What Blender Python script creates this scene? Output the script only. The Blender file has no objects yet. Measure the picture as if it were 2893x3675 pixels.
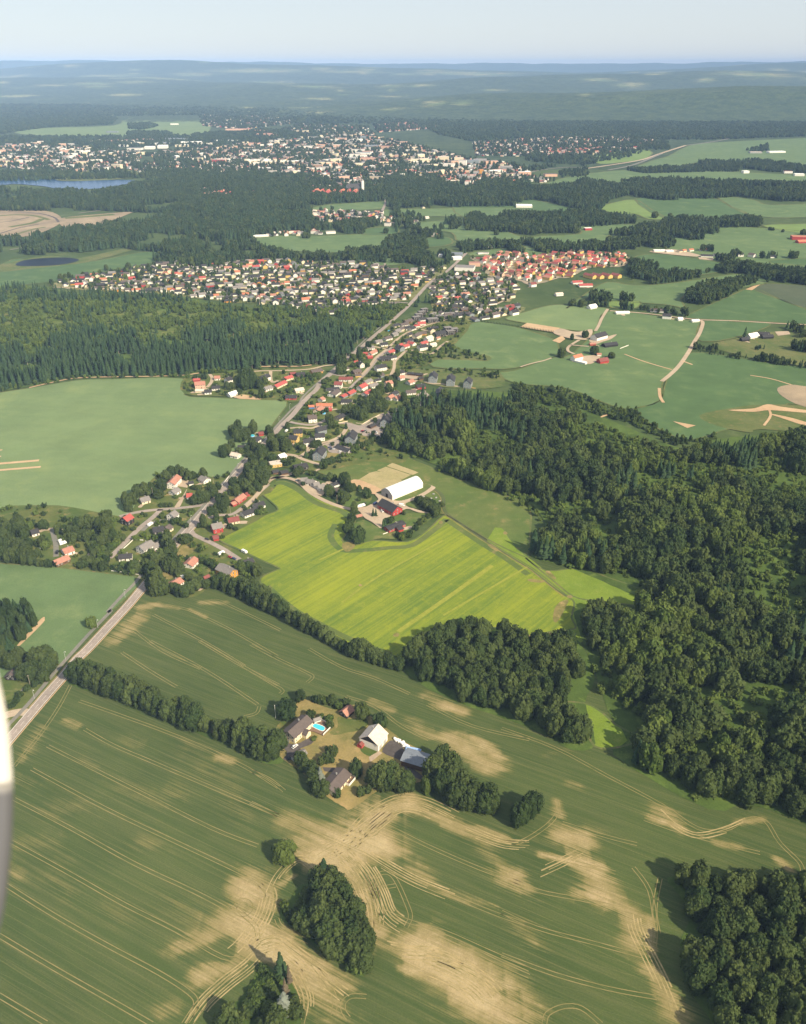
import bpy, bmesh, math, random
import numpy as np
from mathutils import Vector, Matrix
from mathutils.geometry import tessellate_polygon
from mathutils import noise as mnoise

SC = bpy.context.scene
COL = SC.collection
R = math.radians
rng = random.Random(7)
nrg = np.random.default_rng(11)

# ------------------------------------------------------------------ camera, sky, sun, exposure
FPX, CX, CY, HCAM = 3000.0, 1446.5, 1837.5, 380.0
PITCH = math.atan((CY - 232.0) / FPX)
cam = bpy.data.cameras.new('camera')
cam.sensor_fit = 'VERTICAL'; cam.sensor_height = 36.0
cam.lens = 36.0 * FPX / 3675.0
cam.clip_start = 0.1; cam.clip_end = 80000
cam.dof.use_dof = True; cam.dof.focus_distance = 900.0; cam.dof.aperture_fstop = 1.1
camo = bpy.data.objects.new('camera', cam); COL.objects.link(camo)
camo.location = (0, 0, HCAM); camo.rotation_euler = (math.pi / 2 - PITCH, 0, 0)
SC.camera = camo

SUN_AZ = math.atan2(-0.66, 0.75)          # towards the sun, in plan
SUN_EL = R(37)
world = bpy.data.worlds.new('World'); SC.world = world; world.use_nodes = True
wn = world.node_tree; wn.nodes.clear()
sky = wn.nodes.new('ShaderNodeTexSky'); sky.sky_type = 'NISHITA'; sky.sun_disc = False
sky.sun_elevation = SUN_EL; sky.sun_rotation = math.pi / 2 - SUN_AZ
sky.altitude = 380; sky.air_density = 1.0; sky.dust_density = 0.4; sky.ozone_density = 5.0
bg = wn.nodes.new('ShaderNodeBackground'); bg.inputs['Strength'].default_value = 0.062
wo = wn.nodes.new('ShaderNodeOutputWorld')
hv = wn.nodes.new('ShaderNodeMix'); hv.data_type = 'RGBA'; hv.inputs[0].default_value = .55; hv.inputs[7].default_value = (10.2, 10.4, 10.5, 1)   # thin even summer veil over the blue
wn.links.new(sky.outputs[0], hv.inputs[6]); wn.links.new(hv.outputs[2], bg.inputs[0]); wn.links.new(bg.outputs[0], wo.inputs[0])
sun = bpy.data.lights.new('sun', 'SUN'); sun.energy = 5.0; sun.angle = R(0.5); sun.color = (1.0, 0.87, 0.65)
suno = bpy.data.objects.new('sun', sun); COL.objects.link(suno)
sd = Vector((math.cos(SUN_AZ) * math.cos(SUN_EL), math.sin(SUN_AZ) * math.cos(SUN_EL), math.sin(SUN_EL)))
suno.rotation_euler = (-sd).to_track_quat('-Z', 'Y').to_euler(); suno.location = (200, -200, 900)
SC.view_settings.view_transform = 'Standard'; SC.view_settings.look = 'None'
SC.view_settings.exposure = 0.66; SC.view_settings.gamma = 1.0; SC.view_settings.use_curve_mapping = False
SC.render.engine = 'CYCLES'
cy = SC.cycles
cy.use_denoising = True
cy.max_bounces = 4; cy.diffuse_bounces = 2; cy.glossy_bounces = 2; cy.volume_bounces = 0; cy.transparent_max_bounces = 6
cy.sample_clamp_indirect = 4.0

# ------------------------------------------------------------------ survey: photo position -> ground point
CROPS = dict(A=(0, 0, 1708 / 2893), N1=(0, 2300, 1.578), N2=(900, 2300, 1.578), N3=(1800, 2300, 1.5627),
  M1=(0, 1600, 1.708), M2=(900, 1600, 1.708), M3=(1850, 1600, 1.6376), U1=(0, 850, 1.708), U2=(900, 850, 1.708),
  U3=(1850, 850, 1.6376), F1=(0, 180, 1.708), F2=(900, 180, 1.708), F3=(1850, 180, 1.6376),
  T1=(900, 1100, 3.416), T2=(1300, 1000, 3.416), T3=(900, 1400, 3.416), T4=(1300, 1300, 3.416), T5=(650, 1250, 3.416),
  FM=(980, 2450, 2.7548), V1=(400, 1650, 3.05), V2=(0, 1800, 3.416), RB=(1230, 1650, 4.0667), L1=(0, 2050, 3.3375),
  O1=(1650, 850, 2.44), O2=(1950, 1080, 3.416), W1=(150, 880, 2.44), W2=(800, 880, 2.135), W3=(1550, 900, 3.7956),
  W4=(2250, 850, 2.656), D1=(900, 600, 1.708), D2=(0, 420, 1.708), D3=(900, 350, 1.708), B1=(800, 3000, 3.105))
cP, sP = math.cos(PITCH), math.sin(PITCH)
def G(px, py, z=0.0):
    x = (px - CX) / FPX; y = (CY - py) / FPX
    dy = cP + y * sP; dz = -sP + y * cP
    t = (z - HCAM) / dz
    return Vector((x * t, dy * t, z))
def g(c, x, y, z=0.0):
    x0, y0, s = CROPS[c]
    return G(x0 + x / s, y0 + y / s, z)
def gl(c, pts, z=0.0): return [g(c, x, y, z) for x, y in pts]

# ------------------------------------------------------------------ object helpers
def new_obj(name, me, parent=None):
    o = bpy.data.objects.new(name, me); COL.objects.link(o)
    if parent is not None: o.parent = parent
    return o
def tag(o, label=None, cat=None, group=None, kind=None):
    if label: o['label'] = label
    if cat: o['category'] = cat
    if group: o['group'] = group
    if kind: o['kind'] = kind
    return o
def thing(name, label, cat, loc, rz=0.0, group=None, scale=None):
    o = bpy.data.objects.new(name, None); COL.objects.link(o)
    o.empty_display_size = 0.5
    o.location = loc; o.rotation_euler = (0, 0, rz)
    if scale: o.scale = scale
    return tag(o, label, cat, group)

class MB:
    """collects boxes, prisms, tubes into one mesh"""
    def __init__(s): s.v = []; s.f = []; s.m = []
    def add(s, vs, fs, mi=0):
        b = len(s.v); s.v += [tuple(v) for v in vs]
        s.f += [tuple(i + b for i in f) for f in fs]; s.m += [mi] * len(fs)
    def box(s, cx, cy, cz, sx, sy, sz, rz=0.0, mi=0):
        c, n = math.cos(rz), math.sin(rz); vs = []
        for dz in (-.5, .5):
            for dx, dy in ((-.5, -.5), (.5, -.5), (.5, .5), (-.5, .5)):
                x, y = dx * sx, dy * sy
                vs.append((cx + x * c - y * n, cy + x * n + y * c, cz + dz * sz))
        s.add(vs, [(3, 2, 1, 0), (4, 5, 6, 7), (0, 1, 5, 4), (1, 2, 6, 5), (2, 3, 7, 6), (3, 0, 4, 7)], mi)
    def tube(s, pts, rad, n=6, mi=0):
        rings = []
        for i, p in enumerate(pts):
            p = Vector(p)
            a = Vector(pts[max(i - 1, 0)]); b = Vector(pts[min(i + 1, len(pts) - 1)])
            d = (b - a).normalized(); up = Vector((0, 0, 1)) if abs(d.z) < .9 else Vector((1, 0, 0))
            u = d.cross(up).normalized(); w = d.cross(u)
            r = rad[i] if isinstance(rad, (list, tuple)) else rad
            rings.append([p + (u * math.cos(2 * math.pi * k / n) + w * math.sin(2 * math.pi * k / n)) * r for k in range(n)])
        vs = [q for ring in rings for q in ring]; fs = []
        for i in range(len(pts) - 1):
            for k in range(n):
                a = i * n + k; b = i * n + (k + 1) % n
                fs.append((a, b, b + n, a + n))
        fs.append(tuple(range(n - 1, -1, -1))); fs.append(tuple(range((len(pts) - 1) * n, len(pts) * n)))
        s.add(vs, fs, mi)
    def mesh(s, name, mats):
        me = bpy.data.meshes.new(name); me.from_pydata(s.v, [], s.f)
        for m in (mats if isinstance(mats, (list, tuple)) else [mats]): me.materials.append(m)
        if any(s.m): me.polygons.foreach_set('material_index', s.m)
        me.update(); return me
    def build(s, name, mats, parent=None): return new_obj(name, s.mesh(name, mats), parent)

# ------------------------------------------------------------------ materials
def lin(h):
    v = [int(h[i:i + 2], 16) / 255 for i in (0, 2, 4)]
    return tuple(c / 12.92 if c <= .04045 else ((c + .055) / 1.055) ** 2.4 for c in v) + (1,)
def c4(c): return lin(c) if isinstance(c, str) else tuple(c) + (1,) if len(c) == 3 else c
class NT:
    def __init__(s, name):
        s.mat = bpy.data.materials.new(name); s.mat.use_nodes = True
        s.t = s.mat.node_tree; s.t.nodes.clear()
        s.out = s.n('OutputMaterial'); s.p = s.n('BsdfPrincipled')
        s.p.inputs['Specular IOR Level'].default_value = 0.15
        s.l(s.p.outputs[0], s.out.inputs[0])
    def n(s, t, **k):
        nd = s.t.nodes.new('ShaderNode' + t)
        for a, b in k.items(): setattr(nd, a, b)
        return nd
    def l(s, a, b): s.t.links.new(a, b)
    def val(s, sock, v):
        if hasattr(v, 'is_output') or isinstance(v, bpy.types.NodeSocket): s.l(v, sock)
        else: sock.default_value = v
    def noise(s, vec, scale, detail=3, rough=.55):
        nd = s.n('TexNoise'); s.l(vec, nd.inputs['Vector']); nd.inputs['Scale'].default_value = scale
        nd.inputs['Detail'].default_value = detail; nd.inputs['Roughness'].default_value = rough
        return nd.outputs[0]
    def rng(s, v, a, b, c=0., d=1.):
        nd = s.n('MapRange'); s.l(v, nd.inputs[0])
        for i, q in enumerate((a, b, c, d)): nd.inputs[i + 1].default_value = q
        return nd.outputs[0]
    def math(s, op, a, b=0.):
        nd = s.n('Math', operation=op); s.val(nd.inputs[0], a); s.val(nd.inputs[1], b); nd.use_clamp = False
        return nd.outputs[0]
    def mix(s, f, a, b):
        nd = s.n('Mix', data_type='RGBA'); s.val(nd.inputs[0], f)
        for i, q in ((6, a), (7, b)):
            if isinstance(q, bpy.types.NodeSocket): s.l(q, nd.inputs[i])
            else: nd.inputs[i].default_value = c4(q)
        return nd.outputs[2]
    def map(s, vec, rz=0., scale=(1, 1, 1)):
        nd = s.n('Mapping'); s.l(vec, nd.inputs[0]); nd.inputs['Rotation'].default_value = (0, 0, rz)
        nd.inputs['Scale'].default_value = scale
        return nd.outputs[0]
    def done(s, col, rough=.9, spec=None, bump=None, bstr=.5, bdist=.1):
        s.val(s.p.inputs['Base Color'], col if isinstance(col, bpy.types.NodeSocket) else c4(col))
        s.val(s.p.inputs['Roughness'], rough)
        if spec is not None: s.p.inputs['Specular IOR Level'].default_value = spec
        if bump is not None:
            b = s.n('Bump'); b.inputs['Strength'].default_value = bstr; b.inputs['Distance'].default_value = bdist
            s.l(bump, b.inputs['Height']); s.l(b.outputs[0], s.p.inputs['Normal'])
        return s.mat
def rot_vec(t, vec, ang, sc):
    """rotate plan position by -ang and scale: long axis along direction ang"""
    a = t.n('VectorRotate', rotation_type='Z_AXIS'); t.l(vec, a.inputs['Vector']); a.inputs['Angle'].default_value = -ang
    return t.map(a.outputs[0], 0., sc)

def ground_mat(name, c1, c2, c3=None, big=.006, small=.12, ang=None, stripe=.35, stripe_scale=.35, fine=.9, rough=.95):
    """c1/c2 mottled by large noise, c3 in patches, streaks along ang (radians), fine grain"""
    t = NT(name); pos = t.n('NewGeometry').outputs['Position']
    n1 = t.noise(pos, big, 4, .6); n2 = t.noise(pos, small, 4, .65); n3 = t.noise(pos, fine, 2)
    f = t.rng(n1, .36, .64)
    if ang is not None:
        st = t.noise(rot_vec(t, pos, ang, (.012, stripe_scale, 1)), 1., 3, .7)
        f = t.math('ADD', t.math('MULTIPLY', f, 1 - stripe), t.math('MULTIPLY', t.rng(st, .3, .7), stripe))
    col = t.mix(f, c1, c2)
    if c3 is not None:
        p = t.math('MULTIPLY', t.rng(n2, .5, .7), t.rng(t.noise(pos, big * 2.7, 3), .42, .62))
        col = t.mix(p, col, c3)
    g_ = t.math('ADD', t.math('MULTIPLY', n3, .5), t.math('MULTIPLY', n2, .5))
    dark = t.n('Mix', data_type='RGBA', blend_type='MULTIPLY'); dark.inputs[0].default_value = 1.
    t.l(col, dark.inputs[6]); v = t.rng(g_, .3, .7, .8, 1.18)
    cc = t.n('CombineColor'); [t.l(v, cc.inputs[i]) for i in range(3)]
    t.l(cc.outputs[0], dark.inputs[7])
    return t.done(dark.outputs[2], rough)
def paint(name, c, rough=.75, var=.12, scale=.8, spec=.2):
    t = NT(name); pos = t.n('TexCoord').outputs['Object']
    v = t.rng(t.noise(pos, scale, 4, .65), .3, .7, 1 - var, 1 + var)
    m = t.n('Mix', data_type='RGBA', blend_type='MULTIPLY'); m.inputs[0].default_value = 1.
    m.inputs[6].default_value = c4(c); cc = t.n('CombineColor'); [t.l(v, cc.inputs[i]) for i in range(3)]
    t.l(cc.outputs[0], m.inputs[7])
    return t.done(m.outputs[2], rough, spec)
def foliage(name, a, b, c, yellow=.0, fine=1.1):
    """leaf colours: a..b per tree, c on some leaf clumps"""
    t = NT(name); oi = t.n('ObjectInfo'); pos = t.n('TexCoord').outputs['Object']
    geo = t.n('NewGeometry').outputs['Position']
    base = t.mix(oi.outputs['Random'], a, b)
    n = t.noise(geo, fine, 3, .7)
    col = t.mix(t.rng(n, .5, .74, 0, .8), base, c)
    v = t.rng(t.noise(geo, .055, 2), .3, .7, .8, 1.2)
    m = t.n('Mix', data_type='RGBA', blend_type='MULTIPLY'); m.inputs[0].default_value = 1.
    cc = t.n('CombineColor'); [t.l(v, cc.inputs[i]) for i in range(3)]
    t.l(col, m.inputs[6]); t.l(cc.outputs[0], m.inputs[7])
    t.done(m.outputs[2], .7, .12)
    tr = t.n('BsdfTranslucent'); t.l(m.outputs[2], tr.inputs[0])
    mx = t.n('MixShader'); mx.inputs[0].default_value = .1
    t.l(t.p.outputs[0], mx.inputs[1]); t.l(tr.outputs[0], mx.inputs[2]); t.l(mx.outputs[0], t.out.inputs[0])
    return t.mat

# plan direction of the drill rows
_d = g('N1', 1290, 1520) - g('N1', 80, 895); ROW_L = math.atan2(_d.y, _d.x)
_d = g('N2', 1578, 1610) - g('N2', 680, 1230); ROW_R = math.atan2(_d.y, _d.x)
_d = g('M2', 1480, 740) - g('M2', 900, 1140); ROW_Y = math.atan2(_d.y, _d.x)

MAT = {}
MAT['land'] = ground_mat('land_cover', (.045, .075, .022), (.07, .1, .03), (.1, .12, .045), .004, .03)
MAT['floor'] = ground_mat('wood_floor', (.045, .075, .016), (.08, .125, .026), (.12, .165, .035), .02, .12)
MAT['pale'] = ground_mat('pale_grain', (.122, .18, .075), (.16, .215, .09), (.18, .22, .085), .004, .02, R(172), .45, .06)
MAT['green'] = ground_mat('green_grain', (.088, .142, .055), (.115, .17, .066), (.15, .19, .075), .006, .03, R(165), .4, .06)
MAT['green2'] = ground_mat('deep_green_grain', (.062, .112, .042), (.08, .135, .05), (.11, .155, .058), .006, .03, R(160), .4, .06)
MAT['bright'] = ground_mat('bright_green_grain', (.13, .2, .052), (.16, .225, .066), None, .006, .03, R(20), .3, .05)
MAT['brownfield'] = ground_mat('brown_green_field', (.06, .085, .045), (.09, .105, .06), None, .01, .05, R(160), .4)
def _rape():
    t = NT('yellow_rapeseed'); pos = t.n('NewGeometry').outputs['Position']
    b1 = t.noise(rot_vec(t, pos, ROW_Y, (.0035, .045, 1)), 1., 3, .6); b2 = t.noise(rot_vec(t, pos, ROW_Y, (.006, .35, 1)), 1., 3, .65)
    n1 = t.noise(pos, .012, 4, .6); n3 = t.noise(pos, .9, 3, .75); n4 = t.noise(pos, .14, 3, .7)
    f = t.math('ADD', t.math('ADD', t.math('MULTIPLY', b1, .5), t.math('MULTIPLY', b2, .4)), t.math('MULTIPLY', n1, .3))
    col = t.mix(t.rng(f, .48, .72), (.1, .155, .022), (.23, .262, .022))
    col = t.mix(t.math('MULTIPLY', t.rng(n4, .5, .72), .4), col, (.27, .285, .026))
    m = t.n('Mix', data_type='RGBA', blend_type='MULTIPLY'); m.inputs[0].default_value = 1.
    cc = t.n('CombineColor'); v = t.rng(n3, .25, .75, .85, 1.14); [t.l(v, cc.inputs[i]) for i in range(3)]
    t.l(col, m.inputs[6]); t.l(cc.outputs[0], m.inputs[7]); return t.done(m.outputs[2], .95, None, n3, .5, .3)
MAT['rape'] = _rape()
MAT['pasture'] = ground_mat('pasture_grass', (.075, .12, .028), (.115, .14, .038), (.2, .165, .066), .012, .07)
MAT['meadow'] = ground_mat('meadow_grass', (.125, .19, .022), (.165, .22, .028), (.18, .21, .045), .02, .1)
MAT['lawn'] = ground_mat('garden_grass', (.065, .1, .022), (.115, .125, .035), (.21, .16, .065), .03, .1)
MAT['drylawn'] = ground_mat('dry_lawn', (.14, .135, .042), (.27, .205, .08), (.31, .22, .095), .035, .13)
MAT['young'] = ground_mat('clearing_floor', (.07, .105, .02), (.11, .14, .03), (.2, .17, .06), .012, .08)
MAT['scrub'] = ground_mat('scrub_grass', (.075, .11, .03), (.13, .14, .05), (.17, .13, .06), .02, .15)
MAT['asphalt'] = ground_mat('grey_asphalt', (.26, .22, .19), (.32, .265, .225), None, .03, .3)
MAT['drive'] = ground_mat('dark_asphalt', (.075, .065, .06), (.105, .09, .085), None, .05, .4)
MAT['gravel'] = ground_mat('pale_gravel', (.36, .28, .2), (.44, .35, .25), (.3, .24, .16), .03, .25)
MAT['sand'] = ground_mat('bare_sand', (.42, .28, .16), (.5, .35, .21), (.34, .27, .15), .02, .15)
MAT['pit'] = ground_mat('sand_pit', (.22, .175, .12), (.34, .265, .175), (.16, .14, .085), .012, .045)
MAT['arena'] = ground_mat('riding_arena', (.3, .26, .12), (.37, .3, .16), None, .03, .2)
MAT['path'] = ground_mat('grey_path', (.17, .165, .14), (.21, .195, .16), None, .03, .3)
MAT['white'] = paint('white_paint', (.74, .7, .62)); MAT['cream'] = paint('cream_paint', (.68, .58, .4))
MAT['yellow'] = paint('yellow_paint', (.6, .4, .13)); MAT['orange'] = paint('ochre_paint', (.5, .24, .04))
MAT['red'] = paint('barn_red_paint', (.36, .05, .045)); MAT['black'] = paint('black_stain', (.028, .026, .025))
MAT['slate'] = paint('blue_grey_paint', (.2, .23, .24)); MAT['brown'] = paint('brown_stain', (.12, .07, .04))
MAT['blue'] = paint('blue_paint', (.08, .2, .5)); MAT['pink'] = paint('pink_plaster', (.6, .38, .27))
MAT['grey'] = paint('grey_paint', (.36, .35, .33)); MAT['stone'] = paint('footing_stone', (.3, .29, .27))
def roofmat(n, c): 
    t = NT(n); pos = t.n('TexCoord').outputs['Object']; 
    w = t.n('TexWave', wave_type='BANDS', bands_direction='X'); t.l(pos, w.inputs[0]); w.inputs['Scale'].default_value = 2.6; w.inputs['Distortion'].default_value = .4
    v = t.math('ADD', t.rng(t.noise(pos, .6, 4, .7), .3, .7, .8, 1.12), t.math('MULTIPLY', w.outputs[1], .1))
    m = t.n('Mix', data_type='RGBA', blend_type='MULTIPLY'); m.inputs[0].default_value = 1.; m.inputs[6].default_value = c4(c)
    cc = t.n('CombineColor'); [t.l(v, cc.inputs[i]) for i in range(3)]; t.l(cc.outputs[0], m.inputs[7])
    return t.done(m.outputs[2], .6, .3)
RF = dict(k=roofmat('charcoal_tiles', (.04, .038, .038)), n=roofmat('brown_tiles', (.105, .082, .072)), g=roofmat('grey_tiles', (.2, .18, .165)),
          r=roofmat('red_tiles', (.36, .08, .065)), o=roofmat('orange_tiles', (.42, .155, .085)), t=roofmat('terracotta_tiles', (.36, .17, .12)),
          p=roofmat('pale_sheet', (.55, .47, .39)), w=roofmat('white_sheet', (.85, .83, .78)), d=roofmat('dark_red_tiles', (.2, .06, .05)),
          b=roofmat('blue_grey_sheet', (.17, .19, .22)))
RNAME = dict(k='dark', n='brown', g='grey', r='red', o='orange', t='terracotta', p='pale', w='white', d='dark red', b='blue-grey')
WNAME = dict(white='white', cream='cream', yellow='yellow', orange='ochre', red='red', black='black', slate='slate grey', brown='brown', blue='blue', pink='pinkish', grey='grey')
def _glass():
    t = NT('window_glass'); return t.done((.03, .035, .045), .12, .5)
MAT['glass'] = _glass()
MAT['bark'] = paint('bark', (.12, .09, .065), .9, .3, 3.)
MAT['palebark'] = paint('pale_bark', (.34, .29, .23), .9, .3, 3.)
MAT['leaf'] = foliage('birch_and_alder_leaves', (.025, .046, .012), (.062, .085, .023), (.09, .106, .032))
MAT['leaf2'] = foliage('bright_leaves', (.048, .08, .015), (.085, .115, .024), (.115, .135, .034))
MAT['leaf3'] = foliage('dark_leaves', (.022, .043, .012), (.042, .066, .018), (.064, .085, .027))
MAT['leaf4'] = foliage('young_growth_leaves', (.065, .105, .02), (.1, .14, .028), (.135, .16, .042))
MAT['needle'] = foliage('spruce_needles', (.022, .05, .02), (.04, .07, .026), (.062, .09, .034))
MAT['metal'] = paint('galvanised_steel', (.42, .42, .4), .45, .1)
MAT['tarp'] = paint('white_wrap', (.78, .77, .75), .5); MAT['bluetarp'] = paint('blue_tarp', (.3, .45, .75), .5)
MAT['deck'] = paint('deck_boards', (.19, .12, .08), .85, .3, 1.5)
MAT['tyre'] = paint('rubber', (.02, .02, .02), .8)
# ------------------------------------------------------------------ land: sheets, fields, roads
def smooth_poly(P, n=3, closed=True):
    out = []; m = len(P)
    for i in range(m if closed else m - 1):
        p0 = P[(i - 1) % m] if closed or i > 0 else P[i]; p1 = P[i]; p2 = P[(i + 1) % m]
        p3 = P[(i + 2) % m] if closed or i + 2 < m else P[i + 1]
        for k in range(n):
            t = k / n
            out.append(.5 * ((2 * p1) + (p2 - p0) * t + (2 * p0 - 5 * p1 + 4 * p2 - p3) * t * t + (3 * p1 - p0 - 3 * p2 + p3) * t ** 3))
    if not closed: out.append(P[-1].copy())
    return out
def densify(P, step, jit):
    out = []
    for i in range(len(P)):
        a, b = P[i], P[(i + 1) % len(P)]
        n = max(1, min(40, int((b - a).length / step)))
        d = (b - a); nn = Vector((-d.y, d.x, 0)).normalized() if d.length > 1e-6 else Vector((0, 0, 0))
        for k in range(n):
            q = a + d * k / n
            out.append(q + nn * mnoise.noise(q * .13) * jit if k else q)
    return out
ZL = [0.03]
def sheet(name, mkey, P, z=None, smooth=0, jit=0., kind='structure'):
    if smooth: P = smooth_poly(P, smooth)
    if jit: P = densify(P, jit * 3, jit)
    if z is None: ZL[0] += .003; z = ZL[0]
    tris = tessellate_polygon([[Vector((p.x, p.y, 0)) for p in P]])
    me = bpy.data.meshes.new(name)
    me.from_pydata([(p.x, p.y, z) for p in P], [], [tuple(t) for t in tris]); me.update()
    if me.polygons and sum(p.normal.z for p in me.polygons) < 0: me.flip_normals()
    me.materials.append(MAT[mkey]); o = new_obj(name, me); o['kind'] = kind
    return o
def ribbon(name, mkey, lines, z, kind='structure', sm=4):
    """lines: list of (points, width)"""
    vs, fs = [], []
    for P, w in lines:
        if sm and len(P) > 2: P = smooth_poly(P, sm, False)
        b = len(vs)
        for i, p in enumerate(P):
            a = P[max(i - 1, 0)]; c = P[min(i + 1, len(P) - 1)]
            d = c - a; n = Vector((-d.y, d.x, 0)).normalized() * w / 2
            vs += [(p.x + n.x, p.y + n.y, z), (p.x - n.x, p.y - n.y, z)]
        for i in range(len(P) - 1):
            k = b + 2 * i; fs.append((k, k + 1, k + 3, k + 2))
    me = bpy.data.meshes.new(name); me.from_pydata(vs, [], fs); me.update()
    if sum(p.normal.z for p in me.polygons) < 0: me.flip_normals()
    me.materials.append(MAT[mkey]); o = new_obj(name, me); o['kind'] = kind
    return o

def grid_mesh(name, xs, ys, zfun, mat):
    X, Y = np.meshgrid(xs, ys); Z = zfun(X, Y)
    return grid_from(name, X, Y, Z, mat)
def grid_from(name, X, Y, Z, mat):
    nr, nc = X.shape
    co = np.stack([X, Y, Z], -1).reshape(-1, 3).astype(np.float32)
    i = np.arange(nr * nc).reshape(nr, nc)
    q = np.stack([i[:-1, :-1], i[:-1, 1:], i[1:, 1:], i[1:, :-1]], -1).reshape(-1, 4)
    me = bpy.data.meshes.new(name)
    me.vertices.add(len(co)); me.vertices.foreach_set('co', co.ravel())
    me.loops.add(q.size); me.loops.foreach_set('vertex_index', q.ravel().astype(np.int32))
    me.polygons.add(len(q)); me.polygons.foreach_set('loop_start', np.arange(0, q.size, 4, dtype=np.int32))
    me.update(calc_edges=True); me.materials.append(mat)
    return me, co

# wide base sheet
me, _ = grid_mesh('ground', np.linspace(-5000, 5000, 11), np.linspace(-1500, 3700, 9), lambda x, y: x * 0 - .6, MAT['land'])
tag(new_obj('ground', me), kind='structure')

# far land: fan out to the skyline with low wooded hills
def skyline_h(px):
    xs = np.array([-600, 0, 300, 470, 600, 720, 850, 1000, 1200, 1350, 1500, 1600, 1708, 2300])
    ys = np.array([129.5, 129.2, 128.5, 130.2, 131.5, 134.2, 134.8, 134.2, 135, 133.6, 132.2, 129, 127, 127])
    yy = np.interp(px, xs, ys) / CROPS['A'][2]
    a = math.pi / 2
    ang = np.arctan((CY - yy) / FPX) - PITCH
    return HCAM + 27000 * np.tan(ang) + 34 * np.array([mnoise.fractal(Vector((float(q) * .013, 4.2, 0)), 1., 2., 5) for q in np.ravel(px)]).reshape(np.shape(px))
HILLS = [(1330, 8.2, 520, 1.5, 105), (1000, 9.3, 260, 1.2, 60), (1650, 8.6, 420, 1.6, 90), (640, 12.5, 420, 2, 90), (220, 15, 520, 2.2, 130),
         (1450, 14, 420, 2.2, 210), (1050, 13.5, 300, 2, 120), (820, 18.5, 700, 2.5, 210), (1620, 19.5, 500, 3, 290), (350, 20.5, 500, 2.5, 280)]
nd_, na_ = 330, 420
rows = np.geomspace(3500, 30000, nd_)
az = np.linspace(-750, 2450, na_)                       # in photo columns of the whole-picture crop
AZ, DD = np.meshgrid(az, rows)
AX = (AZ / CROPS['A'][2] - CX) / FPX * 1.06
X = AX * DD; Y = DD
Z = np.full_like(X, -.62)
for ax, dk, wx, wd, h in HILLS:
    Z += 1.35 * h * np.exp(-((AZ - ax) / wx) ** 2 * 2 - ((DD / 1000 - dk) / wd) ** 2) * np.clip((DD - 6600) / 1200, 0, 1)
sk = np.clip((DD - 22500) / 4500, 0, 1); sk = sk * sk * (3 - 2 * sk)
Z = Z * (1 - sk * .6) + skyline_h(az)[None, :] * sk
und = np.array([[mnoise.fractal(Vector((AX[0, j] * 9, r_ / 1900., 3.1)), 1., 2., 4) for j in range(0, na_, 3)] for r_ in rows])
und = np.stack([np.interp(np.arange(na_), np.arange(0, na_, 3), u) for u in und])
Z += und * 26 * np.clip((DD - 7000) / 6000, 0, 1) * (1 - sk)
Z += nrg.random(Z.shape) * 9 * np.clip((DD - 6800) / 1500, 0, 1)          # canopy
t = NT('far_land'); pos = t.n('NewGeometry').outputs['Position']
at = t.n('Attribute', attribute_name='open'); 
n1 = t.noise(pos, .0016, 5, .65); n2 = t.noise(pos, .012, 4, .75); n3 = t.noise(pos, .05, 2, .7)
wood = t.mix(t.rng(n2, .35, .65), (.028, .052, .02), (.075, .105, .04))
wood = t.mix(t.rng(n1, .55, .75), wood, (.095, .125, .05))
wood = t.mix(t.math('MULTIPLY', t.rng(n3, .35, .6, 1, 0), .55), wood, (.012, .026, .012))
nf_ = t.noise(rot_vec(t, pos, .1, (.0021, .0013, 1)), 1., 6, .72)
fld = t.mix(t.rng(t.noise(pos, .003, 2), .4, .6), (.15, .2, .08), (.3, .28, .13))
col = t.mix(t.rng(t.math('ADD', t.math('MULTIPLY', at.outputs['Fac'], .74), t.math('MULTIPLY', t.math('SUBTRACT', nf_, .5), 3.2)), .5, .75), wood, fld)
MAT['far'] = t.done(col, .95)
me, co = grid_from('far_land', X, Y, Z, MAT['far'])
op = np.zeros(X.size); axf = AX.ravel(); ddf = DD.ravel(); azf = AZ.ravel()
r2 = np.random.default_rng(5)
patches = [(45, 11.6, 90, .45), (160, 11.7, 60, .3), (360, 11.5, 50, .4), (300, 13.5, 60, .4), (330, 17, 90, .5), (150, 18, 60, .5), (60, 17.5, 60, .6), (600, 17.6, 120, .6),
           (700, 12.2, 60, .4), (830, 12.4, 30, .35), (620, 15.5, 60, .5), (1235, 8.9, 26, .45), (1480, 13.3, 110, .55), (1640, 13.0, 110, .5), (1600, 11.2, 90, .35), (1300, 13.6, 30, .4),
           (980, 17.5, 130, .5), (760, 17.4, 100, .4), (1120, 21, 40, .6), (480, 17, 60, .5), (130, 9.6, 60, .2), (60, 13.4, 90, .3), (1550, 10.2, 60, .2), (420, 15, 120, .4)]
for _ in range(150):
    dk = 8 + 15 * r2.random() ** 1.3; patches.append((-100 + r2.random() * 1908, dk, 8 + 45 * r2.random(), .1 + .03 * dk * r2.random()))
for ax, dk, wx, wd in patches:
    op = np.maximum(op, np.exp(-(((azf - ax) / wx) ** 2) - ((ddf / 1000 - dk) / wd) ** 2))
a = me.attributes.new('open', 'FLOAT', 'POINT'); a.data.foreach_set('value', op.astype(np.float32))
for p in me.polygons: p.use_smooth = False
tag(new_obj('hills', me), kind='structure')

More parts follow.
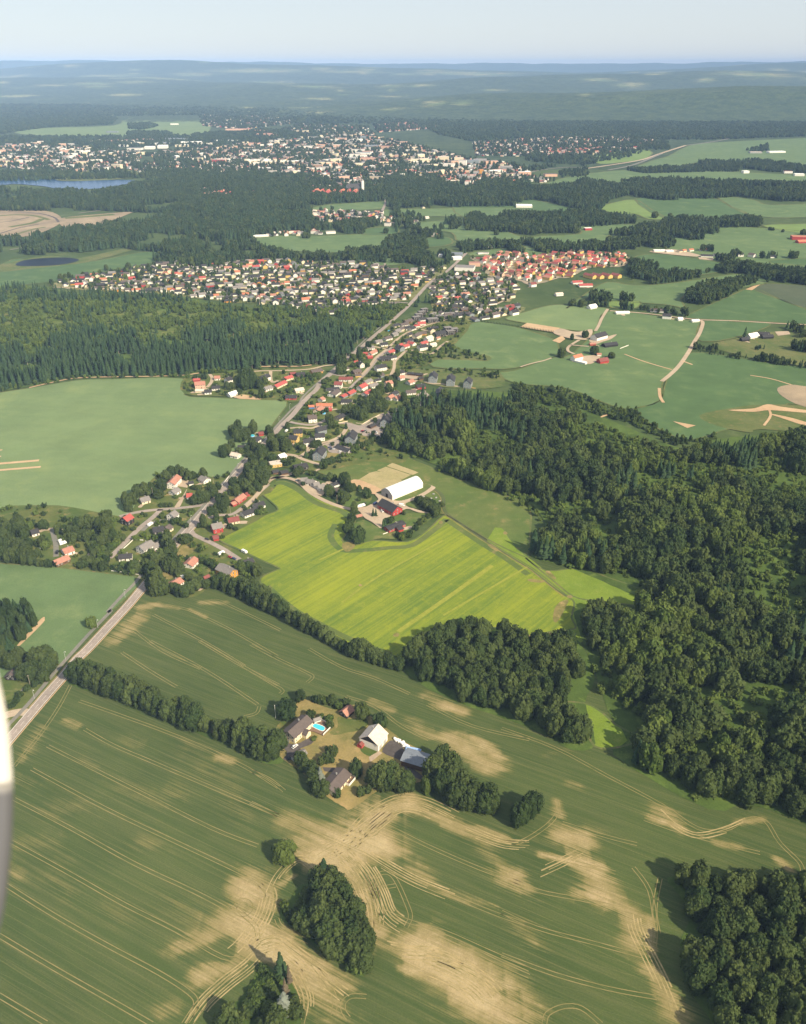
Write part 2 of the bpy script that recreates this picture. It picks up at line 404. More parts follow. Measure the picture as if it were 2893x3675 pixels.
# near crop field: a fine sheet whose 'dry' attribute marks where the grain is parched
DRY = []
def dry(c, L):
    for x0, y0, x1, y1, w, a_ in L:
        p, q = g(c, x0, y0), g(c, x1, y1); DRY.append((p.x, p.y, q.x, q.y, w, a_))
dry('N2', [(340,1240,740,1130,10,1.08),(560,1130,760,980,8,1.02),(760,970,900,900,6,.85),(900,930,1200,1060,4,.7),(600,1150,780,1180,8,1.1),(380,1220,500,1300,5,.9),
 (550,1280,720,1640,5,.8),(450,1180,640,1070,9,1.05),(300,1000,500,1120,7,.5),(200,1020,440,1080,5,.6),(980,1780,1330,2010,11,1.25),(1050,1730,1250,1830,7,.8),(1300,1950,1400,2100,8,.8),
 (750,1740,960,1830,6,.45),(850,1860,1000,1880,4,.6),(1100,370,1200,400,5,.9),(1000,310,1120,370,4,.6),(690,340,800,390,4,.6),(1150,560,1320,700,8,.8),(1260,550,1380,640,5,.8),
 (900,450,1010,540,5,.5),(1290,1080,1420,1110,4,.6),(1330,1180,1500,1350,7,.55),(1500,1330,1560,1400,5,.7),(0,1300,100,1420,5,.6),(0,1430,80,1480,6,.8),(0,1700,180,1720,7,.9),
 (160,1720,330,1850,6,1),(300,1830,480,2100,8,.6),(330,1850,560,1960,4,.7),(0,1560,60,1640,7,.8),(150,1390,250,1330,3,.6),(250,1900,310,2100,7,.55),(940,1290,1010,1340,5,.5),
 (1030,1420,1380,1500,3,.5),(660,1000,900,940,4,.6),(250,330,420,350,6,.3),(430,80,720,210,3,.35)])
dry('N1', [(1370,1390,1410,1430,6,.9),(1290,1600,1440,1660,6,.95),(1440,1700,1540,1750,7,.95),(1000,1750,1230,1660,5,.6),(1100,1900,1200,1850,4,.55),(920,2100,980,2080,4,.55),
 (1130,1930,1330,1830,4,.6),(80,780,180,800,7,.45),(350,940,450,930,9,.4),(700,820,900,900,9,.35),(1000,840,1010,850,7,.4),(370,450,440,480,3,.7),(1250,660,1310,680,3,.8),
 (720,560,800,580,5,.4),(1080,600,1130,610,8,.4),(1300,900,1400,1000,8,.35),(120,1150,330,1120,8,.4),(60,1310,110,1320,4,.5),(300,1330,400,1400,8,.35),(800,1150,860,1160,6,.45),
 (230,500,120,680,4,.5),(480,680,540,710,5,.4),(1150,740,1300,780,6,.35),(1000,1480,1150,1560,8,.3),(600,1500,700,1560,8,.3)])
dry('N3', [(330,1090,460,1110,7,.85),(230,1200,560,1270,2.5,.9),(520,1290,560,1450,7,.8),(430,1420,560,1440,4,.7),(720,1520,740,1700,6,.7),(830,1560,850,1750,2.5,.7),
 (840,1850,980,2100,5,.75),(900,960,1010,1060,6,.6),(1330,1020,1470,1000,2.5,.6),(1550,1230,1610,1270,2.5,.8),(40,1320,70,1330,4,.7),(180,1690,120,1620,7,.5),(380,800,430,810,3,.5),
 (310,900,330,980,2.5,.7),(850,1000,960,1030,3,.6),(1200,1130,1340,1160,2.5,.6),(560,560,250,640,3,.3)])
DRY[:] = [(a, b, c_, d_, w * .86, m * (.7 if m < .5 else .85 if m < .8 else 1.)) for a, b, c_, d_, w, m in DRY]
DRY[:] = [(a, b, c_, d_, w, m * .7 if m < .5 else m) for a, b, c_, d_, w, m in DRY]
dry('M1', [(860,990,960,970,3,.7),(1230,960,1380,960,2.5,.55),(1160,1000,1260,1050,1.6,.7),(700,1200,860,1050,5,.5),(960,970,1100,1000,1.8,.5)])
xs = np.arange(-400, 401, 1.7); ys = np.arange(185, 650, 1.7)
Xn, Yn = np.meshgrid(xs, ys)
dv = np.zeros(Xn.shape); RC, RS = math.cos(ROW_L), math.sin(ROW_L)
wx_ = np.array([[mnoise.noise(Vector((x * .06, y * .06, 0))) for x in xs[::4]] for y in ys[::4]])
wx_ = np.repeat(np.repeat(wx_, 4, 0), 4, 1)[:len(ys), :len(xs)]
for x0, y0, x1, y1, w, a_ in DRY:
    w = w * (1 + .8 * wx_)
    vx, vy = x1 - x0, y1 - y0; L2 = vx * vx + vy * vy + 1e-6
    tt = np.clip(((Xn - x0) * vx + (Yn - y0) * vy) / L2, 0, 1)
    ex, ey = Xn - x0 - tt * vx, Yn - y0 - tt * vy
    al, ac = ex * RC + ey * RS, ey * RC - ex * RS
    d2 = (al * .72) ** 2 + ac ** 2
    dv = 1 - (1 - np.clip(dv, 0, .98)) * (1 - np.clip(a_ * np.exp(-d2 / (w * w) * .9), 0, .97)) if a_ <= 1 else np.maximum(dv, a_ * np.exp(-d2 / (w * w) * .9))
t = NT('near_grain'); pos = t.n('NewGeometry').outputs['Position']
at = t.n('Attribute', attribute_name='dry').outputs['Fac']
nb = t.noise(pos, .012, 4, .6); nm = t.noise(pos, .07, 5, .75); nf = t.noise(pos, 1.1, 3, .7)
sl = t.noise(rot_vec(t, pos, ROW_L, (.012, .3, 1)), 1., 4, .75)
sf = t.noise(rot_vec(t, pos, ROW_L, (.006, 1.1, 1)), 1., 2, .6)
green = t.mix(t.rng(nb, .35, .65), (.044, .07, .019), (.066, .093, .026))
green = t.mix(t.math('MULTIPLY', t.rng(sl, .42, .72), .55), green, (.115, .122, .046))
green = t.mix(t.math('MULTIPLY', t.rng(sf, .54, .72), .5), green, (.135, .135, .052))
tan = t.mix(t.rng(nm, .35, .65), (.265, .205, .098), (.375, .295, .158))
tan = t.mix(t.rng(at, .9, 1.25), tan, (.47, .38, .21))
k = t.math('ADD', t.math('ADD', t.math('ADD', at, t.math('MULTIPLY', t.math('SUBTRACT', sf, .5), 1.1)), t.math('MULTIPLY', t.math('SUBTRACT', sl, .5), 1.3)), t.math('MULTIPLY', t.math('SUBTRACT', nm, .5), .55))
k = t.math('MULTIPLY', t.rng(k, .02, 1.1), t.rng(at, .0, .25))
col = t.mix(t.rng(k, 0, .45), green, (.19, .165, .062))
col = t.mix(t.rng(k, .3, .95), col, tan)
m = t.n('Mix', data_type='RGBA', blend_type='MULTIPLY'); m.inputs[0].default_value = 1.
cc = t.n('CombineColor'); v = t.rng(nf, .25, .75, .82, 1.16); [t.l(v, cc.inputs[i]) for i in range(3)]
t.l(col, m.inputs[6]); t.l(cc.outputs[0], m.inputs[7])
MAT['near'] = t.done(m.outputs[2], .95, None, nf, .6, .25)
me, _ = grid_from('crop_field', Xn, Yn, np.zeros(Xn.shape), MAT['near'])
a = me.attributes.new('dry', 'FLOAT', 'POINT'); a.data.foreach_set('value', dv.ravel().astype(np.float32))
tag(new_obj('crop_field', me), kind='structure')

FIELDS = [
 # far to near: (name, material, crop, points, smoothing, edge jitter)
 ('field','pale','A',[(30,281),(100,271),(240,266),(250,252),(150,248),(260,243),(420,250),(445,262),(430,287),(330,287),(250,291),(120,289)],1,0),
 ('field','bright','F3',[(450,640),(520,580),(790,590),(760,640),(620,660),(500,668)],1,0),
 ('field','green','F3',[(690,705),(800,650),(900,622),(1000,570),(1130,545),(1708,516),(1900,510),(1900,700),(1440,655),(1070,660),(960,690)],1,0),
 ('field','green','F3',[(130,805),(250,760),(430,725),(650,705),(760,722),(1150,712),(1708,735),(1900,740),(1900,800),(1300,775),(800,755),(650,795),(300,800)],1,0),
 ('field','green2','F3',[(-350,880),(-80,850),(160,890),(350,935),(300,975),(140,990),(-300,985)],1,0),
 ('field','bright','F3',[(430,945),(560,900),(700,878),(790,930),(880,988),(780,992),(690,960),(560,985)],1,0),
 ('field','green2','F3',[(700,876),(900,872),(1170,872),(1270,920),(1360,965),(1150,1000),(880,990)],1,0),
 ('field','green','F3',[(1190,862),(1400,880),(1500,910),(1900,900),(1900,960),(1600,985),(1350,960)],1,0),
 ('field','green','F3',[(370,1035),(600,1022),(800,1040),(560,1085),(520,1125),(300,1160),(60,1160),(60,1100),(380,1080)],1,0),
 ('field','green','F3',[(900,1105),(1190,1042),(1450,1045),(1900,1100),(1900,1300),(1170,1240),(880,1160)],1,0),
 ('field','bright','F3',[(1450,1030),(1708,1020),(1900,1010),(1900,1095),(1640,1070)],1,0),
 ('field','green','D1',[(15,440),(200,420),(360,425),(560,415),(800,408),(930,425),(860,470),(780,505),(560,522),(300,515),(100,490)],1,0),
 ('field','green2','D1',[(20,552),(240,542),(250,575),(40,590)],1,0),
 ('field','green','D1',[(640,548),(880,545),(1010,570),(880,600),(660,600)],1,0),
 ('field','green','D1',[(350,262),(480,230),(830,212),(810,250),(690,262),(450,285)],1,0),
 ('field','green','D1',[(820,262),(1000,255),(1640,250),(1640,285),(1400,300),(1000,300),(830,300)],1,0),
 ('field','green','D1',[(930,350),(1140,330),(1290,325),(1440,345),(1640,420),(1708,440),(1300,460),(1230,400),(1000,372)],1,0),
 ('field','green2','D1',[(690,380),(880,365),(890,410),(700,415)],1,0),
 ('field','green2','D1',[(1060,440),(1210,430),(1230,470),(1080,490)],1,0),
 ('field','green','D1',[(1350,525),(1480,505),(1760,480),(1760,540),(1380,545)],1,0),
 ('field','bright','D1',[(940,90),(1000,75),(1030,130),(960,135)],1,0),
 ('field','green','D1',[(1190,85),(1320,82),(1300,120),(1200,125)],1,0),
 ('field','green2','A',[(0,562),(40,548),(110,560),(200,553),(310,533),(345,540),(325,556),(240,572),(150,590),(80,600),(-20,608),(-60,590)],1,0),
 ('marsh','scrub','U1',[(-60,190),(90,150),(300,115),(480,130),(800,62),(800,85),(600,140),(480,165),(200,195),(0,215)],1,0),
 ('field','green2','U3',[(720,110),(900,105),(1250,160),(1250,195),(1060,225),(900,210),(720,150)],1,0),
 ('field','green','U3',[(300,420),(420,330),(540,265),(700,285),(940,270),(1330,215),(1460,245),(1440,285),(1000,340),(1000,420),(900,400),(560,375),(420,360)],1,0),
 ('field','green2','U3',[(1010,465),(1100,420),(1300,330),(1400,300),(1560,370),(1708,420),(1900,470),(1900,520),(1400,495),(1050,480)],1,0),
 ('field','brownfield','U3',[(1380,300),(1480,275),(1708,285),(1900,290),(1900,480),(1708,425),(1560,370)],1,0),
 ('field','bright','U3',[(560,378),(730,380),(700,420),(560,415)],1,0),
 ('field','green2','U3',[(1500,140),(1708,125),(1900,120),(1900,170),(1560,160)],1,0),
 ('field','pale','U3',[(-60,478),(60,440),(190,405),(300,400),(540,420),(500,470),(465,550),(300,545),(50,505)],1,0),
 ('field','green','U3',[(-480,690),(-300,540),(-210,500),(0,530),(220,600),(250,640),(240,700),(0,770),(-200,775),(-480,765)],1,0),
 ('field','green','U3',[(530,440),(760,455),(1000,490),(1090,500),(1030,660),(960,760),(900,810),(860,870),(850,960),(700,1010),(560,990),(300,890),(0,860),(-100,800),(0,785),(220,710),(330,690),(480,540)],1,0),
 ('field','green2','U3',[(1105,495),(1300,500),(1500,510),(1400,560),(1200,610),(1070,600)],1,0),
 ('meadow','scrub','U3',[(1150,640),(1300,600),(1500,560),(1708,560),(1900,580),(1900,780),(1708,760),(1400,715)],1,0),
 ('field','green2','U3',[(1040,680),(1250,700),(1500,745),(1900,800),(1900,1000),(1600,980),(1500,1090),(1250,1130),(1050,1190),(900,1160),(740,1060),(700,1010),(850,965),(890,840),(980,750)],1,0),
 ('rough_grass','scrub','U3',[(1080,1050),(1250,1010),(1480,985),(1900,1010),(1900,1150),(1440,1130),(1380,1150),(1180,1110)],1,0),
 ('rough_grass','scrub','T2',[(420,1060),(520,960),(620,900),(830,930),(1060,790),(1250,880),(1560,950),(1540,1010),(1300,1000),(900,990),(620,985),(540,1050),(560,1100),(1000,1110),(1560,1130),(1700,1160),(1700,1330),(1000,1330),(420,1160)],1,0),
 ('field','pale','U1',[(-300,1010),(-100,980),(0,955),(200,925),(470,880),(700,872),(1120,868),(1130,970),(1300,985),(1590,1000),(1760,1012),(1700,1110),(1620,1230),(1540,1400),(1400,1480),(1200,1500),(900,1700),(600,1800),(300,1850),(-300,1800)],1,0),
 ('field','green','M1',[(-200,715),(0,722),(330,742),(640,780),(830,800),(860,850),(600,1100),(380,1345),(200,1500),(-200,1500)],0,0),
 ('rough_grass','lawn','M1',[(0,1420),(240,1390),(380,1330),(420,1340),(330,1460),(60,1740),(-60,1740)],0,0),
 ('meadow','pasture','M2',[(410,160),(600,50),(760,-45),(830,0),(1000,90),(1230,180),(1420,260),(1700,350),(1720,440),(1700,690),(1500,600),(1190,420),(1000,380),(620,240),(520,200)],0,.6),
 ('grass_strip','meadow','M3',[(-120,480),(0,600),(120,690),(300,840),(420,905),(440,1000),(430,1120),(300,1180),(60,1170),(-200,1180),(-300,900)],1,.6),
 ('rapeseed_field','rape','M2',[(75,290),(130,230),(200,215),(290,250),(420,330),(600,395),(640,470),(560,580),(640,610),(750,580),(960,588),(1080,520),(1180,430),(1240,450),(1400,560),(1560,660),(1700,750),(1840,860),(1940,925),(1984,965),(1966,1053),(1990,1120),(1852,1137),(1706,1163),(1550,1120),(1300,1110),(1120,1130),(1000,1200),(930,1330),(860,1320),(600,1240),(400,1150),(200,1030),(80,880),(63,810),(150,765),(175,750),(63,700),(-60,640),(-198,575),(-150,545),(0,475),(90,425),(168,390),(110,330)],1,.8),
 ('meadow','meadow','M3',[(60,660),(180,735),(380,720),(560,780),(740,845),(840,920),(820,950),(640,930),(450,910),(340,885),(230,800)],1,.8),
 ('meadow','meadow','N3',[(280,345),(460,350),(560,400),(640,470),(770,550),(640,600),(520,590),(470,480),(400,420)],1,.8),
 ('meadow','meadow','M3',[(940,620),(1100,590),(1180,620),(1060,690),(1000,690)],1,.5),
 ('meadow','meadow','M3',[(1020,920),(1130,1000),(1190,1040),(1110,1090),(1050,1020)],1,.5),
]
verge = []
for nm, mk, c, pts, smn, jit in FIELDS:
    P_ = gl(c, pts); sheet(nm, mk, P_, None, 3 * smn, jit)
    if nm in ('field', 'meadow', 'rapeseed_field'):
        Q = densify(smooth_poly(P_, 3) if smn else P_, 14, 1.2); w_ = min(7, max(1.6, min(p.y for p in P_) / 420)); verge.append((Q + [Q[0]], w_))
ribbon('field_verge', 'scrub', verge, .19, sm=0)

FLOORS = [   # woodland floors
 ('A',[(805,930),(960,1000),(1090,1055),(1155,1105),(1125,1180),(1200,1200),(1390,1290),(1230,1290),(1225,1330),(1270,1450),(1290,1510),(1330,1570),(1300,1600),(1500,1715),(1590,1705),(1760,1770),(2000,1900),(2000,950),(1708,920),(1520,930),(1440,950),(1280,885),(1110,835),(860,830),(840,880)]),
 ('A',[(850,1400),(920,1345),(1010,1335),(1080,1345),(1130,1372),(1210,1352),(1240,1380),(1260,1440),(1240,1490),(1262,1575),(1215,1590),(1150,1555),(1060,1520),(960,1485),(880,1442)]),
 ('N3',[(930,1330),(1160,1320),(1320,1345),(1540,1390),(1800,1330),(2000,1400),(2000,2500),(1300,2500),(1200,2180),(1080,2000),(1010,1850),(1000,1700),(1050,1560),(1000,1430)]),
 ('B1',[(850,560),(1000,520),(1180,470),(1300,560),(1400,700),(1530,850),(1630,1050),(1660,1250),(1620,1450),(1560,1570),(1430,1490),(1240,1390),(1080,1300),(1000,1200),(850,1080),(690,960),(640,830),(760,700)]),
 ('B1',[(440,1440),(560,1500),(700,1560),(800,1700),(860,1850),(870,2096),(800,2250),(-50,2250),(100,1900),(220,1790)]),
 ('U1',[(-200,960),(0,945),(200,915),(470,870),(700,862),(1120,858),(1230,830),(1460,830),(1470,790),(1520,640),(1640,600),(1700,470),(1500,440),(1000,350),(500,345),(200,300),(0,300),(-200,320)]),
 ('N1',[(380,240),(430,170),(560,200),(760,280),(900,330),(1080,410),(1240,480),(1400,560),(1578,610),(1600,690),(1480,690),(1330,610),(1180,550),(1000,475),(800,395),(600,320)]),
 ('M1',[(-100,1010),(60,1000),(230,1060),(240,1100),(160,1190),(80,1250),(0,1290),(-100,1300)]),
]
for c, pts in FLOORS: sheet('wood_floor', 'floor', gl(c, pts), None, 3, .8)

# gardens and yards
YARDS = [
 ('garden_lawn','lawn','T5',[(40,360),(340,320),(1050,240),(1500,240),(1700,210),(1700,420),(1440,650),(1220,640),(950,630),(600,590),(40,560)]),
 ('garden_lawn','lawn','T1',[(1000,820),(1180,640),(1480,410),(1708,210),(2300,100),(2700,200),(2400,560),(2200,700),(1700,900),(1900,1100),(2100,1400),(1900,1900),(1500,1900),(1000,2000),(600,2000),(200,1850),(600,1380),(760,1090)]),
 ('garden_lawn','lawn','V1',[(-380,530),(80,620),(220,560),(300,420),(480,180),(760,120),(1100,190),(1340,160),(1470,110),(1720,-100),(1800,300),(1600,420),(1708,590),(1230,850),(1180,900),(1560,1090),(1560,1300),(1300,1440),(1100,1400),(920,1500),(760,1500),(560,1430),(340,1420),(300,1280),(-60,1220),(-300,1150),(-460,1200),(-900,1080),(-1300,1080),(-1300,560),(-700,500)]),
 ('farm_lawn','drylawn','FM',[(-20,560),(150,320),(290,165),(480,230),(640,270),(800,220),(960,330),(1150,470),(1290,580),(1500,690),(1560,800),(1470,980),(1100,1040),(780,1250),(700,1230),(520,1120),(380,1010),(280,880),(100,760)]),
 ('green_lawn','lawn','FM',[(640,340),(760,360),(900,350),(940,410),(860,470),(720,500),(600,520),(560,490),(640,440)]),
 ('green_lawn','lawn','FM',[(850,590),(900,620),(1030,680),(960,730),(870,680)]),
 ('green_lawn','lawn','FM',[(10,470),(140,330),(190,330),(120,420),(60,520)]),
 ('grass_plot','pasture','RB',[(300,880),(560,1000),(700,900),(760,830),(1000,780),(1280,790),(1300,860),(1100,1000),(900,1160),(560,1150),(300,1210),(180,1230),(120,1000)]),
 ('grass_plot','pasture','RB',[(-180,480),(100,390),(260,440),(420,520),(380,640),(200,680),(0,670)]),
]
z = .2
for nm, mk, c, pts in YARDS: z += .006; sheet(nm, mk, gl(c, pts), z, 3, .5)
PAVED = [
 ('farm_yard','gravel','RB',[(200,700),(330,690),(450,630),(520,580),(470,500),(570,500),(740,590),(860,600),(1000,560),(1100,520),(1240,440),(1290,380),(1180,340),(1350,400),(1310,450),(1180,530),(1080,580),(920,640),(980,700),(1270,780),(1100,770),(930,720),(700,830),(590,870),(570,1010),(440,920),(320,850),(260,770)]),
 ('riding_arena','arena','RB',[(240,290),(490,170),(870,300),(560,440),(420,490),(120,330)]),
 ('riding_arena','arena','RB',[(500,160),(630,105),(1000,225),(870,292)]),
 ('riding_arena','arena','RB',[(640,95),(730,50),(1110,190),(1020,225)]),
 ('sandy_edge','sand','RB',[(120,335),(230,295),(560,430),(500,480),(430,500)]),
 ('parking','asphalt','T3',[(860,660),(960,650),(1050,600),(1250,700),(1240,770),(1130,790),(960,760),(940,690)]),
 ('parking','asphalt','T3',[(1190,400),(1380,440),(1540,350),(1700,250),(1708,300),(1560,420),(1640,480),(1600,580),(1480,590),(1330,540),(1180,470)]),
 ('parking','asphalt','T4',[(380,600),(530,530),(560,560),(500,620),(540,650),(520,690),(390,670)]),
 ('parking','asphalt','T4',[(690,420),(760,360),(820,400),(880,450),(830,500),(740,490)]),
 ('parking','gravel','T4',[(460,150),(560,130),(690,180),(660,210),(480,190)]),
 ('driveway','gravel','T3',[(560,1090),(650,1090),(760,1180),(900,1240),(860,1300),(700,1220)]),
 ('driveway','gravel','V1',[(740,200),(850,210),(830,310),(720,290)]),
 ('driveway','gravel','V1',[(780,400),(830,320),(770,480),(740,520),(690,520)]),
 ('driveway','drive','FM',[(20,530),(110,590),(230,610),(340,560),(400,560),(380,610),(260,660),(200,720),(180,770),(100,760),(140,690),(20,560)]),
 ('yard','drive','FM',[(1140,590),(1200,580),(1290,650),(1310,760),(1380,850),(1480,930),(1450,960),(1330,880),(1250,770),(1080,690)]),
 ('driveway','gravel','FM',[(950,740),(1050,680),(1080,700),(960,790)]),
 ('driveway','drive','FM',[(490,840),(650,845),(600,890),(510,880)]),
 ('sand_pit','pit','F1',[(-200,985),(60,980),(280,985),(370,1020),(370,1060),(300,1100),(180,1140),(0,1150),(-200,1160)]),
 ('sand_pit','pit','F1',[(380,1030),(560,1010),(810,990),(800,1000),(640,1060),(480,1090),(380,1080)]),
 ('gravel_heap','pit','U3',[(1540,890),(1620,870),(1708,880),(1900,890),(1900,1010),(1700,1000),(1570,940)]),
 ('bare_soil','sand','U3',[(1250,1020),(1400,1010),(1480,985),(1560,1000),(1708,1020),(1800,1040),(1700,1035),(1500,1020),(1400,1030)]),
 ('bare_soil','sand','U3',[(1490,1040),(1600,1060),(1708,1090),(1800,1120),(1700,1110),(1560,1065)]),
 ('bare_soil','sand','U3',[(925,1085),(1060,1110),(1010,1125)]),
 ('bare_soil','sand','U3',[(505,1055),(580,1024),(618,1015),(560,1042),(510,1062)]),
 ('bare_soil','sand','U3',[(1350,310),(1400,290),(1440,280),(1390,315)]),
 ('bare_soil','sand','M1',[(80,1255),(250,1065),(272,1065),(262,1090),(120,1230)]),
 ('bare_soil','sand','L1',[(0,0)] and [(160,945),(500,575),(535,590),(500,640),(330,800),(190,940)]),
 ('dry_patch','drylawn','V1',[(720,1030),(780,940),(880,970),(910,1000),(830,1060),(760,1110),(710,1090)]),
 ('dry_patch','drylawn','V1',[(550,1240),(700,1240),(720,1270),(620,1320),(570,1310)]),
 ('dry_patch','drylawn','T3',[(1320,560),(1460,570),(1440,620),(1330,640)]),
 ('dry_patch','drylawn','T3',[(940,770),(1080,780),(1000,850),(930,860)]),
 ('paddock','sand','O1',[(530,790),(590,755),(880,800),(820,840)]),
 ('paddock','sand','O2',[(110,490),(230,425),(270,470),(200,520)]),
 ('paddock','gravel','O2',[(120,390),(210,340),(330,370),(440,380),(600,350),(560,470),(400,470),(240,440)]),
 ('farm_yard','gravel','O2',[(560,490),(620,440),(740,450),(900,410),(830,470),(740,500),(640,530)]),
 ('farm_yard','gravel','O2',[(470,680),(690,670),(680,710),(600,770),(530,770),(460,720)]),
 ('yard','gravel','W4',[(210,140),(440,120),(680,170),(670,190),(430,170)]),
 ('yard','gravel','W4',[(680,195),(830,205),(820,225),(690,215)]),
 ('yard','gravel','W4',[(1410,905),(1540,900),(1560,930),(1440,945)]),
 ('sandy_edge','sand','T5',[(680,600),(760,570),(950,610),(960,632),(720,622)]),
]
z = .32
for nm, mk, c, pts in PAVED: z += .004; sheet(nm, mk, gl(c, pts), z, 0 if len(pts) < 5 else 3, .3 if c in ('FM','RB','T3','V1') else 0)

# town quarters: gardens under the dense rows
TOWN = gl('A', [(100,604),(180,585),(250,575),(330,562),(480,556),(560,552),(700,556),(790,560),(850,575),(930,565),(950,560),(925,600),(900,612),(872,636),(800,642),(690,668),(600,645),(500,642),(330,622),(200,617)])
TOWN_R = gl('W3', [(200,330),(300,320),(480,330),(640,350),(900,380),(1080,420),(1130,440),(1200,470),(1060,700),(960,680),(830,730),(640,745),(480,740),(200,760),(0,780),(0,620),(-60,560),(80,400)])
TOWN_R2 = gl('W3', [(-60,1000),(0,800),(200,770),(480,760),(740,770),(980,760),(1280,770),(1180,860),(980,890),(900,930),(640,950),(500,960),(330,960)])
RED = gl('O1', [(90,190),(130,180),(220,200),(330,140),(500,150),(640,170),(780,140),(880,150),(1000,130),(1150,150),(1270,150),(1400,150),(1490,180),(1450,250),(1360,265),(1200,265),(1090,290),(960,360),(870,360),(750,400),(600,420),(540,390),(440,370),(360,360),(230,340),(210,260)])
MAT['plots'] = ground_mat('garden_plots', (.1, .13, .035), (.17, .16, .06), (.34, .28, .2), .012, .07)
MAT['plots2'] = ground_mat('paved_plots', (.2, .18, .1), (.33, .27, .2), (.4, .33, .26), .015, .08)
for i, (P_, mk_) in enumerate(((TOWN, 'plots'), (TOWN_R, 'plots'), (TOWN_R2, 'plots'), (RED, 'plots2'))): sheet('garden_lawn', mk_, P_, .2 + .004 * i, 2, 2.)
sheet('clearing', 'young', gl('U1', [(-100,430),(300,360),(600,400),(900,450),(1300,450),(1600,470),(1640,560),(1450,620),(1100,610),(800,590),(500,560),(200,600),(-100,560)]), .205, 3, 3.)
# fans of bare soil in the yellow field and meadow
BARE = [('M2',[(560,600),(620,590),(640,620),(600,650),(570,640)]),('M2',[(1150,470),(1165,458),(1180,470),(1165,482)]),('M2',[(870,1165),(890,1145),(912,1155),(900,1172)]),
 ('M2',[(660,855),(672,848),(685,856),(672,864)]),('M3',[(175,745),(200,738),(240,780),(225,785)]),('M3',[(70,790),(90,783),(165,795),(155,806),(90,800)]),('M3',[(300,885),(320,878),(338,890),(320,898)]),
 ('M3',[(230,960),(260,920),(310,905),(300,940),(270,1000),(240,1040),(220,1020)]),('M3',[(75,1115),(150,1105),(220,1100),(170,1130),(90,1140)]),('M2',[(1450,610),(1480,605),(1520,640),(1500,645)]),
 ('M2',[(1545,535),(1560,525),(1575,538),(1560,546)])]
z = .24
for c, pts in BARE: z += .004; sheet('bare_soil', 'drylawn', gl(c, pts), z, 2, .3)

# ------------------------------------------------------------------ roads
mainroad = gl('L1', [(-260,2430),(-60,2210),(80,2050),(250,1850),(420,1650),(600,1440),(760,1260),(930,1050)]) + gl('M1', [(540,1245),(660,1115),(780,985),(880,865),(960,760),(1040,650),(1110,570)]) \
  + gl('M1', [(1195,475),(1240,420),(1290,360),(1350,290),(1410,220),(1465,155),(1530,85)]) + gl('T3', [(190,640),(290,535),(400,415),(510,310),(600,200),(700,90),(800,0)]) \
  + gl('T1', [(870,920),(1000,815),(1120,700),(1250,590),(1380,480),(1480,390),(1600,290),(1700,205)]) + gl('T2', [(500,400),(590,310),(700,190),(800,80),(900,0)]) + gl('W3', [(180,300),(280,215),(400,100),(470,30)]) \
  + gl('D1', [(690,600)] and [(880,585),(905,560)])
ribbon('main_road', 'asphalt', [(mainroad[:-2], 7.2)], .42)
foot = gl('L1', [(-200,2190),(60,1890),(300,1640),(480,1430),(640,1235),(740,1120),(870,975),(1100,720),(1335,475)]) + gl('M1', [(660,1020),(750,920),(830,840),(930,710),(1040,600),(1150,475),(1230,390),(1330,270),(1400,195),(1480,100),(1540,40)]) \
  + gl('T3', [(200,575),(300,460),(420,330),(520,225),(600,160)]) + gl('T1', [(640,1110),(780,975),(950,825),(1100,690),(1230,575),(1370,440),(1500,320),(1650,210)])
ribbon('footpath', 'path', [(foot, 3.0)], .41)
